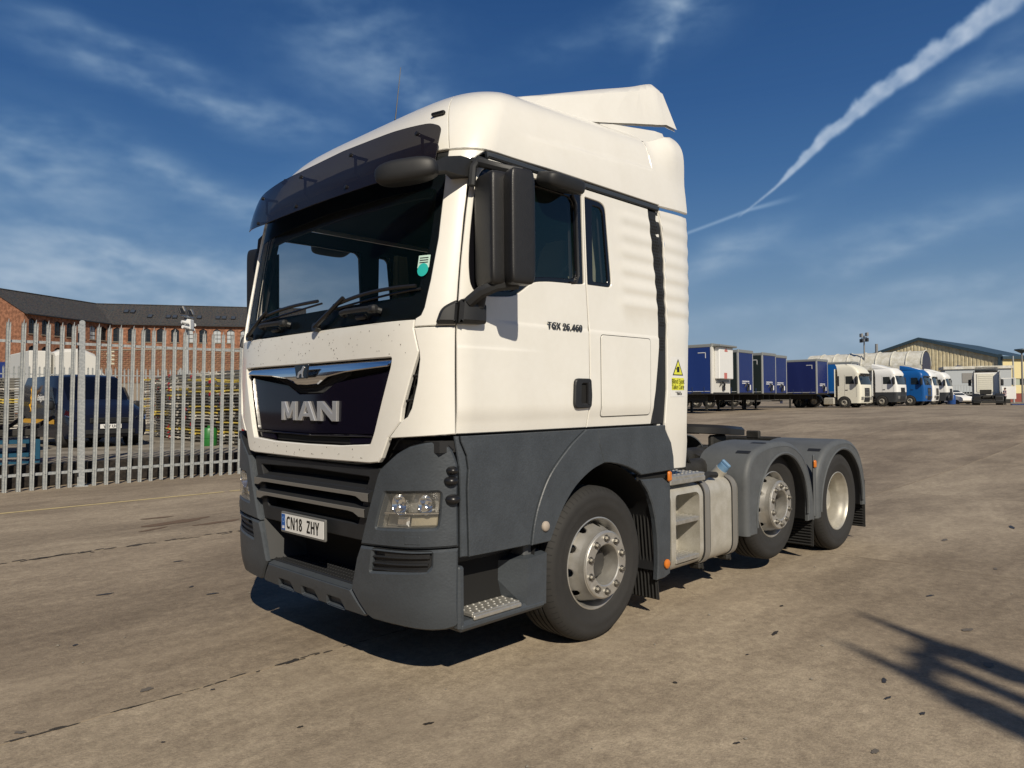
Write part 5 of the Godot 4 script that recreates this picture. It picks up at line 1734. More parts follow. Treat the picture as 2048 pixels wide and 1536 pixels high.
	g.box(Vector3(3.05, 0.99, 0), Vector3(0.8, 0.03, 0.9), 0.005)
	put("pedestal", g, M.chassis_grey, fw)
	g = G.new()
	g.box(Vector3(4.35, 1.06, 0.0), Vector3(0.12, 0.12, 0.9), 0.02)
	put("cross_beam", g, M.chassis_grey, T)
	g = G.new()
	g.box(Vector3(3.25, 1.20, 0.66), Vector3(0.05, 0.08, 0.14), 0.01)
	put("lamp_bracket", g, M.chassis_grey, T)
	g = G.new()
	g.box(Vector3(4.85, 0.86, 0.0), Vector3(0.08, 0.2, 2.2), 0.02)
	put("rear_beam", g, M.chassis_grey, T)

func tank(T: Node) -> void:
	for sd in [1.0, -1.0]:
		var K := part("fuel_tank", T)
		# rounded-rectangle section swept from x = 0.82 to 1.86
		var sec := func(x: float, grow: float) -> Array:
			var q := rounded(rect(0.62 - grow, 0.275 - grow, 1.20 + grow, 0.93 + grow), [0.06, 0.13, 0.13, 0.06], 7)
			var r := []
			for v in q: r.append(Vector3(x, v.y, sd * v.x))
			if sd > 0: r.reverse()
			return r
		var g := G.new()
		g.loft([sec.call(1.30, -0.02), sec.call(1.31, 0.0), sec.call(1.85, 0.0), sec.call(1.86, -0.02)], true, true)
		put("tank_body", g, M.tank_alu, K, 40)
		# step section: a shell round a niche with two treads
		g = G.new()
		g.loft([sec.call(0.82, -0.02), sec.call(0.835, 0.0)], true, false)
		var outline := PackedVector2Array([Vector2(0.835, 0.275), Vector2(1.30, 0.275), Vector2(1.30, 0.93), Vector2(0.835, 0.93)])
		g.loft([sec.call(0.835, 0.0).slice(0, 0) if false else sec.call(0.835, 0.0), sec.call(1.30, 0.0)], true, true)
		# the shell is kept behind z = 1.0 there; its face is a frame with an opening
		var g2 := G.new()
		g2.loft([sec.call(0.83, -0.02), sec.call(0.84, -0.002), sec.call(0.885, -0.002)], true, false)
		g2.loft([sec.call(1.235, -0.002), sec.call(1.29, -0.002), sec.call(1.30, -0.02)], true, false)
		put("step_cabinet", frame_with_niche(sd), M.tank_alu, K, 30)
		for y in [0.655, 0.37]:
			var t := G.new()
			t.box(Vector3(1.06, y, sd * 1.10), Vector3(0.33, 0.022, 0.17), 0.004)
			for j in 5: t.box(Vector3(1.06, y + 0.013, sd * (1.03 + j * 0.036)), Vector3(0.32, 0.008, 0.012), 0.002)
			t.box(Vector3(1.06, y - 0.006, sd * 1.192), Vector3(0.335, 0.036, 0.016), 0.005)
			put("tread", t, M.alu_tread, K)
		for x in [1.345, 1.79]:
			var st := G.new()
			st.loft([sec.call(x - 0.035, 0.004), sec.call(x - 0.033, 0.009), sec.call(x + 0.033, 0.009), sec.call(x + 0.035, 0.004)], true, false)
			put("strap", st, M.strap_grey, K, 40)
			var rb := G.new()
			rb.loft([sec.call(x - 0.05, 0.001), sec.call(x - 0.048, 0.004), sec.call(x + 0.048, 0.004), sec.call(x + 0.05, 0.001)], true, false)
			put("strap_rubber", rb, M.rubber, K, 40)
			var cl := G.new()
			cl.box(Vector3(x, 0.255, sd * 1.10), Vector3(0.07, 0.05, 0.1), 0.012)
			cl.bar(Vector3(x, 0.26, sd * 1.02), Vector3(x, 0.24, sd * 1.16), 0.014, 0.014, 6)
			put("strap_buckle", cl, M.chassis_grey, K)
		# deck on top
		var dk := G.new()
		dk.box(Vector3(1.07, 0.985, sd * 1.0), Vector3(0.5, 0.03, 0.40), 0.006)
		dk.box(Vector3(1.07, 0.955, sd * 1.195), Vector3(0.5, 0.04, 0.025), 0.006)
		for i in 9:
			for j in 6: dk.lathe([Vector2(0.013, 0.0), Vector2(0.009, 0.006), Vector2(0.007, 0.005), Vector2(0.0, 0.001)], Vector3(0.85 + i * 0.055, 1.0, sd * (0.84 + j * 0.062)), Vector3.UP, 8)
		put("deck_plate", dk, M.alu_tread, K)
		var cp := G.new()
		cp.bar(Vector3(1.72, 0.90, sd * 1.05), Vector3(1.735, 0.985, sd * 1.12), 0.055, 0.052, 16)
		put("filler_neck", cp, M.tank_alu, K, 40)
		cp = G.new()
		cp.bar(Vector3(1.735, 0.98, sd * 1.115), Vector3(1.742, 1.02, sd * 1.148), 0.048, 0.044, 12)
		cp.box(Vector3(1.745, 1.03, sd * 1.155), Vector3(0.03, 0.03, 0.09), 0.008, Basis(Vector3(1, 0, 0), 0.7 * sd))
		put("filler_cap", cp, M.blue_cap, K, 30)
		var ct := G.new()
		ct.tube([Vector3(1.36, 0.945, sd * 1.16), Vector3(1.45, 0.965, sd * 1.15), Vector3(1.55, 0.955, sd * 1.17)], 0.025, 8)
		put("hose_end", ct, M.rubber, K, 40)

func frame_with_niche(sd: float) -> G:
	var g := G.new()
	var x0 := 0.83
	var x1 := 1.29
	# front frame between outer outline and niche, on the tank's outer face, bending over at top and bottom
	var face := func(x: float, t: float) -> Vector3:       # t 0 bottom .. 1 top along the outer face
		var y := lerpf(0.275, 0.93, t)
		var d := 0.0
		if y < 0.40: d = 0.125 - sqrt(maxf(0.0, 0.125 * 0.125 - pow(0.40 - y, 2)))
		if y > 0.81: d = 0.12 - sqrt(maxf(0.0, 0.12 * 0.12 - pow(y - 0.81, 2)))
		return Vector3(x, y, sd * (1.20 - d))
	var niche := rounded(rect(0.893, 0.335, 1.235, 0.855), 0.05, 5)
	var pol := rect(x0, 0.275, x1, 0.93)
	for i in 8:
		for j in 24:
			var c := rect(lerpf(x0, x1, i / 8.0), lerpf(0.275, 0.93, j / 24.0), lerpf(x0, x1, (i + 1) / 8.0), lerpf(0.275, 0.93, (j + 1) / 24.0))
			for q in Geometry2D.clip_polygons(c, niche):
				if Geometry2D.is_polygon_clockwise(q): continue
				var ix := Geometry2D.triangulate_polygon(q)
				for t in range(0, ix.size(), 3):
					var P := []
					for m in 3:
						var v: Vector2 = q[ix[t + m]]
						P.append(face.call(v.x, (v.y - 0.275) / 0.655))
					var n: Vector3 = (P[1] - P[0]).cross(P[2] - P[0])
					if n.z * sd < 0: g.tri(P[0], P[2], P[1])
					else: g.tri(P[0], P[1], P[2])
	# niche walls and back
	var n := niche.size()
	for k in n:
		var a := niche[k]
		var b := niche[(k + 1) % n]
		var A: Vector3 = face.call(a.x, (a.y - 0.275) / 0.655)
		var B: Vector3 = face.call(b.x, (b.y - 0.275) / 0.655)
		var A2 := Vector3(a.x, a.y, sd * 1.0)
		var B2 := Vector3(b.x, b.y, sd * 1.0)
		if sd > 0: g.quad(A, A2, B2, B)
		else: g.quad(A, B, B2, A2)
	g.quad(Vector3(0.87, 0.3, sd * 1.0), Vector3(1.26, 0.3, sd * 1.0), Vector3(1.26, 0.88, sd * 1.0), Vector3(0.87, 0.88, sd * 1.0))
	# top, bottom and ends
	for x in [x0, x1]:
		var r := []
		for k in 13: r.append(face.call(x, k / 12.0))
		r.append(Vector3(x, 0.93, sd * 0.62)); r.append(Vector3(x, 0.275, sd * 0.62))
		if (x == x0) == (sd > 0): r.reverse()
		if sd > 0 and x == x0: pass
		g.fan(r)
	var t0: Vector3 = face.call(x0, 1.0)
	var t1: Vector3 = face.call(x1, 1.0)
	g.quad(t0, t1, Vector3(x1, 0.93, sd * 0.62), Vector3(x0, 0.93, sd * 0.62))
	t0 = face.call(x0, 0.0)
	t1 = face.call(x1, 0.0)
	g.quad(t0, Vector3(x0, 0.275, sd * 0.62), Vector3(x1, 0.275, sd * 0.62), t1)
	return g
# ---------------------------------------------------------------- the yard
func rise(x: float, _z: float) -> float:
	return 0.66 * smoothstep(9.0, 36.0, x)

func concrete_texture(seed_: int, lo: Color, hi: Color) -> ImageTexture:
	var S := 1024
	var fine := noise_image(S, 0.45, seed_, 2).get_data()
	var mid := noise_image(S, 0.03, seed_ + 1, 5, FastNoiseLite.TYPE_SIMPLEX_SMOOTH, 0.7).get_data()
	var cell := FastNoiseLite.new()
	cell.noise_type = FastNoiseLite.TYPE_CELLULAR
	cell.seed = seed_ + 3
	cell.frequency = 0.22
	cell.cellular_return_type = FastNoiseLite.RETURN_CELL_VALUE
	var agg := cell.get_seamless_image(S, S, false, false, 0.1, true).get_data()
	var out := PackedByteArray()
	out.resize(S * S * 3)
	for i in S * S:
		var f: float = fine[i] / 255.0
		var a: float = agg[i] / 255.0
		var v: float = 0.36 * (mid[i] / 255.0) + 0.36 * f + 0.28 * a
		if a > 0.96: v += 0.22
		elif a < 0.03: v -= 0.30
		v = clampf((v - 0.5) * 1.25 + 0.5, 0, 1)
		out[i * 3] = int(255.0 * lerpf(lo.r, hi.r, v))
		out[i * 3 + 1] = int(255.0 * lerpf(lo.g, hi.g, v))
		out[i * 3 + 2] = int(255.0 * lerpf(lo.b, hi.b, v))
	var im := Image.create_from_data(S, S, false, Image.FORMAT_RGB8, out)
	im.generate_mipmaps()
	return ImageTexture.create_from_image(im)

func ground_sheet(x0: float, x1: float, z0: float, z1: float, nx: int, nz: int, off: float, skirt := 0.0, shift := Vector2.ZERO, scale := 3.2) -> G:
	var g := G.new()
	for i in nx:
		for j in nz:
			var xs := [lerpf(x0, x1, float(i) / nx), lerpf(x0, x1, float(i + 1) / nx)]
			var zs := [lerpf(z0, z1, float(j) / nz), lerpf(z0, z1, float(j + 1) / nz)]
			var c := []
			for q in [[0, 1], [1, 1], [1, 0], [0, 0]]: c.append(Vector3(xs[q[0]], rise(xs[q[0]], zs[q[1]]) + off, zs[q[1]]))
			g.quad(c[0], c[1], c[2], c[3])
			for k in [0, 1, 2, 0, 2, 3]:
				g.uv.append(Vector2(c[k].x, c[k].z) / scale + shift)
				g.uv2.append(Vector2(c[k].x / 34.0, c[k].z / 13.0) + shift * 0.05)
	if skirt > 0.0:
		for e in [[x0, z1, x1, z1], [x1, z1, x1, z0], [x1, z0, x0, z0], [x0, z0, x0, z1]]:
			var n := nx if e[1] == e[3] else nz
			for k in n:
				var a := Vector3(lerpf(e[0], e[2], float(k) / n), 0, lerpf(e[1], e[3], float(k) / n))
				var b := Vector3(lerpf(e[0], e[2], float(k + 1) / n), 0, lerpf(e[1], e[3], float(k + 1) / n))
				a.y = rise(a.x, a.z) + off; b.y = rise(b.x, b.z) + off
				g.quad(a - Vector3(0, skirt, 0), b - Vector3(0, skirt, 0), b, a)
				for q in 6:
					g.uv.append(Vector2(a.x + a.z, 0) / scale + shift)
					g.uv2.append(Vector2(a.x / 34.0, a.z / 13.0))
	return g

func blot(rng: RandomNumberGenerator, at: Vector3, rx: float, rz: float, turn := 0.0, n := 18) -> G:
	var g := G.new()
	var pts := []
	var ph := rng.randf() * 10
	for k in n:
		var a := TAU * k / n
		var w := 0.72 + 0.2 * sin(a * 2 + ph) + 0.12 * sin(a * 5 + ph * 3) + rng.randf() * 0.16
		var v := Vector2(cos(a) * rx * w, sin(a) * rz * w).rotated(turn)
		pts.append(at + Vector3(v.x, 0, -v.y))
	for k in n: g.tri(at, pts[k], pts[(k + 1) % n])
	return g

func setting_ground() -> void:
	var rough := normal_from(512, 0.4, 77, 2, 2.0)
	var tex := concrete_texture(41, Color8(126, 114, 99), Color8(208, 193, 168))
	var macro := tint_texture(1024, [[0.005, 141, 5, 0.55, 2.2], [0.03, 143, 4, 0.3, 2.0], [0.12, 145, 3, 0.15, 1.6]], Color(0.74, 0.725, 0.715), Color(1, 1, 1))
	var mk := func(name_: String, r: float, g: float, b: float) -> void:
		var m := mat(name_, r, g, b, 0.9)
		m.albedo_texture = tex
		m.detail_enabled = true
		m.detail_albedo = macro
		m.detail_blend_mode = BaseMaterial3D.BLEND_MODE_MUL
		m.detail_uv_layer = BaseMaterial3D.DETAIL_UV_2
		bumpy(m, rough, 0.22)
	mk.call("concrete_sandy", 0.93, 0.92, 0.905)
	mk.call("concrete_brown", 0.80, 0.78, 0.765)
	mk.call("concrete_grey", 0.87, 0.86, 0.85)
	mk.call("concrete_pale", 0.90, 0.88, 0.85)
	mat("joint_dirt", 0.055, 0.046, 0.038, 0.95)
	# one sheet to the horizon, sunk below the slabs where they lie
	var g := G.new()
	var X := [-30.0, -12.0, 30.0, 60.0, 110.0, 700.0]
	var Z := [60.0, 12.0, -12.05, -60.0, -700.0]
	for i in X.size() - 1:
		for j in Z.size() - 1:
			var under := i == 1 and j == 1
			var s := ground_sheet(X[i], X[i + 1], Z[j + 1], Z[j], 14 if i < 3 else 4, 4, -0.03 if under else 0.0)
			g.p.append_array(s.p); g.uv.append_array(s.uv); g.uv2.append_array(s.uv2)
	for e in [[-12.0, 12.0, 30.0, 12.0], [30.0, 12.0, 30.0, -12.05], [30.0, -12.05, -12.0, -12.05], [-12.0, -12.05, -12.0, 12.0]]:
		for k in 14:
			var a := Vector3(lerpf(e[0], e[2], k / 14.0), 0, lerpf(e[1], e[3], k / 14.0))
			var b := Vector3(lerpf(e[0], e[2], (k + 1) / 14.0), 0, lerpf(e[1], e[3], (k + 1) / 14.0))
			a.y = rise(a.x, a.z); b.y = rise(b.x, b.z)
			g.quad(a, b, b - Vector3(0, 0.03, 0), a - Vector3(0, 0.03, 0))
			for q in 6:
				g.uv.append(Vector2(a.x, a.z) / 3.2)
				g.uv2.append(Vector2(a.x / 34.0, a.z / 13.0))
	var ground := put("ground", g, M.concrete_grey)
	setting(ground)
	var base := put("joint_filler", ground_sheet(-12.0, 30.0, -12.05, 12.0, 28, 4, -0.012), M.joint_dirt, ground)
	# slabs
	var rng := RandomNumberGenerator.new()
	rng.seed = 4
	var xs := [-12.0, -7.4, -0.9 + 4.6, 9.2, 14.8, 20.4, 30.0]
	var zs := [12.0, 7.4, 4.2, 0.055, -4.5, -11.2, -12.05]
	var rowm := ["concrete_sandy", "concrete_sandy", "concrete_sandy", "concrete_brown", "concrete_grey", "concrete_pale"]
	for i in xs.size() - 1:
		for j in zs.size() - 1:
			var gap := 0.006
			var s := ground_sheet(xs[i] + gap, xs[i + 1] - gap, zs[j + 1] + gap, zs[j] - gap, 10, 2, 0.0, 0.012, Vector2(rng.randf(), rng.randf()), 3.2)
			put("concrete_slab", s, M[rowm[j]], ground)
	# broken edge of the joint by the lane
	var chips := G.new()
	for k in 150:
		var x := -5.0 + rng.randf() * 9.0
		var s := blot(rng, Vector3(x, 0.0035, -4.5 + rng.randfn(0.0, 0.035)), 0.02 + rng.randf() * 0.09, 0.01 + rng.randf() * 0.022, rng.randf() * 0.4, 10)
		chips.p.append_array(s.p)
	put("joint_edge_spall", chips, M.joint_dirt, ground).set_meta("kind", "stuff")
	chips = G.new()
	for k in 60:
		var x := -4.6 + rng.randf() * 5.2
		var s := blot(rng, Vector3(x, 0.0035, 0.055 + rng.randfn(0.0, 0.008)), 0.02 + rng.randf() * 0.05, 0.004 + rng.randf() * 0.008, 0, 8)
		chips.p.append_array(s.p)
	put("joint_edge_spall", chips, M.joint_dirt, ground).set_meta("kind", "stuff")
	# worn yellow line in front of the fence
	mat("yellow_line", 0.50, 0.40, 0.20, 0.85)
	g = G.new()
	for k in 120:
		var x := -6.0 + k * 0.1
		if rng.randf() < 0.08: continue
		var w := 0.045 + rng.randf() * 0.014
		g.quad(Vector3(x, 0.004, -8.42 + w), Vector3(x + 0.1, 0.004, -8.42 + w), Vector3(x + 0.1, 0.004, -8.42 - w), Vector3(x, 0.004, -8.42 - w))
	setting(put("yellow_line", g, M.yellow_line, ground))
	# oil drips and dark patches, each where it lies
	mat("oil", 0.035, 0.031, 0.027, 0.5)
	mat("old_stain", 0.125, 0.108, 0.09, 0.8)
	mat("rust_stain", 0.13, 0.085, 0.055, 0.9)
	for q in [[-1.584, 0.058, 0.05, 0.026, 0], [-2.355, -0.13, 0.036, 0.035, 1], [-2.103, 0.136, 0.013, 0.012, 0], [-1.889, -2.482, 0.07, 0.03, 0], [-1.271, -1.84, 0.05, 0.03, 0], [-1.547, 1.322, 0.03, 0.016, 0], [0.906, 1.944, 0.06, 0.02, 0], [2.614, 2.427, 0.05, 0.02, 0], [6.584, 2.272, 0.16, 0.03, 0], [-0.283, 1.916, 0.02, 0.014, 0], [0.536, 2.739, 0.045, 0.016, 0], [0.299, 2.83, 0.035, 0.012, 0], [0.219, 3.016, 0.03, 0.012, 0], [-2.419, -1.245, 0.02, 0.02, 0], [-2.961, -0.024, 0.03, 0.02, 1], [-2.52, 0.58, 0.012, 0.008, 0], [-0.6, -2.6, 0.05, 0.02, 0], [-1.0, -3.3, 0.06, 0.025, 0], [-1.3, -2.2, 0.04, 0.016, 0], [1.55, 1.7, 0.03, 0.014, 0], [3.6, 3.4, 0.07, 0.03, 1], [5.2, 1.9, 0.1, 0.03, 1], [-0.7, 2.5, 0.02, 0.012, 0], [0.4, 2.0, 0.02, 0.008, 0], [4.0, 2.6, 0.05, 0.02, 1], [-0.35, 2.98, 0.03, 0.02, 1], [-2.0, 0.9, 0.016, 0.012, 0], [-2.75, -2.3, 0.035, 0.02, 0], [1.85, 2.85, 0.06, 0.03, 1], [1.2, 3.1, 0.05, 0.04, 1]]:
		put("oil_spot", blot(rng, Vector3(q[0], 0.0038, q[1]), q[2], q[3], rng.randf() - 0.5), M.oil if q[4] == 0 else M.old_stain, ground)
	for q in [[-0.1, -5.75, 0.5, 0.16, 0.3], [0.25, -5.3, 0.32, 0.1, 0.1], [-0.5, -5.4, 0.2, 0.06, 0.4], [-0.15, -6.3, 0.22, 0.07, 0.0]]:
		put("dried_puddle", blot(rng, Vector3(q[0], 0.0042, q[1]), q[2], q[3], q[4], 26), M.rust_stain, ground)
	# loose stones
	g = G.new()
	for k in 90:
		var at := Vector3(rng.randf_range(-3.4, 6.0), 0.004, rng.randf_range(-5.5, 3.8))
		var r := rng.randf_range(0.004, 0.011)
		var ring := []
		for j in 6: ring.append(at + Vector3(cos(TAU * j / 6) * r * (0.8 + rng.randf() * 0.5), 0.0, -sin(TAU * j / 6) * r * (0.8 + rng.randf() * 0.5)))
		var top := at + Vector3(0, r * 0.9, 0)
		for j in 6: g.tri(ring[j], ring[(j + 1) % 6], top)
	mat("stone", 0.2, 0.18, 0.15, 0.9)
	tag(put("loose_stones", g, M.stone), "small loose stones scattered over the concrete yard", "stones").set_meta("kind", "stuff")
# ---------------------------------------------------------------- fence and the neighbouring yard behind it
func steel_section(called: String) -> StandardMaterial3D:
	return M[called]

func pale_mesh(h: float, w: float) -> ArrayMesh:
	# pressed W section, the head cut to three points and splayed
	var sec := [Vector2(-0.5, 0.16), Vector2(-0.36, -0.05), Vector2(-0.17, -0.13), Vector2(-0.06, 0.19), Vector2(0.06, 0.19), Vector2(0.17, -0.13), Vector2(0.36, -0.05), Vector2(0.5, 0.16)]
	var g := G.new()
	var th := 0.004
	var lvl := [0.0, h - 0.16, h - 0.07, h]
	var rings := []
	for i in lvl.size():
		var f := []
		var b := []
		for k in sec.size():
			var v: Vector2 = sec[k]
			var top := 0.0
			var out := 0.0
			if i >= 2:
				out = [0.0, 0.0, 0.006, 0.02][i]
			var y: float = lvl[i]
			if i == 3: y = h - [0.05, 0.075, 0.06, 0.0, 0.0, 0.06, 0.075, 0.05][k]
			if i == 2: y = h - 0.10
			var sx: float = 1.0 - (0.25 if i == 3 else 0.0) * (1.0 if absf(v.x) < 0.1 else 0.3)
			f.append(Vector3(v.x * w * sx, y, v.y * w + out * (1.0 if absf(v.x) < 0.2 else 0.4)))
			b.append(Vector3(v.x * w * sx, y, v.y * w - th + out * (1.0 if absf(v.x) < 0.2 else 0.4)))
		b.reverse()
		f.append_array(b)
		f.reverse()
		rings.append(f)
	g.loft(rings, true, false)
	for s in [-1, 1]:
		pass
	return g.mesh(0)

func palisade(called: String, label: String, x0: float, n: int, pitch: float, z: float, y0: float, h: float, w: float, lean: float, posts: Array, simple := false) -> Node3D:
	var F := thing(called, label, "fence", Vector3(x0, y0, z))
	var pm := pale_mesh(h, w)
	var bolt := G.new()
	bolt.lathe([Vector2(0.011, 0), Vector2(0.009, 0.007), Vector2(0.0, 0.010)], Vector3.ZERO, Vector3(0, 0, 1), 8)
	var bm := bolt.mesh(40)
	var rng := RandomNumberGenerator.new()
	rng.seed = 8
	for k in n:
		var x := pitch * k
		var skip := false
		for q in posts:
			if absf(x0 + x - q) < 0.06: skip = true
		if skip: continue
		var o := put("pale", pm, M.galvanised, F)
		o.position = Vector3(x + rng.randfn(0, 0.003), rng.randfn(0, 0.006), 0.02)
		o.rotation.z = -lean + rng.randfn(0, 0.003)
		if simple: continue
		for y in [0.30, h - 0.40]:
			var bo := put("bolt", bm, M.galvanised, o)
			bo.position = Vector3(0, y, w * 0.19)
	for y in [0.29, h - 0.40]:
		var g := G.new()
		g.box(Vector3(pitch * n / 2.0, y, -0.01), Vector3(pitch * n, 0.05, 0.006), 0.0)
		g.box(Vector3(pitch * n / 2.0, y + 0.022, -0.03), Vector3(pitch * n, 0.006, 0.045), 0.0)
		put("rail", g, M.galvanised, F)
	for q in posts:
		var g := G.new()
		g.box(Vector3(q - x0, h / 2 - 0.02, -0.012), Vector3(0.10, h + 0.06, 0.007), 0.0)
		g.box(Vector3(q - x0, h / 2 - 0.02, -0.11), Vector3(0.10, h + 0.0, 0.007), 0.0)
		g.box(Vector3(q - x0, h / 2 - 0.02, -0.06), Vector3(0.006, h + 0.0, 0.10), 0.0)
		g.bar(Vector3(q - x0, h + 0.005, -0.02), Vector3(q - x0, h + 0.005, -0.005), 0.05, 0.05, 16)
		g.box(Vector3(q - x0, 0.008, -0.06), Vector3(0.2, 0.016, 0.2), 0.0)
		put("post", g, M.galvanised, F)
	return F

func left_side() -> void:
	mat("galvanised", 0.52, 0.53, 0.52, 0.5, 0.3)
	worn(M.galvanised, tint_texture(256, [[0.02, 3, 4, 0.6, 2.0], [0.2, 5, 2, 0.4, 1.5]], Color(0.78, 0.80, 0.82), Color(1, 1, 1)), 3.0)
	palisade("palisade_fence", "tall galvanised palisade fence with pointed pales beside the parked tractor unit", -3.027, 44, 0.2035, -11.3, 0.0, 3.1, 0.075, 0.02, [-2.52, 0.235, 4.1])
	# raised yard behind, held by timber baulks
	var g := G.new()
	g.box(Vector3(-6.0, 0.2, -36.2), Vector3(44.0, 0.4, 48.0), 0.0)
	mat("yard_concrete", 0.33, 0.30, 0.25, 0.9)
	worn(M.yard_concrete, tint_texture(512, [[0.01, 83, 5, 0.6, 2.0], [0.2, 85, 3, 0.4, 1.5]], Color(0.6, 0.58, 0.55), Color(1, 1, 1)), 0.15, true)
	setting(put("neighbouring_yard", g, M.yard_concrete))
	mat("tarred_timber", 0.035, 0.027, 0.021, 0.85)
	worn(M.tarred_timber, tint_texture(256, [[0.03, 87, 4, 0.6, 2.2], [0.3, 88, 2, 0.4, 1.6]], Color(0.4, 0.38, 0.36), Color(1, 1, 1)), 1.2)
	var rng := RandomNumberGenerator.new()
	rng.seed = 15
	for row in 2:
		for k in 5:
			var b := G.new()
			b.box(Vector3.ZERO, Vector3(2.5, 0.205, 0.25), 0.015)
			var o := put("timber_baulk", b, M.tarred_timber)
			o.position = Vector3(-3.4 + k * 2.56 + row * 0.9, 0.105 + row * 0.212, -12.02 - row * 0.06 + rng.randfn(0, 0.012))
			o.rotation.y = rng.randfn(0, 0.006)
			tag(o, "tarred timber baulk in the %s course edging the yard behind the fence" % ["lower", "upper"][row], "timber", "timber baulks behind the fence")
	van()
	racks()
	yard_things()
	mill()

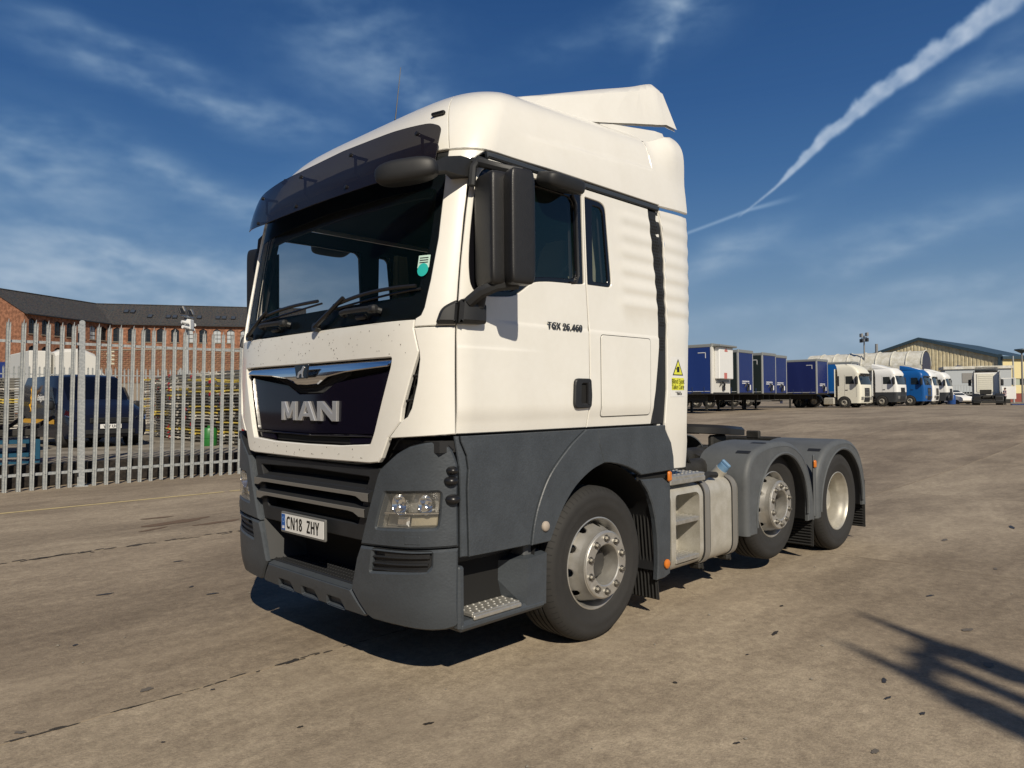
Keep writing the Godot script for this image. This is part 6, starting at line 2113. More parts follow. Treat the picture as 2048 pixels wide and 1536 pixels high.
func van() -> void:
	var V := thing("delivery_van", "dark navy panel van with yellow side stripe parked behind the fence", "van", Vector3(2.38, 0.4, -16.95), PI / 2 + 0.03)
	mat("van_paint", 0.008, 0.011, 0.026, 0.2)
	M.van_paint.metallic_specular = 0.3
	pane("van_glass", 0.004, 0.006, 0.014, 0.8, 0.05)
	M.van_glass.metallic_specular = 0.25
	# stations along the length: x, floor, [half width, height] up one flank
	var st := [
		[0.0, 0.34, [[0.70, 0.34], [0.78, 0.45], [0.80, 0.62], [0.76, 0.80], [0.60, 0.86]]],
		[0.12, 0.26, [[0.86, 0.26], [0.93, 0.42], [0.93, 0.66], [0.88, 0.88], [0.66, 0.97]]],
		[0.45, 0.24, [[0.92, 0.24], [0.97, 0.45], [0.97, 0.75], [0.93, 1.0], [0.70, 1.12]]],
		[0.92, 0.24, [[0.93, 0.24], [0.98, 0.45], [0.98, 0.80], [0.95, 1.12], [0.74, 1.25]]],
		[1.30, 0.24, [[0.93, 0.24], [0.98, 0.45], [0.98, 0.85], [0.94, 1.28], [0.76, 1.56]]],
		[1.72, 0.24, [[0.93, 0.24], [0.98, 0.45], [0.98, 0.90], [0.92, 1.45], [0.76, 1.86]]],
		[2.05, 0.24, [[0.93, 0.24], [0.98, 0.45], [0.98, 0.95], [0.92, 1.55], [0.76, 1.95]]],
		[4.70, 0.24, [[0.93, 0.24], [0.98, 0.45], [0.98, 0.95], [0.92, 1.55], [0.78, 1.95]]],
		[4.85, 0.30, [[0.90, 0.30], [0.94, 0.45], [0.94, 0.95], [0.88, 1.55], [0.72, 1.88]]]]
	var rings := []
	for s in st:
		var r := []
		for q in s[2]: r.append(Vector3(s[0], q[1], q[0]))
		r.append(Vector3(s[0], s[2][4][1] + 0.035, 0.3))
		r.append(Vector3(s[0], s[2][4][1] + 0.035, -0.3))
		for i in range(4, -1, -1): r.append(Vector3(s[0], s[2][i][1], -s[2][i][0]))
		r.reverse()
		rings.append(r)
	var g := G.new()
	g.loft(rings, true, true)
	put("body", g, M.van_paint, V, 38)
	# windscreen just outside the slope
	g = G.new()
	var a := [Vector3(0.93, 1.285, -0.76), Vector3(0.90, 1.30, 0.0), Vector3(0.93, 1.285, 0.76)]
	var b := [Vector3(1.72, 1.905, -0.72), Vector3(1.68, 1.925, 0.0), Vector3(1.72, 1.905, 0.72)]
	for k in 2: g.quad(a[k], a[k + 1], b[k + 1], b[k])
	put("windscreen", g, M.van_glass, V, 60)
	for sd in [1.0, -1.0]:
		g = G.new()
		g.quad(Vector3(1.22, 1.14, sd * 0.972), Vector3(2.15, 1.10, sd * 0.985), Vector3(2.15, 1.66, sd * 0.918), Vector3(1.66, 1.62, sd * 0.925))
		put("side_window", g, M.van_glass, V)
		g = rounded_shell(Vector3(1.25, 1.12, sd * 1.09), Vector3(0.08, 0.12, 0.10), 0.6)
		put("wing_mirror", g, M.black_plastic, V, 50)
		g = G.new()
		var lamp := [[0.02, 0.74, 0.575], [0.06, 0.72, 0.85], [0.36, 0.86, 0.985], [0.34, 0.985, 0.95], [0.07, 0.93, 0.79]]
		var pts := []
		for q in lamp: pts.append(Vector3(q[0] - 0.05, q[1] + 0.01, sd * (q[2] + 0.025)))
		g.fan(pts)
		put("headlamp", g, M.lamp_chrome, V)
		for x in [0.92, 3.95]:
			var w := part("wheel", V)
			w.position = Vector3(x, 0.33, sd * 0.9)
			if sd < 0: w.rotation.y = PI
			g = G.new()
			g.lathe([Vector2(0.21, -0.2), Vector2(0.31, -0.2), Vector2(0.33, -0.17), Vector2(0.33, 0.03), Vector2(0.31, 0.07), Vector2(0.22, 0.075), Vector2(0.205, 0.05)], Vector3.ZERO, Vector3(0, 0, 1), 32)
			put("tyre", g, M.tyre, w, 40)
			g = G.new()
			pierced_disc(g, [Vector2(0.215, 0.04), Vector2(0.18, 0.055), Vector2(0.12, 0.065), Vector2(0.06, 0.075)], 6, 1.3, 0.8, 0.26)
			g.lathe([Vector2(0.06, 0.075), Vector2(0.0, 0.085)], Vector3.ZERO, Vector3(0, 0, 1), 16)
			put("wheel_trim", g, M.wheel_alloy, w, 40)
		if sd < 0:
			mat("van_yellow", 0.62, 0.33, 0.02, 0.4)
			g = G.new()
			g.quad(Vector3(1.2, 0.62, -0.995), Vector3(1.2, 0.74, -0.995), Vector3(4.6, 0.74, -0.995), Vector3(4.6, 0.62, -0.995))
			put("side_stripe", g, M.van_yellow, V)
			words("side_lettering", "Enigma", 0.16, 0.004, Vector3(2.55, 1.34, -0.955), Basis(Vector3(-1, 0, 0), Vector3(0, 0.985, 0.12), Vector3(0, 0.12, -1).normalized()), M.sticker_white, V)
			g = G.new()
			for k in 4: g.tube([Vector3(3.3 + 0.1 * k, 1.75 - 0.2 * k, -0.955 - 0.01 * k), Vector3(3.1 + 0.12 * k, 1.55 - 0.2 * k, -0.965), Vector3(3.35 + 0.08 * k, 1.42 - 0.16 * k, -0.975), Vector3(3.5, 1.6 - 0.2 * k, -0.965), Vector3(3.3 + 0.1 * k, 1.75 - 0.2 * k, -0.96)], 0.02, 5)
			put("swirl_emblem", g, M.van_yellow, V, 40)
	g = G.new()
	g.box(Vector3(-0.005, 0.72, 0), Vector3(0.04, 0.14, 1.0), 0.01)
	for k in 3: g.box(Vector3(-0.03, 0.68 + k * 0.04, 0), Vector3(0.02, 0.012, 0.98), 0.004)
	g.box(Vector3(0.0, 0.42, 0), Vector3(0.06, 0.12, 1.2), 0.01)
	put("grille", g, M.black_plastic, V)
	g = G.new()
	g.box(Vector3(-0.03, 0.56, 0), Vector3(0.012, 0.115, 0.52), 0.004)
	var np := put("number_plate", g, M.plate_white, V)
	words("plate_lettering", "WV UO", 0.075, 0.003, Vector3(-0.037, 0.56, 0), Basis(Vector3(0, 0, 1), Vector3(0, 1, 0), Vector3(-1, 0, 0)), M.ink, np, "Droid Sans", true, 1.1)
	words("bonnet_lettering", "Enigma", 0.07, 0.003, Vector3(0.62, 1.185, 0.1), Basis(Vector3(0, 0, 1), Vector3(0.95, 0.3, 0).normalized(), Vector3(-0.3, 0.95, 0).normalized()), M.sticker_white, V)

func racks() -> void:
	mat("rack_steel", 0.20, 0.19, 0.165, 0.5, 0.4)
	mat("rack_yellow", 0.55, 0.42, 0.08, 0.6)
	mat("rack_red", 0.35, 0.012, 0.02, 0.5)
	mat("rack_white", 0.55, 0.52, 0.46, 0.6)
	mat("rack_dark", 0.035, 0.033, 0.03, 0.8)
	var tiers := 23
	var L := 1.9
	var frame := G.new()
	for x in [-0.45, 0.45]:
		frame.bar(Vector3(x, 0, -L / 2), Vector3(x, 0, L / 2), 0.024, 0.024, 6)
	for k in 5: frame.box(Vector3(0, -0.005, -L / 2 + L * k / 4.0), Vector3(0.9, 0.03, 0.03), 0.0)
	frame.box(Vector3(-0.47, -0.012, -L * 0.28), Vector3(0.06, 0.06, 0.12), 0.01)
	frame.box(Vector3(-0.47, -0.012, L * 0.3), Vector3(0.06, 0.06, 0.12), 0.01)
	var fm := frame.mesh(30)
	var lattice := G.new()
	for k in 3:
		for j in 2: lattice.box(Vector3(-0.48, -0.012 + j * 0.03, -0.06 + k * 0.06), Vector3(0.01, 0.012, 0.04), 0.0, Basis(Vector3(1, 0, 0), 0.6))
	var lm := lattice.mesh()
	var caster := G.new()
	caster.bar(Vector3(-0.02, 0, 0), Vector3(0.02, 0, 0), 0.05, 0.05, 12)
	caster.box(Vector3(0, 0.03, 0.03), Vector3(0.05, 0.05, 0.05), 0.01)
	var cm := caster.mesh(40)
	var rng := RandomNumberGenerator.new()
	rng.seed = 3
	var spots := [[5.3, -15.1, 0.0], [5.32, -17.15, 0.02], [5.4, -19.2, -0.02], [5.65, -21.25, 0.0], [6.05, -23.4, 0.03], [-1.5, -24.5, 1.5], [0.9, -25.2, 1.55], [3.3, -25.6, 1.52]]
	for i in spots.size():
		var q: Array = spots[i]
		var T := thing("barrier_stack", ["tall stack of steel barrier frames beside the van, with yellow rails and red castors", "stack of steel barrier frames standing behind the van by the far fence"][0 if i < 5 else 1], "barrier stack", Vector3(q[0], 0.4, q[1]), q[2], "stacked barrier frames in the yard")
		for k in tiers:
			var o := put("barrier_frame", fm, M.rack_yellow if rng.randf() < 0.17 else (M.rack_white if rng.randf() < 0.15 else M.rack_steel), T)
			o.position = Vector3(rng.randfn(0, 0.018), 0.08 + k * 0.088, rng.randfn(0, 0.02))
			if i < 5 and rng.randf() < 0.35:
				var c := put("castor", cm, M.rack_red, o)
				c.position = Vector3(-0.48, 0.0, [-0.62, 0.66][rng.randi() % 2])
			if i < 5 and k % 3 != 1:
				var c := put("foot_lattice", lm, M.rack_white, o)
				c.position = Vector3(0, 0, 0.1)
		var back := G.new()
		back.box(Vector3(0.2, 1.05, 0), Vector3(0.3, 2.0, L * 0.96), 0.0)
		put("stack_core", back, M.rack_steel, T)

func yard_things() -> void:
	var g := G.new()
	# red lorry body cut by the edge of the picture
	var R := thing("red_trailer", "red box trailer standing behind the fence", "trailer", Vector3(-1.70, 0.4, -15.6), 0.0)
	mat("red_paint", 0.42, 0.004, 0.022, 0.35)
	g.box(Vector3(0, 1.75, 0), Vector3(2.45, 1.7, 1.3), 0.04)
	put("box_body", g, M.red_paint, R)
	for k in 3:
		g = G.new()
		g.box(Vector3(0, 0.86 - k * 0.12, 0.02), Vector3(2.3, 0.07, 1.25), 0.01)
		put("lower_rail", g, M.red_paint if k != 1 else M.rack_dark, R)
	g = G.new()
	g.box(Vector3(0, 0.36, 0), Vector3(1.8, 0.5, 0.9), 0.02)
	put("undercarriage", g, M.rack_dark, R)
	# blue steel stillages
	mat("blue_steel", 0.012, 0.075, 0.135, 0.5)
	for row in 2:
		for k in 2:
			var S := thing("stillage", "blue steel stillage standing %s behind the fence" % ["on the ground", "on top of another"][row], "stillage", Vector3(-0.62 - k * 1.0, 0.4 - 0.36 + row * 0.43, -13.1), 0.0, "blue stillages behind the fence")
			g = G.new()
			for sx in [-1, 1]:
				for sz in [-1, 1]: g.box(Vector3(sx * 0.44, 0.2, sz * 0.38), Vector3(0.08, 0.4, 0.08), 0.006)
			put("leg_set", g, M.blue_steel, S).set_meta("kind", "stuff")
			for y in [0.1, 0.36]:
				g = G.new()
				g.box(Vector3(0, y, 0.4), Vector3(0.94, 0.08, 0.03), 0.004)
				g.box(Vector3(0, y, -0.4), Vector3(0.94, 0.08, 0.03), 0.004)
				put("side_rail", g, M.blue_steel, S).set_meta("kind", "stuff")
			g = G.new()
			g.box(Vector3(0, 0.38, 0), Vector3(0.9, 0.02, 0.8), 0.0)
			put("deck", g, M.blue_steel, S)
	# black machinery on the stillages
	g = G.new()
	for k in 5: g.bar(Vector3(-1.3 + k * 0.3, 1.05 + 0.05 * sin(k * 2.0), -13.3), Vector3(-0.9 + k * 0.26, 1.22 + 0.1 * cos(k * 3.0), -12.9), 0.05, 0.04, 8)
	g.box(Vector3(-0.8, 1.0, -13.1), Vector3(1.3, 0.14, 0.6), 0.02)
	tag(put("machine_part", g, M.rack_dark, null, 30), "oily black machine part lying on the blue stillages", "machine part")
	# green drum
	mat("green_drum", 0.02, 0.15, 0.03, 0.4)
	var D := thing("green_drum", "small green steel drum in front of the stacked barriers", "drum", Vector3(4.35, 0.4, -15.4))
	g = G.new()
	g.lathe([Vector2(0.0, 0.0), Vector2(0.19, 0.0), Vector2(0.2, 0.02), Vector2(0.2, 0.2), Vector2(0.212, 0.21), Vector2(0.2, 0.22), Vector2(0.2, 0.42), Vector2(0.17, 0.48), Vector2(0.0, 0.5)], Vector3.ZERO, Vector3.UP, 20)
	put("shell", g, M.green_drum, D, 40)
	g = G.new()
	g.bar(Vector3(0, 0.49, 0), Vector3(0, 0.55, 0), 0.05, 0.05, 10)
	put("bung", g, M.green_drum, D, 40)
	# mast with floodlights and cameras
	var Ms := thing("camera_mast", "grey mast with floodlights and white security cameras behind the fence", "mast", Vector3(5.69, 0.4, -20.36), 0.75)
	g = G.new()
	g.bar(Vector3(0, 0, 0), Vector3(0, 3.95, 0), 0.055, 0.04, 12)
	put("pole", g, M.galvanised, Ms, 40)
	g = G.new()
	g.box(Vector3(0, 3.75, 0.06), Vector3(0.26, 0.34, 0.2), 0.02)
	put("junction_box", g, M.sticker_white, Ms)
	g = G.new()
	g.box(Vector3(0, 4.02, 0), Vector3(0.8, 0.05, 0.05), 0.005)
	put("cross_arm", g, M.galvanised, Ms)
	for q in [[-0.26, 4.24, 0.25, true], [0.30, 4.20, 0.2, true], [0.12, 4.16, -0.2, false], [-0.42, 4.16, -0.3, false]]:
		g = G.new()
		g.box(Vector3(q[0], q[1], 0.02), Vector3(0.22, 0.19, 0.05), 0.01, Basis(Vector3.UP, q[2]) * Basis(Vector3(1, 0, 0), -0.35))
		put("floodlight", g, M.strap_grey if q[3] else M.black_plastic, Ms)
	for q in [[-0.3, 3.8, 0.9], [0.33, 3.78, -0.9], [-0.27, 3.64, 1.2], [0.3, 3.62, -1.1]]:
		g = G.new()
		var d := Basis(Vector3.UP, q[2]) * Vector3(0, -0.1, 1).normalized()
		g.bar(Vector3(q[0], q[1], 0.05) - d * 0.1, Vector3(q[0], q[1], 0.05) + d * 0.12, 0.055, 0.055, 12)
		g.bar(Vector3(q[0] * 0.4, q[1], 0.02), Vector3(q[0], q[1], 0.05), 0.02, 0.02, 6)
		put("security_camera", g, M.sticker_white, Ms, 40)
	# far fence, wall, lorry and shed door
	palisade("palisade_fence", "distant galvanised palisade fence in front of the brick wall and white lorry", -4.0, 120, 0.2035, -35.5, 0.5, 2.85, 0.075, 0.0, [0.2, 5.7, 11.2, 16.7], true)
	brick_wall()
	var B := thing("box_lorry", "white box lorry with a curved cab roof parked beyond the far fence", "lorry", Vector3(6.3, 0.4, -44.0), 0.0)
	mat("old_white", 0.62, 0.61, 0.57, 0.5)
	g = G.new()
	g.box(Vector3(0.35, 2.4, -2.6), Vector3(1.1, 3.6, 5.0), 0.05)
	put("cargo_box", g, M.old_white, B)
	g = G.new()
	var rings := []
	for q in [[1.0, 0.7, 4.1], [1.5, 0.7, 4.35], [2.4, 0.7, 4.4], [3.1, 0.7, 4.1], [3.35, 0.7, 3.3], [3.8, 0.7, 2.7]]:
		rings.append([Vector3(q[0], q[1], -2.0), Vector3(q[0], q[2] - 0.2, -2.0), Vector3(q[0], q[2], -1.7), Vector3(q[0], q[2], 0.0), Vector3(q[0], q[2] - 0.2, 0.3), Vector3(q[0], q[1], 0.3)])
	g.loft(rings, true, true)
	put("cab", g, M.old_white, B, 40)
	g = G.new()
	g.box(Vector3(2.2, 2.35, 0.3), Vector3(1.2, 0.7, 0.04), 0.02)
	put("side_window", g, M.van_glass, B)
	for x in [0.4, 3.0]:
		g = G.new()
		g.lathe([Vector2(0.25, -0.25), Vector2(0.48, -0.25), Vector2(0.5, -0.2), Vector2(0.5, 0.0), Vector2(0.46, 0.05), Vector2(0.26, 0.05), Vector2(0.1, -0.05), Vector2(0, -0.04)], Vector3(x, 0.5, 0.25), Vector3(0, 0, 1), 20)
		put("wheel", g, M.tyre, B, 40)

func brick_wall() -> void:
	mat("brick_red", 0.40, 0.21, 0.125, 0.9)
	mat("brick_cream", 0.55, 0.50, 0.38, 0.85)
	mat("brick_dark", 0.20, 0.09, 0.055, 0.9)
	mat("mortar", 0.24, 0.20, 0.16, 0.95)
	worn(M.brick_red, tint_texture(256, [[0.03, 91, 4, 0.5, 2.0], [0.3, 92, 2, 0.5, 1.6]], Color(0.55, 0.55, 0.55), Color(1, 1, 1)), 1.0)
	# front of the wall runs from a to b
	var a := Vector3(8.6, 0.4, -48.7)
	var b := Vector3(20.0, 0.4, -37.1)
	var L := a.distance_to(b)
	var W := thing("brick_wall", "old brick wall with cream painted patches beyond the far fence", "wall", a, -atan2(b.z - a.z, b.x - a.x))
	var g := G.new()
	g.box(Vector3(L / 2, 2.25, -0.2), Vector3(L, 4.5, 0.36), 0.0)
	put("mortar_core", g, M.mortar, W)
	# courses that show over the far fence: each brick its own piece, the largest ones singly
	var rng := RandomNumberGenerator.new()
	rng.seed = 19
	var bm := G.new()
	bm.box(Vector3.ZERO, Vector3(0.33, 0.115, 0.06), 0.008)
	var brick := bm.mesh()
	var rest := G.new()
	rest.use_col = false
	var made := 0
	for r in 16:
		var y := 4.45 - r * 0.13
		var n := int(L / 0.36)
		for k in n:
			var x := 0.2 + k * 0.36 + (0.18 if r % 2 else 0.0)
			if x > L - 0.2: continue
			var cream := x < 1.9 and x > 1.0 or (x > 3.2 and x < 3.6) or x < 0.5
			if made < 290 and r < 9 and x > 1.0:
				var o := put("brick", brick, M.brick_cream if cream else (M.brick_dark if rng.randf() < 0.3 else M.brick_red), W)
				o.position = Vector3(x, y, 0.0 + rng.randfn(0, 0.004))
				made += 1
			else: rest.box(Vector3(x, y, rng.randfn(0, 0.004)), Vector3(0.33, 0.115, 0.06), 0.0)
	put("brickwork", rest, M.brick_red, W).set_meta("kind", "stuff")
	g = G.new()
	g.box(Vector3(L / 2, 4.55, -0.18), Vector3(L + 0.1, 0.1, 0.5), 0.02)
	put("coping", g, M.mortar, W)

func mill_wing(called: String, label: String, P: Vector3, Q: Vector3, back: float, eave: float, ridge: float, wins: int, rows: Array, gable_at_start: bool, pitch: float, first: float) -> Node3D:
	var d := Vector3(Q.x - P.x, 0, Q.z - P.z)
	var L := d.length()
	var W := thing(called, label, "building", Vector3(P.x, 0.4, P.z), -atan2(d.z, d.x))
	# local: x along the front, z towards the viewer, wall face at z = 0
	var H := eave - 0.4
	var R := ridge - 0.4
	var g := G.new()
	var ww := 0.98
	var front := []
	# wall in vertical strips with real window openings
	var xs := [0.0]
	for k in wins: xs.append_array([first + k * pitch - ww / 2, first + k * pitch + ww / 2])
	xs.append(L)
	for i in xs.size() - 1:
		var is_win := i % 2 == 1
		var y := 0.0
		if is_win:
			for r in rows:
				g.quad(Vector3(xs[i], y, 0), Vector3(xs[i + 1], y, 0), Vector3(xs[i + 1], r[0], 0), Vector3(xs[i], r[0], 0))
				# arch: wall above the curve
				var seg := 8
				for k in seg:
					var t0 := float(k) / seg
					var t1 := float(k + 1) / seg
					var y0: float = r[1] - 0.28 + 0.28 * sin(PI * t0)
					var y1: float = r[1] - 0.28 + 0.28 * sin(PI * t1)
					var x0: float = lerpf(xs[i], xs[i + 1], t0)
					var x1: float = lerpf(xs[i], xs[i + 1], t1)
					g.quad(Vector3(x0, y0, 0), Vector3(x1, y1, 0), Vector3(x1, r[1], 0), Vector3(x0, r[1], 0))
					g.quad(Vector3(x0, y0, -0.25), Vector3(x1, y1, -0.25), Vector3(x1, y1, 0), Vector3(x0, y0, 0))
				for x in [xs[i], xs[i + 1]]: g.quad(Vector3(x, r[0], 0), Vector3(x, r[0], -0.25), Vector3(x, r[1] - 0.28, -0.25), Vector3(x, r[1] - 0.28, 0))
				g.quad(Vector3(xs[i], r[0], 0), Vector3(xs[i], r[0], -0.25), Vector3(xs[i + 1], r[0], -0.25), Vector3(xs[i + 1], r[0], 0))
				y = r[1]
		g.quad(Vector3(xs[i], y, 0), Vector3(xs[i + 1], y, 0), Vector3(xs[i + 1], H, 0), Vector3(xs[i], H, 0))
	# gable ends and back
	for x in [0.0, L]:
		var pts := [Vector3(x, 0, 0), Vector3(x, H, 0), Vector3(x, R, -back), Vector3(x, H, -2 * back), Vector3(x, 0, -2 * back)]
		if x > 0: pts.reverse()
		g.fan(pts)
	g.quad(Vector3(L, 0, -2 * back), Vector3(0, 0, -2 * back), Vector3(0, H, -2 * back), Vector3(L, H, -2 * back))
	put("wall", g, M.mill_brick, W)
	var wall := W.get_child(0)
	for k in wins:
		for ri in rows.size():
			var r: Array = rows[ri]
			var x := first + k * pitch
			var pn := G.new()
			pn.box(Vector3(x, (r[0] + r[1]) / 2, -0.2), Vector3(ww, r[1] - r[0], 0.02), 0.0)
			var bright := called == "mill_wing_front" and k >= 7
			var win := put("window", pn, M.mill_reflect_pane if (k * 7 + ri * 3) % 11 == 5 or (k > 6 and wins > 9) else M.mill_glass, W)
			var fr := G.new()
			for m in 3: fr.box(Vector3(x - ww / 2 + ww * m / 2.0, (r[0] + r[1]) / 2, -0.16), Vector3(0.05, r[1] - r[0], 0.04), 0.0)
			for m in 4: fr.box(Vector3(x, lerpf(r[0], r[1] - 0.2, m / 3.0), -0.16), Vector3(ww, 0.045, 0.04), 0.0)
			put("frame", fr, M.mill_frame, win)
			var si := G.new()
			si.box(Vector3(x, r[0] - 0.06, 0.04), Vector3(ww + 0.2, 0.12, 0.12), 0.0)
			put("sill", si, M.mill_stone, win)
	var rf := G.new()
	rf.quad(Vector3(-0.15, H - 0.12, 0.35), Vector3(L + 0.1, H - 0.12, 0.35), Vector3(L + 0.1, R + 0.05, -back), Vector3(-0.15, R + 0.05, -back))
	rf.quad(Vector3(L + 0.1, H - 0.12, -2 * back - 0.35), Vector3(-0.15, H - 0.12, -2 * back - 0.35), Vector3(-0.15, R + 0.05, -back), Vector3(L + 0.1, R + 0.05, -back))
	var roof := put("roof", rf, M.slate_roof, W)
	rf = G.new()
	rf.box(Vector3(L / 2, H - 0.12, 0.38), Vector3(L, 0.16, 0.16), 0.03)
	put("gutter", rf, M.mill_frame, roof)
	rf = G.new()
	rf.box(Vector3(L / 2, R + 0.08, -back), Vector3(L + 0.2, 0.12, 0.3), 0.02)
	put("ridge_tile", rf, M.slate_roof, roof)
	return W

func mill() -> void:
	mat("mill_brick", 0.46, 0.215, 0.125, 0.9)
	worn(M.mill_brick, tint_texture(512, [[0.01, 71, 4, 0.4, 2.0], [0.25, 72, 3, 0.6, 2.2]], Color(0.5, 0.47, 0.45), Color(1, 1, 1)), 0.35)
	mat("mill_glass", 0.012, 0.014, 0.017, 0.12)
	mat("mill_reflect_pane", 0.42, 0.45, 0.47, 0.3)  # pale panes: a white reflection put into the window colour
	mat("mill_frame", 0.018, 0.018, 0.02, 0.6)
	mat("mill_stone", 0.2, 0.17, 0.13, 0.9)
	mat("slate_roof", 0.105, 0.09, 0.082, 0.8)
	worn(M.slate_roof, tint_texture(512, [[0.02, 75, 4, 0.5, 2.4], [0.35, 76, 2, 0.5, 2.0]], Color(0.55, 0.52, 0.5), Color(1.3, 1.25, 1.2)), 0.3)
	mat("skylight", 0.05, 0.06, 0.075, 0.1)
	mat("skylight_lit", 0.5, 0.52, 0.53, 0.2)
	var K := Vector3(26.66, 0, -99.98)
	var Gp := Vector3(15.73, 0, -93.67)
	var Rp := Vector3(48.0, 0, -87.8)
	var w1 := mill_wing("brick_mill", "side wing of the red brick mill with gable end and dark slate roof", Gp, K + Vector3(5.2, 0, -3.0), 5.6, 12.02, 15.2, 7, [[6.0, 7.9], [9.3, 11.1]], true, 1.72, 1.1)
	var w2 := mill_wing("brick_mill", "long wing of the red brick mill with arched windows and roof lights", K - Vector3(5.22, 0, 2.97), Rp, 5.6, 12.02, 15.2, 13, [[5.8, 7.7], [9.25, 11.1]], false, 1.75, 6.75)
	# roof lights on the long wing
	var roof: Node = w2.get_node("roof")
	var slope := Vector3(0, 15.25 - 12.02 + 0.17, -5.95).normalized()
	for q in [[1.1, 0.62, true], [1.9, 0.62, true], [4.3, 0.40, true], [6.6, 0.40, false], [7.4, 0.40, false], [8.9, 0.4, false], [10.5, 0.4, false], [12.9, 0.4, false], [13.7, 0.4, false], [14.9, 0.4, false]]:
		var g := G.new()
		var c: Vector3 = Vector3(q[0] + 6.0, 11.5, 0.35) + slope * 6.8 * q[1]
		g.box(c + Vector3(0, 0.08, 0.04), Vector3(0.62, 0.06, 1.0), 0.0, Basis(Vector3(1, 0, 0), Vector3(0, slope.z, -slope.y) * -1.0, slope * -1.0))
		var s := put("roof_light", g, M.mill_frame, roof)
		g = G.new()
		g.box(c + Vector3(0, 0.11, 0.06), Vector3(0.48, 0.05, 0.82), 0.0, Basis(Vector3(1, 0, 0), Vector3(0, slope.z, -slope.y) * -1.0, slope * -1.0))
		put("pane", g, M.skylight, s)
	# pale drainpipe on the side wing and a blue shutter door
	var g := G.new()
	g.bar(Vector3(12.1, 0, 0.15), Vector3(12.1, 11.3, 0.15), 0.07, 0.07, 8)
	put("drainpipe", g, M.mill_frame, w1, 40)
	g = G.new()
	g.box(Vector3(-0.05, 3.0, -3.4), Vector3(0.1, 6.0, 1.9), 0.0)
	mat("blue_door", 0.012, 0.03, 0.16, 0.5)
	put("shutter_door", g, M.blue_door, w1)
# ---------------------------------------------------------------- parked lorries, trailers and sheds across the yard
# Vehicles here use x backwards from the front face, z to their own nearside; the node turns them to face +z.
func shape_at(sh: Dictionary, s: float, y: float) -> Vector3:
	var a := absf(s)
	var hw: float = table(sh.z, y)
	var L := 0.28
	var X := 0.0
	var Z := 0.0
	var turn := hw - 0.18
	if a < turn: Z = a; X = 0.05 * pow(a / turn, 2)
	elif a < turn + 0.36:
		var t := (a - turn) / 0.36 * PI / 2
		Z = turn + sin(t) * 0.18; X = 0.05 + (1 - cos(t)) * 0.26
	else:
		Z = hw; X = 0.31 + (a - turn - 0.36)
	var w := 1.0 - smoothstep(0.3, 1.4, X)
	return Vector3(X + table(sh.x, y) * w, y, Z * (1.0 if s >= 0 else -1.0))

func patch(sh: Dictionary, s0: float, s1: float, y0: float, y1: float, off: float, ns := 12, ny := 6) -> G:
	var g := G.new()
	var at := func(s: float, y: float) -> Vector3:
		var p := shape_at(sh, s, y)
		if off == 0.0: return p
		var e := 0.01
		var n := (shape_at(sh, s + e, y) - shape_at(sh, s - e, y)).cross(shape_at(sh, s, y + e) - shape_at(sh, s, y - e)).normalized()
		return p + n * off
	for i in ns:
		for j in ny:
			var a := lerpf(s0, s1, float(i) / ns)
			var b := lerpf(s0, s1, float(i + 1) / ns)
			var c := lerpf(y0, y1, float(j) / ny)
			var d := lerpf(y0, y1, float(j + 1) / ny)
			g.quad(at.call(a, c), at.call(b, c), at.call(b, d), at.call(a, d))
	return g

func small_wheel(parent: Node, at: Vector3, sd: float, dual: bool) -> void:
	var w := part("wheel", parent)
	w.position = at
	if sd < 0: w.rotation.y = PI
	var g := G.new()
	g.lathe([Vector2(0.29, -0.3 if not dual else -0.6), Vector2(0.47, -0.3 if not dual else -0.6), Vector2(0.5, -0.25), Vector2(0.5, -0.03), Vector2(0.47, 0.0), Vector2(0.40, 0.015), Vector2(0.3, 0.0)], Vector3.ZERO, Vector3(0, 0, 1), 28)
	put("tyre", g, M.tyre, w, 40)
	g = G.new()
	if dual:
		g.lathe([Vector2(0.3, 0.0), Vector2(0.27, -0.03), Vector2(0.26, -0.16), Vector2(0.14, -0.18), Vector2(0.13, -0.06), Vector2(0.0, -0.05)], Vector3.ZERO, Vector3(0, 0, 1), 28)
	else:
		g.lathe([Vector2(0.3, 0.0), Vector2(0.285, -0.03), Vector2(0.27, -0.09)], Vector3.ZERO, Vector3(0, 0, 1), 28)
		pierced_disc(g, [Vector2(0.27, -0.09), Vector2(0.245, -0.03), Vector2(0.222, 0.03)], 10, 1.0, 0.62, 0.13)
		g.lathe([Vector2(0.222, 0.03), Vector2(0.21, 0.07), Vector2(0.14, 0.07), Vector2(0.13, -0.02), Vector2(0.0, 0.0)], Vector3.ZERO, Vector3(0, 0, 1), 28)
	put("rim", g, M.wheel_steel, w, 35)

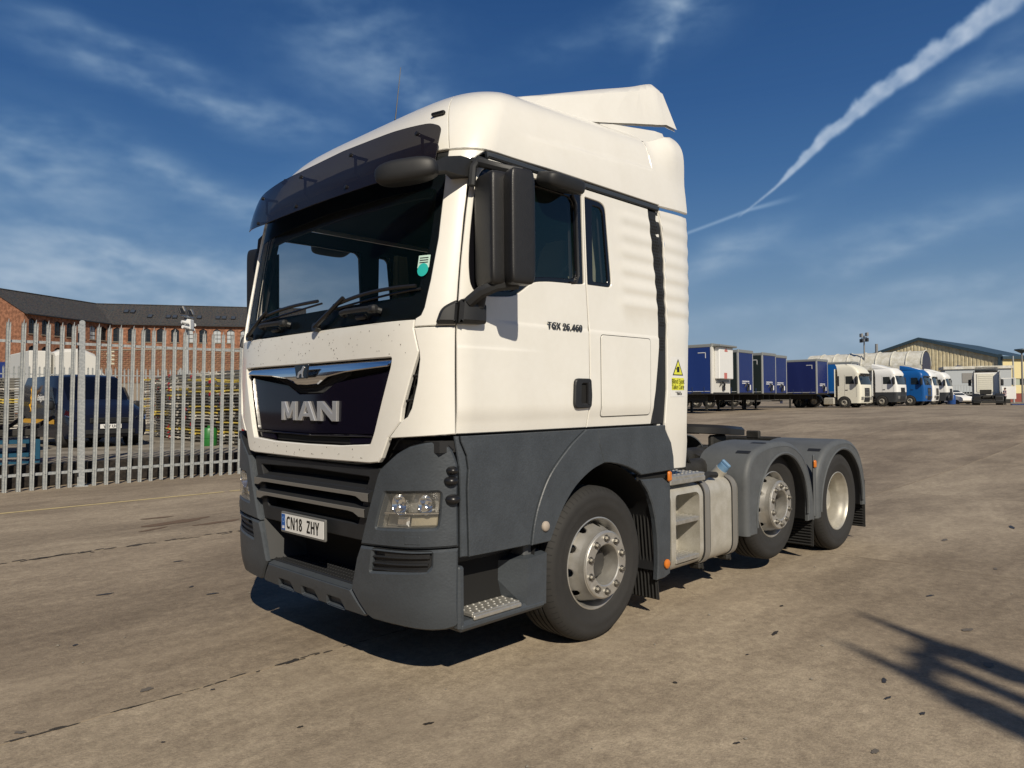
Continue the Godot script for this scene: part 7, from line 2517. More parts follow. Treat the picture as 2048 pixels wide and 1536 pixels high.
func far_tractor(label: String, paint: Material, lower: Material, at: Vector3, turn: float, style: String) -> Node3D:
	var T := thing("tractor_unit", label, "lorry", at, turn, "tractor units parked across the yard")
	var hi := style == "high"
	var sh := {"x": [0.4, 0.10, 0.7, 0.02, 1.2, 0.0, 1.9, 0.02, 2.05, 0.05, 2.85, 0.24, 2.95, 0.22, 3.1, 0.27, 3.3, 0.42, 3.5, 0.62], "z": [0.4, 1.22, 2.9, 1.22, 3.1, 1.19, 3.3, 1.12, 3.45, 1.0, 3.52, 0.85]}
	var top := 3.5
	if hi:
		sh.x = [0.4, 0.10, 0.7, 0.02, 1.2, 0.0, 1.9, 0.02, 2.05, 0.05, 2.75, 0.22, 2.85, 0.14, 3.05, 0.2, 3.3, 0.36, 3.6, 0.72, 3.75, 1.1]
		sh.z = [0.4, 1.22, 2.9, 1.22, 3.2, 1.19, 3.5, 1.12, 3.7, 1.0, 3.78, 0.85]
		top = 3.76
	var end := 3.05
	var lo_y := 1.32 if lower != paint else 0.45
	put("cab_body", patch(sh, -end, end, lo_y, top, 0.0, 60, 20), paint, T, 40)
	if lower != paint: put("cab_skirt", patch(sh, -end, end, 0.42, lo_y, 0.0, 60, 5), lower, T, 40)
	var g := G.new()
	g.box(Vector3(2.24, 2.15, 0), Vector3(0.06, 2.4, 2.36), 0.02)
	put("rear_wall", g, paint, T)
	g = G.new()
	for k in 20:
		var s0 := end * k / 20.0
		var s1 := end * (k + 1) / 20.0
		g.quad(shape_at(sh, s0, top), shape_at(sh, s1, top), shape_at(sh, -s1, top), shape_at(sh, -s0, top))
	put("roof", g, paint, T)
	put("windscreen", patch(sh, -1.12, 1.12, 2.0, 2.8 if not hi else 2.7, 0.012, 16, 5), M.far_glass, T, 60)
	if hi or style == "visor":
		put("sun_visor", patch(sh, -1.1, 1.1, 2.76, 2.92, 0.09, 16, 2), M.black_satin, T, 60)
	put("grille", patch(sh, -0.52, 0.52, 1.0 if style != "man" else 1.3, 1.72, 0.012, 8, 4), M.black_plastic, T, 60)
	for k in 5:
		put("grille_slat", patch(sh, -0.5, 0.5, 1.06 + k * 0.125, 1.10 + k * 0.125, 0.03, 8, 1), M.grey_trim if style != "man" else M.black_satin, T, 60)
	put("lower_grille", patch(sh, -0.6, 0.6, 0.55, 0.95, 0.012, 8, 3), M.black_plastic, T, 60)
	for sd in [1.0, -1.0]:
		put("side_window", patch(sh, sd * (1.62), sd * 2.38, 2.06, 2.72, 0.008, 4, 3), M.far_glass, T)
		put("door_line", patch(sh, sd * 1.50, sd * 1.512, 0.95, 2.85, 0.004, 1, 6), M.black_gap, T)
		put("door_line", patch(sh, sd * 2.46, sd * 2.472, 0.95, 2.85, 0.004, 1, 6), M.black_gap, T)
		put("door_handle", patch(sh, sd * 2.2, sd * 2.42, 1.52, 1.58, 0.02, 2, 1), M.black_satin, T)
		put("headlamp", patch(sh, sd * 0.72, sd * 1.12, 0.72, 0.98, 0.014, 6, 3), M.lamp_bowl, T, 60)
		put("side_fairing", patch(sh, sd * 2.92, sd * 3.04, 1.9, 2.75, 0.006, 1, 4), M.black_plastic if hi else paint, T)
		# arch, wheel, mirror, tank, chassis
		g = G.new()
		var rings := []
		for k in 15:
			var a := lerpf(-0.1, PI + 0.1, k / 14.0)
			rings.append([Vector3(1.42 + cos(a) * 0.60, 0.5 + sin(a) * 0.60, sd * 1.225), Vector3(1.42 + cos(a) * 0.60, 0.5 + sin(a) * 0.60, sd * 0.8)])
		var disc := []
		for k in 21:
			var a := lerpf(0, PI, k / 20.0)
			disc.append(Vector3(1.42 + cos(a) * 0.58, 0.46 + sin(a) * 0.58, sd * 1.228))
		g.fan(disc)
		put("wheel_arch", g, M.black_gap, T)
		small_wheel(T, Vector3(1.42, 0.5, sd * 1.24), sd, false)
		small_wheel(T, Vector3(4.0, 0.62, sd * 1.24), sd, false)
		small_wheel(T, Vector3(5.35, 0.5, sd * 1.25), sd, true)
		g = arc_fender(Vector2(4.0, 0.62), 0.58, PI - 0.2, 0.3, 0.7, 1.26, sd, 0.05, 0.2, 0.1)
		put("fender", g, M.black_plastic, T, 40)
		g = arc_fender(Vector2(5.35, 0.5), 0.62, PI - 0.35, 0.2, 0.6, 1.27, sd, 0.05, 0.2, 0.2)
		put("fender", g, M.black_plastic, T, 40)
		g = G.new()
		g.box(Vector3(2.75, 0.62, sd * 0.95), Vector3(0.95, 0.62, 0.5), 0.08)
		put("fuel_tank", g, M.tank_alu, T, 30)
		g = rounded_shell(Vector3(0.32, 2.35, sd * 1.42), Vector3(0.09, 0.34, 0.14), 0.4, Basis(), 10, 16)
		put("door_mirror", g, M.black_plastic, T, 50)
		g = G.new()
		g.tube([Vector3(0.4, 2.0, sd * 1.22), Vector3(0.33, 2.05, sd * 1.36)], 0.03, 6)
		g.tube([Vector3(0.4, 2.72, sd * 1.22), Vector3(0.33, 2.68, sd * 1.36)], 0.03, 6)
		put("mirror_arm", g, M.black_plastic, T, 40).set_meta("kind", "stuff")
		g = G.new()
		g.box(Vector3(3.9, 0.85, sd * 0.4), Vector3(4.0, 0.25, 0.08), 0.0)
		put("chassis_rail", g, M.chassis_grey, T)
	g = rounded_shell(Vector3(-0.12, 2.72, -0.95), Vector3(0.10, 0.07, 0.15), 0.7, Basis(), 8, 14)
	put("front_mirror", g, M.black_plastic, T, 50)
	if style != "high":
		# hood deflector on the roof
		g = G.new()
		var R := []
		for q in [[0.75, 3.42, 3.40], [1.4, 3.66, 3.45], [2.0, 3.86, 3.5], [2.35, 3.93, 3.55]]:
			R.append([Vector3(q[0], q[2], 1.0), Vector3(q[0], q[1] - 0.08, 0.98), Vector3(q[0], q[1], 0.85), Vector3(q[0], q[1], -0.85), Vector3(q[0], q[1] - 0.08, -0.98), Vector3(q[0], q[2], -1.0)])
		for ring in R: ring.reverse()
		g.loft(R, false)
		put("roof_deflector", g, paint, T, 40)
	return T

func trailer(label: String, curtain: Material, bulk: Material, frame: Material, at: Vector3, turn: float, length: float, group: String, fridge := false) -> Node3D:
	var T := thing("curtain_trailer", label, "trailer", at, turn, group)
	var g := G.new()
	g.box(Vector3(length / 2, 1.22, 0), Vector3(length, 0.16, 2.5), 0.01)
	put("bed", g, M.chassis_grey, T)
	for sd in [1.0, -1.0]:
		g = G.new()
		var R := []
		var n := int(length * 3)
		for k in n + 1:      # curtain with shallow folds between its straps
			var x := 0.12 + (length - 0.24) * k / n
			var o := 0.012 * sin(k * 1.7) * sin(k * 0.37)
			R.append([Vector3(x, 1.22, sd * (1.25 + o)), Vector3(x, 2.5, sd * (1.262 + o * 1.6)), Vector3(x, 3.92, sd * 1.25)])
		if sd > 0:
			for r in R: r.reverse()
		g.loft(R, false)
		var C := put("curtain", g, curtain, T, 50)
		for k in int(length / 0.75):
			g = G.new()
			g.box(Vector3(0.5 + k * 0.75, 1.42, sd * 1.272), Vector3(0.05, 0.36, 0.012), 0.0)
			put("strap", g, M.trailer_strap, C)
		g = G.new()
		g.box(Vector3(length / 2, 1.33, sd * 1.268), Vector3(length - 0.3, 0.022, 0.006), 0.0)
		put("tape_line", g, M.reflect_tape, C)
		g = G.new()
		g.box(Vector3(0.62, 3.6, sd * 1.268), Vector3(0.5, 0.04, 0.006), 0.0)
		g.box(Vector3(0.39, 3.45, sd * 1.268), Vector3(0.04, 0.34, 0.006), 0.0)
		put("corner_tape", g, M.reflect_tape, C)
		g = G.new()
		g.box(Vector3(length / 2, 4.0, sd * 1.22), Vector3(length, 0.2, 0.1), 0.03)
		put("cant_rail", g, M.trailer_rail, T)
		for x in [0.05, length - 0.05]:
			g = G.new()
			g.box(Vector3(x, 2.6, sd * 1.2), Vector3(0.12, 2.8, 0.12), 0.015)
			put("corner_post", g, frame, T)
		for x in [length * 0.72, length * 0.82, length * 0.92]: small_wheel(T, Vector3(x, 0.5, sd * 1.24), sd, false)
		g = G.new()
		g.box(Vector3(2.4, 0.62, sd * 0.95), Vector3(0.14, 1.1, 0.14), 0.02)
		g.box(Vector3(2.4, 0.03, sd * 0.95), Vector3(0.3, 0.06, 0.26), 0.01)
		put("landing_leg", g, M.chassis_grey, T)
		g = G.new()
		for y in [0.62, 0.98]: g.box(Vector3(length * 0.45, y, sd * 1.2), Vector3(length * 0.32, 0.1, 0.03), 0.005)
		for k in 3: g.box(Vector3(length * (0.31 + 0.14 * k), 0.85, sd * 1.17), Vector3(0.06, 0.6, 0.03), 0.0)
		put("side_guard", g, M.strap_grey, T)
	g = G.new()
	g.box(Vector3(0.02, 2.62, 0), Vector3(0.06, 2.72, 2.28), 0.01)
	put("bulkhead", g, bulk, T)
	g = G.new()
	g.box(Vector3(0.03, 4.02, 0), Vector3(0.14, 0.22, 2.52), 0.03)
	put("front_header", g, M.trailer_rail, T)
	g = G.new()
	g.box(Vector3(length / 2, 4.09, 0), Vector3(length, 0.03, 2.4), 0.0)
	put("roof_sheet", g, M.trailer_rail, T)
	g = G.new()
	g.box(Vector3(length - 0.02, 2.62, 0), Vector3(0.06, 2.72, 2.3), 0.01)
	put("rear_door", g, bulk, T)
	g = G.new()
	for sd in [-1, 1]: g.box(Vector3(length / 2, 0.95, sd * 0.5), Vector3(length * 0.9, 0.4, 0.1), 0.0)
	put("chassis_beam", g, M.chassis_grey, T).set_meta("kind", "stuff")
	# connections on the bulkhead
	g = G.new()
	g.box(Vector3(-0.06, 1.5, 0.2), Vector3(0.1, 0.24, 0.3), 0.02)
	for k in 3: g.tube([Vector3(-0.08, 1.6, 0.1 + k * 0.1), Vector3(-0.16, 1.75, 0.0 + k * 0.1), Vector3(-0.1, 1.9, -0.15 + k * 0.1), Vector3(-0.02, 1.6, -0.3)], 0.025, 6)
	put("coupling_panel", g, M.black_plastic, T)
	if fridge:
		g = G.new()
		g.box(Vector3(-0.16, 3.0, 0.05), Vector3(0.32, 1.9, 1.95), 0.04)
		var F := put("chiller_unit", g, M.sticker_white, T)
		g = G.new()
		g.box(Vector3(-0.24, 4.0, 0.05), Vector3(0.5, 0.12, 2.35), 0.02)
		put("chiller_hood", g, M.trailer_rail, F)
		g = G.new()
		for q in [[-0.325, 3.72, 0.0, 0.42, 0.1], [-0.325, 3.82, 0.0, 0.2, 0.08], [-0.325, 2.25, -0.1, 0.4, 0.34]]: g.box(Vector3(q[0], q[1], q[2]), Vector3(0.008, q[4], q[3]), 0.0)
		put("red_emblem", g, M.faded_red, F)
		g = G.new()
		g.box(Vector3(-0.05, 1.95, 0.05), Vector3(0.1, 0.12, 1.7), 0.0)
		put("drip_shelf", g, M.trailer_rail, F)
	else:
		words("bulkhead_lettering", "WWWWWW", 0.13, 0.004, Vector3(-0.012, 2.0, -0.05), Basis(Vector3(0, 0, 1), Vector3(0, 1, 0), Vector3(-1, 0, 0)), M.reflect_tape, T) if false else null
		g = G.new()
		for r in 2:
			for k in 11: g.box(Vector3(-0.014, 2.02 - r * 0.13, -0.62 + k * 0.11), Vector3(0.008, 0.075, 0.085 if (k * 5 + r * 3) % 4 else 0.05), 0.0)
		put("bulkhead_print", g, M.reflect_tape, T).set_meta("kind", "stuff")
		g = G.new()
		g.box(Vector3(-0.014, 1.62, 0.72), Vector3(0.01, 0.34, 0.16), 0.0)
		put("notice", g, M.sticker_white, T)
	return T

func right_side() -> void:
	pane("far_glass", 0.012, 0.018, 0.02, 0.82, 0.05)
	mat("cream_white", 0.72, 0.70, 0.60, 0.35)
	mat("clean_white", 0.78, 0.78, 0.76, 0.35)
	mat("lorry_blue", 0.005, 0.085, 0.30, 0.4)
	mat("skirt_grey", 0.035, 0.038, 0.042, 0.5)
	mat("curtain_blue", 0.005, 0.026, 0.15, 0.55)
	mat("curtain_navy", 0.004, 0.011, 0.085, 0.55)
	mat("curtain_green", 0.006, 0.014, 0.014, 0.6)
	mat("bulk_blue", 0.005, 0.016, 0.115, 0.4)
	mat("trailer_rail", 0.26, 0.27, 0.26, 0.5, 0.3)
	mat("trailer_post", 0.36, 0.37, 0.36, 0.5, 0.2)
	mat("post_dark", 0.06, 0.065, 0.055, 0.6)
	mat("trailer_strap", 0.02, 0.04, 0.12, 0.7)
	mat("reflect_tape", 0.66, 0.67, 0.68, 0.5)
	mat("faded_red", 0.5, 0.16, 0.14, 0.6)
	var gy := 0.66
	var P := PI / 2
	trailer("blue curtain trailer with a white chiller unit on its front bulkhead", M.curtain_blue, M.old_white, M.old_white, Vector3(35.55, gy - 0.02, -17.2), P + 0.08, 13.6, "curtain trailers parked in a row", true)
	trailer("dark curtain trailer with blue bulkhead next to the chiller trailer", M.curtain_green, M.bulk_blue, M.trailer_post, Vector3(41.85, gy, -18.8), P + 0.08, 13.6, "curtain trailers parked in a row")
	trailer("dark curtain trailer with blue bulkhead, third in the row of trailers", M.curtain_green, M.bulk_blue, M.trailer_post, Vector3(46.25, gy, -19.2), P + 0.07, 13.6, "curtain trailers parked in a row")
	trailer("curtain trailer with blue bulkhead squeezed close against its darker neighbour", M.curtain_navy, M.bulk_blue, M.trailer_post, Vector3(49.6, gy, -19.9), P + 0.04, 13.6, "curtain trailers parked in a row")
	trailer("navy blue curtain trailer behind the cream tractor unit", M.curtain_navy, M.bulk_blue, M.trailer_post, Vector3(58.05, gy, -20.05), P + 0.03, 13.6, "curtain trailers parked in a row")
	trailer("bright blue curtain trailer whose top shows over the cream cab", M.lorry_blue, M.bulk_blue, M.trailer_post, Vector3(66.4, gy + 0.05, -20.3), P + 0.1, 13.6, "curtain trailers parked in a row")
	far_tractor("cream high-roofed tractor unit with black grille parked before the blue trailers", M.cream_white, M.cream_white, Vector3(60.5, gy - 0.06, -17.3), P - 0.04, "high")
	far_tractor("white tractor unit with dark grey skirt parked beside the cream one", M.clean_white, M.skirt_grey, Vector3(68.1, gy, -16.75), P - 0.03, "man")
	far_tractor("bright blue tractor unit between two white ones", M.lorry_blue, M.lorry_blue, Vector3(74.3, gy, -16.2), P, "visor")
	far_tractor("white tractor unit half hidden behind the blue one", M.clean_white, M.clean_white, Vector3(78.6, gy, -16.6), P + 0.05, "visor")
	far_tractor("white tractor unit with grey skirt at the end of the row by the cabin", M.clean_white, M.skirt_grey, Vector3(85.4, gy, -17.0), P + 0.02, "man")
	var A := far_tractor("white tractor unit turned away, seen from behind with its door open", M.clean_white, M.clean_white, Vector3(85.4, gy - 0.05, -13.8), 3.37, "visor")
	back_of_cab(A)
	sheds()
	small_right(A)

func back_of_cab(A: Node3D) -> void:
	var g := G.new()
	g.box(Vector3(2.30, 2.3, 0.1), Vector3(0.05, 1.9, 1.5), 0.03)
	for k in 8: g.box(Vector3(2.34, 1.6 + k * 0.2, 0.1), Vector3(0.03, 0.05, 1.2), 0.01)
	put("back_panel", g, M.cream_white, A)
	for sd in [1.0, -1.0]:
		g = G.new()
		g.box(Vector3(2.55, 2.2, sd * 1.1), Vector3(0.6, 2.6, 0.06), 0.02)
		put("side_fairing", g, M.black_plastic if sd > 0 else M.strap_grey, A)
		g = G.new()
		g.box(Vector3(5.95, 0.55, sd * 0.9), Vector3(0.03, 0.6, 0.62), 0.0)
		put("mud_flap", g, M.rubber, A)
	g = G.new()
	g.box(Vector3(2.9, 1.35, 0.1), Vector3(0.5, 0.5, 1.0), 0.05)
	g.bar(Vector3(4.8, 0.85, -0.6), Vector3(4.8, 0.85, 0.6), 0.2, 0.2, 14)
	put("air_gear", g, M.chassis_grey, A).set_meta("kind", "stuff")
	var D := G.new()
	D.box(Vector3(1.1, 1.25, -1.95), Vector3(0.08, 1.3, 1.2), 0.03)
	D.box(Vector3(1.1, 2.75, -1.95), Vector3(0.06, 0.06, 1.2), 0.0)
	D.box(Vector3(1.1, 2.3, -2.52), Vector3(0.06, 0.9, 0.06), 0.0)
	put("open_door", D, M.clean_white, A)

func cladding(g: G, o: Vector3, u: Vector3, n: Vector3, w: float, y0: float, top: Callable, pitch: float) -> void:
	# profiled sheets: raised ribs on a flat wall
	var k := int(w / pitch)
	for i in k:
		var a := i * pitch
		var prof := [[0.0, 0.0], [0.12, -0.05], [0.3, -0.05], [0.42, 0.0], [1.0, 0.0]]
		for j in prof.size() - 1:
			var x0: float = a + prof[j][0] * pitch
			var x1: float = a + prof[j + 1][0] * pitch
			var A: Vector3 = o + u * x0 + n * prof[j][1]
			var B: Vector3 = o + u * x1 + n * prof[j + 1][1]
			g.quad(A + Vector3(0, y0, 0), B + Vector3(0, y0, 0), B + Vector3(0, top.call(x1), 0), A + Vector3(0, top.call(x0), 0))

func sheds() -> void:
	mat("cladding_cream", 0.74, 0.66, 0.45, 0.5)
	worn(M.cladding_cream, tint_texture(256, [[0.02, 33, 4, 0.6, 2.0], [0.2, 34, 2, 0.4, 1.5]], Color(0.82, 0.8, 0.76), Color(1, 1, 1)), 0.2)
	mat("cladding_yellow", 0.66, 0.57, 0.31, 0.6)
	mat("shed_trim", 0.03, 0.055, 0.075, 0.5)
	mat("canopy_white", 0.70, 0.70, 0.67, 0.5)
	worn(M.canopy_white, tint_texture(256, [[0.02, 43, 4, 0.6, 2.0], [0.1, 44, 2, 0.4, 1.5]], Color(0.8, 0.78, 0.72), Color(1, 1, 1)), 0.2)
	mat("canopy_end", 0.035, 0.04, 0.075, 0.5)
	mat("cabin_grey", 0.40, 0.43, 0.45, 0.6)
	mat("brick_low", 0.22, 0.06, 0.045, 0.9)
	# gabled shed
	var apex := Vector3(129.2, 11.27, -31.75)
	var le := Vector3(118.6, 7.4, -43.5)
	var re := Vector3(121.0, 7.42, -18.9)
	# the gable lies on the line through the right corner and beyond the apex
	var u := Vector3(0.06, 0, -1.0).normalized()
	var o := Vector3(119.7, 0, -18.8)
	var half := 10.7
	var S := thing("warehouse", "cream clad warehouse with a gabled end, dark roof edge and round blue sign", "building", Vector3.ZERO)
	var n := u.cross(Vector3.UP)
	if n.dot(Vector3(-1, 0, 0.3)) < 0: n = -n
	var top := func(x: float) -> float: return 7.36 + (3.25 * (x / half) if x < half else 3.25 * (2 - x / half))
	var g := G.new()
	cladding(g, o, u, n, half * 2, 0.3, top, 0.5)
	put("gable_cladding", g, M.cladding_cream, S)
	g = G.new()
	var dpt := -n * 30.0
	for q in [[0.0, half], [half, 2 * half]]:
		var a: Vector3 = o + u * q[0] + Vector3(0, top.call(q[0]) + 0.1, 0) + n * 0.4
		var b: Vector3 = o + u * q[1] + Vector3(0, top.call(q[1]) + 0.1, 0) + n * 0.4
		g.quad(a, b, b + dpt, a + dpt)
		g.quad(a, b, b - Vector3(0, 0.45, 0), a - Vector3(0, 0.45, 0))
	put("roof", g, M.shed_trim, S)
	g = G.new()
	g.box(o + n * 0.1 + Vector3(0, 3.9, 0), Vector3(0.5, 7.3, 0.5), 0.02)
	put("corner_trim", g, M.shed_trim, S)
	mat("sign_blue", 0.01, 0.03, 0.16, 0.35)
	g = G.new()
	g.lathe([Vector2(0.0, 0.0), Vector2(0.85, 0.0), Vector2(0.85, 0.12), Vector2(0.0, 0.14)], o + u * 5.35 + n * 0.12 + Vector3(0, 5.3, 0), n, 28)
	put("round_sign", g, M.sign_blue, S, 30)
	g = G.new()
	g.lathe([Vector2(0.16, 0.0), Vector2(0.0, 0.02)], o + u * 5.0 + n * 0.28 + Vector3(0, 5.35, 0), n, 12)
	put("sign_spot", g, M.sticker_white, S)
	# lower wing to the right: yellow band over windows over brick
	var W := thing("side_building", "pale yellow rendered building with a window band beside the warehouse", "building", Vector3.ZERO)
	var o2 := o + n * 0.3
	var e2 := Vector3(o2.x + 24.0, 0, o2.z + 14.0)
	var u2 := (e2 - Vector3(o2.x, 0, o2.z)).normalized()
	var n2 := u2.cross(Vector3.UP)
	if n2.dot(Vector3(-0.5, 0, 1)) < 0: n2 = -n2
	var L := 28.0
	for q in [[0.3, 1.9, "brick_low", 0.0], [1.9, 3.1, "cladding_yellow", 0.02], [3.1, 4.05, "far_band", -0.1], [4.05, 7.1, "cladding_yellow", 0.02]]:
		if q[2] == "far_band" and not M.has("far_band"): mat("far_band", 0.36, 0.40, 0.33, 0.5)
		g = G.new()
		var a: Vector3 = o2 + n2 * q[3]
		g.quad(a + Vector3(0, q[0], 0), a + u2 * L + Vector3(0, q[0], 0), a + u2 * L + Vector3(0, q[1], 0), a + Vector3(0, q[1], 0))
		put("wall_band", g, M[q[2]], W)
	for k in 8:
		g = G.new()
		var c: Vector3 = o2 + u2 * (1.6 + k * 3.2) + n2 * -0.04 + Vector3(0, 3.57, 0)
		g.box(c, Vector3(2.2, 0.9, 0.1), 0.0, Basis(u2, Vector3.UP, u2.cross(Vector3.UP)))
		var w := put("window", g, M.far_glass, W)
		g = G.new()
		for m in 3: g.box(c + u2 * (-0.9 + 0.9 * m) + n2 * 0.08, Vector3(0.12, 0.92, 0.06), 0.0, Basis(u2, Vector3.UP, u2.cross(Vector3.UP)))
		put("frame", g, M.sticker_white if k < 1 else M.shed_trim, w)
	g = G.new()
	g.quad(o2 + n2 * 0.4 + Vector3(0, 7.15, 0), o2 + u2 * L + n2 * 0.4 + Vector3(0, 7.15, 0), o2 + u2 * L - n2 * 14 + Vector3(0, 7.4, 0), o2 - n2 * 14 + Vector3(0, 7.4, 0))
	g.box(o2 + u2 * L / 2 + n2 * 0.4 + Vector3(0, 7.05, 0), Vector3(L, 0.4, 0.2), 0.0, Basis(u2, Vector3.UP, u2.cross(Vector3.UP)))
	put("roof", g, M.shed_trim, W)
	# barrel canopy
	var Cn := thing("barrel_canopy", "long white barrel-vaulted canopy with a dark blue end panel", "canopy", Vector3.ZERO)
	var c0 := Vector3(101.6, 0, -24.2)
	var c1 := Vector3(100.9, 0, -38.2)
	var cu := (c1 - c0).normalized()
	var cl := c0.distance_to(c1) + 1.0
	var cn := cu.cross(Vector3.UP)
	if cn.dot(Vector3(-1, 0, 0.2)) < 0: cn = -cn
	var bays := 8
	for k in bays:
		g = G.new()
		var R := []
		for e in [k * cl / bays + 0.05, (k + 1) * cl / bays - 0.05]:
			var ring := []
			for j in 13:
				var a := PI * j / 12.0
				ring.append(c0 + cu * e - cn * 2.6 + cn * cos(a) * 2.6 + Vector3(0, 5.75 + sin(a) * 1.95, 0))
			R.append(ring)
		g.loft(R, false)
		put("vault_bay", g, M.canopy_white, Cn, 60)
		g = G.new()
		var pts := []
		for j in 13:
			var a := PI * j / 12.0
			pts.append(c0 + cu * (k * cl / bays) - cn * 2.6 + cn * cos(a) * 2.64 + Vector3(0, 5.75 + sin(a) * 1.99, 0))
		g.tube(pts, 0.09, 6)
		put("hoop", g, M.canopy_white, Cn, 40)
	g = G.new()
	g.box(c0 + cu * cl / 2 + cn * 0.05 + Vector3(0, 5.45, 0), Vector3(cl, 0.55, 0.2), 0.02, Basis(cu, Vector3.UP, cu.cross(Vector3.UP)))
	put("eaves_beam", g, M.canopy_white, Cn)
	g = G.new()
	var fan := []
	for j in 13:
		var a := PI * j / 12.0
		fan.append(c0 - cu * 0.04 - cn * 2.6 + cn * cos(a) * 2.45 + Vector3(0, 5.75 + sin(a) * 1.8, 0))
	fan.append(c0 - cu * 0.04 - cn * 5.0 + Vector3(0, 3.6, 0))
	fan.append(c0 - cu * 0.04 - cn * 0.2 + Vector3(0, 3.6, 0))
	g.fan(fan)
	put("end_panel", g, M.canopy_end, Cn)
	for k in 5:
		g = G.new()
		g.box(c0 + cu * (0.3 + k * 4.6) - cn * 0.2 + Vector3(0, 3.0, 0), Vector3(0.3, 5.4, 0.3), 0.0)
		put("column", g, M.canopy_end, Cn)
	g = G.new()
	g.box(c0 + cu * cl / 2 - cn * 2.6 + Vector3(0, 2.9, 0), Vector3(cl - 0.5, 4.6, 3.4), 0.0, Basis(cu, Vector3.UP, cu.cross(Vector3.UP)))
	put("inner_wall", g, M.cabin_grey, Cn)
	# portable cabin on legs with steps
	var Pc := thing("site_cabin", "raised grey portable cabin with railed steps in front of the warehouse", "cabin", Vector3(98.0, 0.6, -20.3), -1.16)
	g = G.new()
	g.box(Vector3(3.2, 2.9, -1.6), Vector3(7.0, 2.9, 3.0), 0.02)
	put("cabin_body", g, M.cabin_grey, Pc)
	g = G.new()
	g.box(Vector3(3.2, 4.45, -1.6), Vector3(7.4, 0.36, 3.4), 0.02)
	put("cabin_roof", g, M.canopy_white, Pc)
	g = G.new()
	g.box(Vector3(2.2, 3.2, -0.08), Vector3(1.35, 1.2, 0.06), 0.0)
	put("shutter", g, M.strap_grey, Pc)
	g = G.new()
	g.box(Vector3(3.2, 0.75, -1.6), Vector3(6.8, 1.5, 2.6), 0.0)
	put("plinth", g, M.chassis_grey, Pc)
	for k in 14:
		g = G.new()
		g.box(Vector3(-0.3 + k * 0.3, 1.75, 0.9), Vector3(0.05, 1.1, 0.05), 0.0)
		put("baluster", g, M.galvanised, Pc)
	g = G.new()
	g.box(Vector3(1.7, 2.3, 0.9), Vector3(4.4, 0.06, 0.06), 0.0)
	g.box(Vector3(1.7, 1.2, 0.4), Vector3(4.4, 0.08, 1.0), 0.0)
	put("landing_rail", g, M.galvanised, Pc)
	for k in 7:
		g = G.new()
		g.box(Vector3(1.2 + k * 0.3, 1.0 + k * 0.0 - k * 0.13, 1.3), Vector3(0.3, 0.04, 0.7), 0.0)
		put("step", g, M.galvanised, Pc)

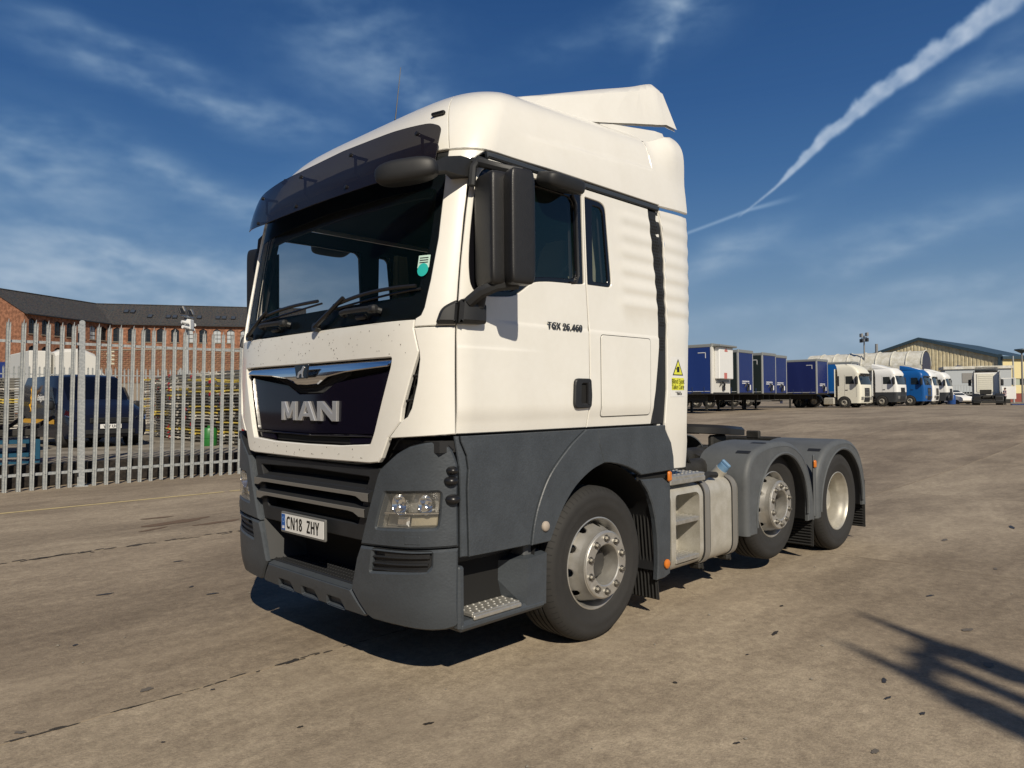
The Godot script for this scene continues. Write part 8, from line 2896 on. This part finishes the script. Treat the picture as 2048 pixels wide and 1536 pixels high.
func small_right(A: Node3D) -> void:
	# floodlight masts
	for q in [[101.6, 10.35, -31.3, "slim floodlight mast with four lamps rising behind the canopy"], [110.9, 7.76, -14.8, "dark mushroom-headed lamp post at the end of the yard"]]:
		var T := thing("floodlight_mast", q[3], "lamp post", Vector3(q[0], 0.6, q[2]), 0.8)
		var h: float = q[1] - 0.6
		var g := G.new()
		g.bar(Vector3.ZERO, Vector3(0, h - 0.3, 0), 0.14, 0.09, 10)
		put("pole", g, M.strap_grey, T, 40)
		if h > 8:
			for k in 4:
				g = G.new()
				g.box(Vector3(-0.75 if k < 2 else 0.75, h - 0.2 - (k % 2) * 0.75, 0), Vector3(0.6, 0.5, 0.25), 0.03)
				put("lamp_head", g, M.strap_grey if k % 2 == 0 else M.black_plastic, T)
			g = G.new()
			g.box(Vector3(0, h - 0.6, 0), Vector3(1.5, 0.1, 0.1), 0.0)
			put("cross_arm", g, M.strap_grey, T)
		else:
			g = G.new()
			g.lathe([Vector2(0.0, -0.5), Vector2(0.35, -0.3), Vector2(0.85, 0.0), Vector2(0.8, 0.12), Vector2(0.0, 0.2)], Vector3(0, h - 0.2, 0), Vector3.UP, 20)
			put("lamp_head", g, M.shed_trim, T, 40)
	var g := G.new()
	g.bar(Vector3(113.4, 0.6, -33.5), Vector3(113.4, 9.6, -33.5), 0.25, 0.2, 12)
	tag(put("flue_pipe", g, M.strap_grey, null, 40), "plain grey flue pipe rising behind the white canopy", "flue")
	g = G.new()
	g.bar(Vector3(108.2, 0.6, -15.3), Vector3(108.2, 6.7, -15.3), 0.12, 0.09, 10)
	tag(put("thin_pole", g, M.galvanised, null, 40), "thin pale pole standing next to the mushroom-headed lamp post", "pole")
	# blue water barrel
	mat("barrel_blue", 0.02, 0.07, 0.25, 0.4)
	var B := thing("blue_barrel", "blue plastic barrel standing by the end tractor unit", "barrel", Vector3(88.0, 0.62, -17.6))
	g = G.new()
	g.lathe([Vector2(0.0, 0.0), Vector2(0.36, 0.0), Vector2(0.4, 0.1), Vector2(0.41, 0.5), Vector2(0.42, 0.55), Vector2(0.41, 0.6), Vector2(0.4, 1.0), Vector2(0.33, 1.1), Vector2(0.0, 1.12)], Vector3.ZERO, Vector3.UP, 18)
	put("drum", g, M.barrel_blue, B, 40)
	g = G.new()
	g.lathe([Vector2(0.0, 0.0), Vector2(0.2, 0.0), Vector2(0.2, 0.2), Vector2(0.0, 0.22)], Vector3(0, 1.12, 0), Vector3.UP, 14)
	put("white_lid", g, M.sticker_white, B, 40)
	# white car
	var V := thing("parked_car", "white car parked between the end of the row and the turned tractor unit", "car", Vector3(90.2, 0.62, -16.4), PI / 2 - 0.5)
	g = G.new()
	var R := []
	for q in [[0.0, 0.45, 0.7, 0.75], [0.2, 0.3, 0.85, 0.85], [1.0, 0.28, 1.0, 0.88], [1.5, 0.28, 1.35, 0.8], [2.0, 0.28, 1.62, 0.72], [3.4, 0.28, 1.66, 0.72], [4.1, 0.28, 1.45, 0.74], [4.3, 0.4, 0.95, 0.82]]:
		R.append([Vector3(q[0], q[1], 0.85), Vector3(q[0], minf(0.95, q[2]), 0.9), Vector3(q[0], q[2], q[3]), Vector3(q[0], q[2], -q[3]), Vector3(q[0], minf(0.95, q[2]), -0.9), Vector3(q[0], q[1], -0.85)])
	for r in R: r.reverse()
	g.loft(R, true, true)
	put("body", g, M.clean_white, V, 35)
	for sd in [1.0, -1.0]:
		g = G.new()
		g.quad(Vector3(1.5, 1.0, sd * 0.90), Vector3(3.9, 1.0, sd * 0.90), Vector3(3.6, 1.52, sd * 0.78), Vector3(2.0, 1.5, sd * 0.78))
		put("side_window", g, M.far_glass, V)
		for x in [0.8, 3.5]:
			g = G.new()
			g.lathe([Vector2(0.2, -0.15), Vector2(0.31, -0.15), Vector2(0.32, 0.0), Vector2(0.2, 0.02), Vector2(0.0, 0.02)], Vector3(x, 0.31, sd * 0.85), Vector3(0, 0, sd), 20)
			put("wheel", g, M.tyre, V, 40)
	g = G.new()
	g.quad(Vector3(1.05, 1.06, 0.74), Vector3(1.05, 1.06, -0.74), Vector3(1.95, 1.63, -0.66), Vector3(1.95, 1.63, 0.66))
	put("windscreen", g, M.far_glass, V)
	person(Vector3(82.6, 0.62, -11.6), 3.95)
	# pallets by the person
	for k in 2:
		var Pl := thing("pallet", "low blue pallet on the ground beside the person at the open door", "pallet", Vector3(82.3 + k * 1.3, 0.62, -10.5 + k * 0.7), 0.3 + 0.1 * k, "blue pallets by the open door")
		for j in 5:
			g = G.new()
			g.box(Vector3(0, 0.13, -0.5 + j * 0.25), Vector3(1.2, 0.025, 0.12), 0.0)
			put("board", g, M.barrel_blue, Pl)
		for j in 3:
			g = G.new()
			g.box(Vector3(-0.5 + j * 0.5, 0.06, 0), Vector3(0.1, 0.11, 1.1), 0.0)
			put("bearer", g, M.barrel_blue, Pl)

# ---------------------------------------------------------------- a person: one continuous surface round a jointed skeleton
func person(at: Vector3, turn: float) -> void:
	var P := thing("person", "person in a pale pink top and dark trousers standing at an open lorry door", "person", at, turn)
	var J := [ # a, b, radius a, radius b
		[Vector3(0, 0.95, 0), Vector3(0, 1.20, 0), 0.135, 0.13], [Vector3(0, 1.20, 0), Vector3(0, 1.42, 0), 0.145, 0.12], [Vector3(-0.17, 1.42, 0), Vector3(0.17, 1.42, 0), 0.065, 0.065], [Vector3(0, 1.45, 0), Vector3(0, 1.54, 0), 0.055, 0.05],
		[Vector3(0, 1.60, 0.015), Vector3(0, 1.67, -0.01), 0.085, 0.095],
		[Vector3(-0.19, 1.41, 0), Vector3(-0.24, 1.14, 0.02), 0.058, 0.045], [Vector3(-0.24, 1.14, 0.02), Vector3(-0.18, 1.02, 0.24), 0.042, 0.032],
		[Vector3(0.19, 1.41, 0), Vector3(0.26, 1.18, 0.06), 0.058, 0.045], [Vector3(0.26, 1.18, 0.06), Vector3(0.22, 1.22, 0.30), 0.042, 0.032],
		[Vector3(-0.09, 0.92, 0), Vector3(-0.11, 0.49, 0.03), 0.092, 0.062], [Vector3(-0.11, 0.49, 0.03), Vector3(-0.12, 0.09, -0.02), 0.058, 0.042], [Vector3(-0.12, 0.05, -0.03), Vector3(-0.13, 0.04, 0.15), 0.045, 0.035],
		[Vector3(0.09, 0.92, 0), Vector3(0.11, 0.49, 0.05), 0.092, 0.062], [Vector3(0.11, 0.49, 0.05), Vector3(0.13, 0.09, 0.03), 0.058, 0.042], [Vector3(0.13, 0.05, 0.02), Vector3(0.14, 0.04, 0.20), 0.045, 0.035]]
	for sx in [-1, 1]:      # hands: palm and five fingers each
		var w := Vector3(-0.18, 1.02, 0.24) if sx < 0 else Vector3(0.22, 1.22, 0.30)
		J.append([w, w + Vector3(0, 0, 0.07), 0.03, 0.028])
		for f in 4: J.append([w + Vector3(-0.024 + f * 0.016, 0, 0.075), w + Vector3(-0.026 + f * 0.018, -0.035, 0.12 + 0.008 * sin(f * 1.2)), 0.010, 0.008])
		J.append([w + Vector3(-0.03 * sx, 0.01, 0.02), w + Vector3(-0.05 * sx, 0.02, 0.07), 0.011, 0.009])
	var c := 0.02
	var dist := {}
	var field := func(q: Vector3) -> float:
		var d := 9.0
		for b in J:
			var ab: Vector3 = b[1] - b[0]
			var t := clampf((q - b[0]).dot(ab) / ab.length_squared(), 0, 1)
			var e: float = q.distance_to(b[0] + ab * t) - lerpf(b[2], b[3], t)
			var h := maxf(0.03 - absf(d - e), 0.0) / 0.03
			d = minf(d, e) - h * h * 0.03 * 0.25
		return d
	var val := func(k: Vector3i) -> float:
		if not dist.has(k): dist[k] = field.call(Vector3(k) * c)
		return dist[k]
	var cells := {}
	for b in J:
		var r: float = maxf(b[2], b[3]) + c * 2
		var lo := Vector3i(((b[0].min(b[1]) - Vector3.ONE * r) / c).floor())
		var hi := Vector3i(((b[0].max(b[1]) + Vector3.ONE * r) / c).ceil())
		for x in range(lo.x, hi.x):
			for y in range(lo.y, hi.y):
				for z in range(lo.z, hi.z): cells[Vector3i(x, y, z)] = true
	var vert := {}
	for k: Vector3i in cells:
		var s := Vector3.ZERO
		var n := 0
		var v := []
		for i in 8: v.append(val.call(k + Vector3i(i & 1, (i >> 1) & 1, (i >> 2) & 1)))
		for e in [[0, 1], [2, 3], [4, 5], [6, 7], [0, 2], [1, 3], [4, 6], [5, 7], [0, 4], [1, 5], [2, 6], [3, 7]]:
			if (v[e[0]] < 0) != (v[e[1]] < 0):
				var t: float = v[e[0]] / (v[e[0]] - v[e[1]])
				var a := Vector3(e[0] & 1, (e[0] >> 1) & 1, (e[0] >> 2) & 1)
				var b := Vector3(e[1] & 1, (e[1] >> 1) & 1, (e[1] >> 2) & 1)
				s += a.lerp(b, t); n += 1
		if n > 0: vert[k] = (Vector3(k) + s / n) * c
	var g := G.new()
	g.use_col = true
	for k: Vector3i in vert:
		for ax in 3:
			var u := Vector3i.ZERO
			var w := Vector3i.ZERO
			var d := Vector3i.ZERO
			d[ax] = 1; u[(ax + 1) % 3] = 1; w[(ax + 2) % 3] = 1
			var v0: float = val.call(k)
			var v1: float = val.call(k + d)
			if (v0 < 0) == (v1 < 0): continue
			var q := [k, k - u, k - u - w, k - w]
			var ok := true
			for x in q:
				if not vert.has(x): ok = false
			if not ok: continue
			var y: float = vert[k].y
			var z: float = vert[k].z
			if y > 1.575: g.cur = Color(0.035, 0.025, 0.02) if (y > 1.70 or z < 0.035) else Color(0.42, 0.26, 0.19)
			elif y > 1.49: g.cur = Color(0.42, 0.26, 0.19)
			elif z > 0.235 and y > 0.9: g.cur = Color(0.42, 0.26, 0.19)
			elif y > 0.93: g.cur = Color(0.45, 0.36, 0.37)
			elif y > 0.10: g.cur = Color(0.012, 0.012, 0.015)
			else: g.cur = Color(0.01, 0.01, 0.01)
			if v0 < 0: g.quad(vert[q[0]], vert[q[1]], vert[q[2]], vert[q[3]])
			else: g.quad(vert[q[0]], vert[q[3]], vert[q[2]], vert[q[1]])
	var m := mat("person_cloth", 1, 1, 1, 0.8)
	m.vertex_color_use_as_albedo = true
	put("body", g, m, P, 60)
	g = G.new()
	g.lathe([Vector2(0.105, -0.02), Vector2(0.11, 0.03), Vector2(0.08, 0.08), Vector2(0.0, 0.1)], Vector3(0, 1.67, -0.02), Vector3(0, 1, 0), 14)
	mat("hair", 0.03, 0.022, 0.016, 0.8)
	put("hair", g, M.hair, P, 60)

# ---------------------------------------------------------------- what stands in front of the lorry, outside the picture, and shows in its chrome and grille
func ahead_of_lorry() -> void:
	var F := thing("palisade_fence", "galvanised palisade fence running across in front of the parked tractor unit", "fence", Vector3(-13.0, 0, -11.3), PI / 2)
	var pm := pale_mesh(3.1, 0.075)
	for k in 96:
		var o := put("pale", pm, M.galvanised, F)
		o.position = Vector3(-0.2035 * k, 0.02, 0.0)
		o.rotation.y = PI
	for y in [0.29, 2.7]:
		var g := G.new()
		g.box(Vector3(-9.8, y, 0.03), Vector3(19.6, 0.05, 0.04), 0.0)
		put("rail", g, M.galvanised, F)
	var B := thing("added_brick_building", "unseen brick building added ahead of the tractor unit to darken its reflections", "building", Vector3(-24, 0, -2))  # unseen, added so that grille and headlamps mirror something dark
	var g := G.new()
	g.box(Vector3(0, 3.6, 0), Vector3(8, 7.2, 60), 0.0)
	put("wall", g, M.mill_brick, B)
	g = G.new()
	g.box(Vector3(0, 7.5, 0), Vector3(8.6, 0.6, 60.6), 0.0)
	put("roof", g, M.slate_roof, B)

# ---------------------------------------------------------------- mast behind the camera whose head throws the shadow on the concrete
func shadow_mast() -> void:
	var k := 8.0
	var toward := func(x: float, z: float, h: float) -> Vector3: return Vector3(x - SUN_TRAVEL.x * h, h, z - SUN_TRAVEL.z * h)
	var a: Vector3 = toward.call(0.70, 2.88, k)
	var b: Vector3 = toward.call(1.42, 2.76, k)
	var foot := (a + b) / 2
	var T := thing("floodlight_mast", "tall galvanised mast with floodlights, out of the picture, casting a forked shadow on the concrete", "lamp post", Vector3(foot.x, 0, foot.z))
	var o := Vector3(foot.x, 0, foot.z)
	var g := G.new()
	g.bar(Vector3.ZERO, Vector3(0, k + 0.1, 0), 0.11, 0.07, 12)
	put("pole", g, M.galvanised, T, 40)
	g = G.new()
	g.bar(a - o, b - o, 0.07, 0.07, 8)
	put("cross_arm", g, M.galvanised, T, 40)
	for q in [[a, -0.42, 0.34, 0.2], [b, -0.30, 0.30, 0.18]]:
		g = G.new()
		var c: Vector3 = q[0] - o
		g.box(c + Vector3(0, q[1], 0), Vector3(0.21, q[2] * 1.5, 0.21), 0.03)
		put("floodlight", g, M.strap_grey, T)
		g = G.new()
		g.bar(c - Vector3(0, 0.1, 0), c + Vector3(0, 0.52, 0), 0.085, 0.02, 8)
		put("spike", g, M.galvanised, T, 40)
func _ready() -> void:
	look()
	materials()
	cab_setup()
	setting_ground()
	build_truck()
	left_side()
	right_side()
	shadow_mast()
	ahead_of_lorry()

func look() -> void:
	# camera
	var yaw := 0.77892126
	var pitch := 0.02163408
	var roll := -0.00810937
	var f := Vector3(cos(yaw) * cos(pitch), sin(pitch), -sin(yaw) * cos(pitch))
	var r := f.cross(Vector3.UP).normalized()
	var u := r.cross(f)
	var r2 := r * cos(roll) + u * sin(roll)
	var u2 := u * cos(roll) - r * sin(roll)
	var cam := Camera3D.new()
	cam.name = "camera"
	add_child(cam)
	cam.transform = Transform3D(Basis(r2, u2, -f), Vector3(-3.782, 1.578, 4.1187))
	cam.fov = 56.015
	cam.near = 0.05
	cam.far = 2000.0
	cam.current = true
	# sky
	var env := Environment.new()
	env.background_mode = Environment.BG_SKY
	var sky := Sky.new()
	sky.sky_material = sky_material()
	env.sky = sky
	env.tonemap_mode = Environment.TONE_MAPPER_LINEAR
	env.tonemap_exposure = 1.0
	env.sdfgi_enabled = true
	env.ssao_enabled = true
	env.ssil_enabled = true
	var we := WorldEnvironment.new()
	we.name = "world_environment"
	we.environment = env
	add_child(we)
	# sun
	var sun := DirectionalLight3D.new()
	sun.name = "sun"
	add_child(sun)
	sun.look_at_from_position(Vector3.ZERO, SUN_TRAVEL, Vector3.UP)
	sun.light_energy = 1.48
	sun.light_color = Color(1.0, 0.955, 0.875)
	sun.light_angular_distance = 0.53
	sun.shadow_enabled = true
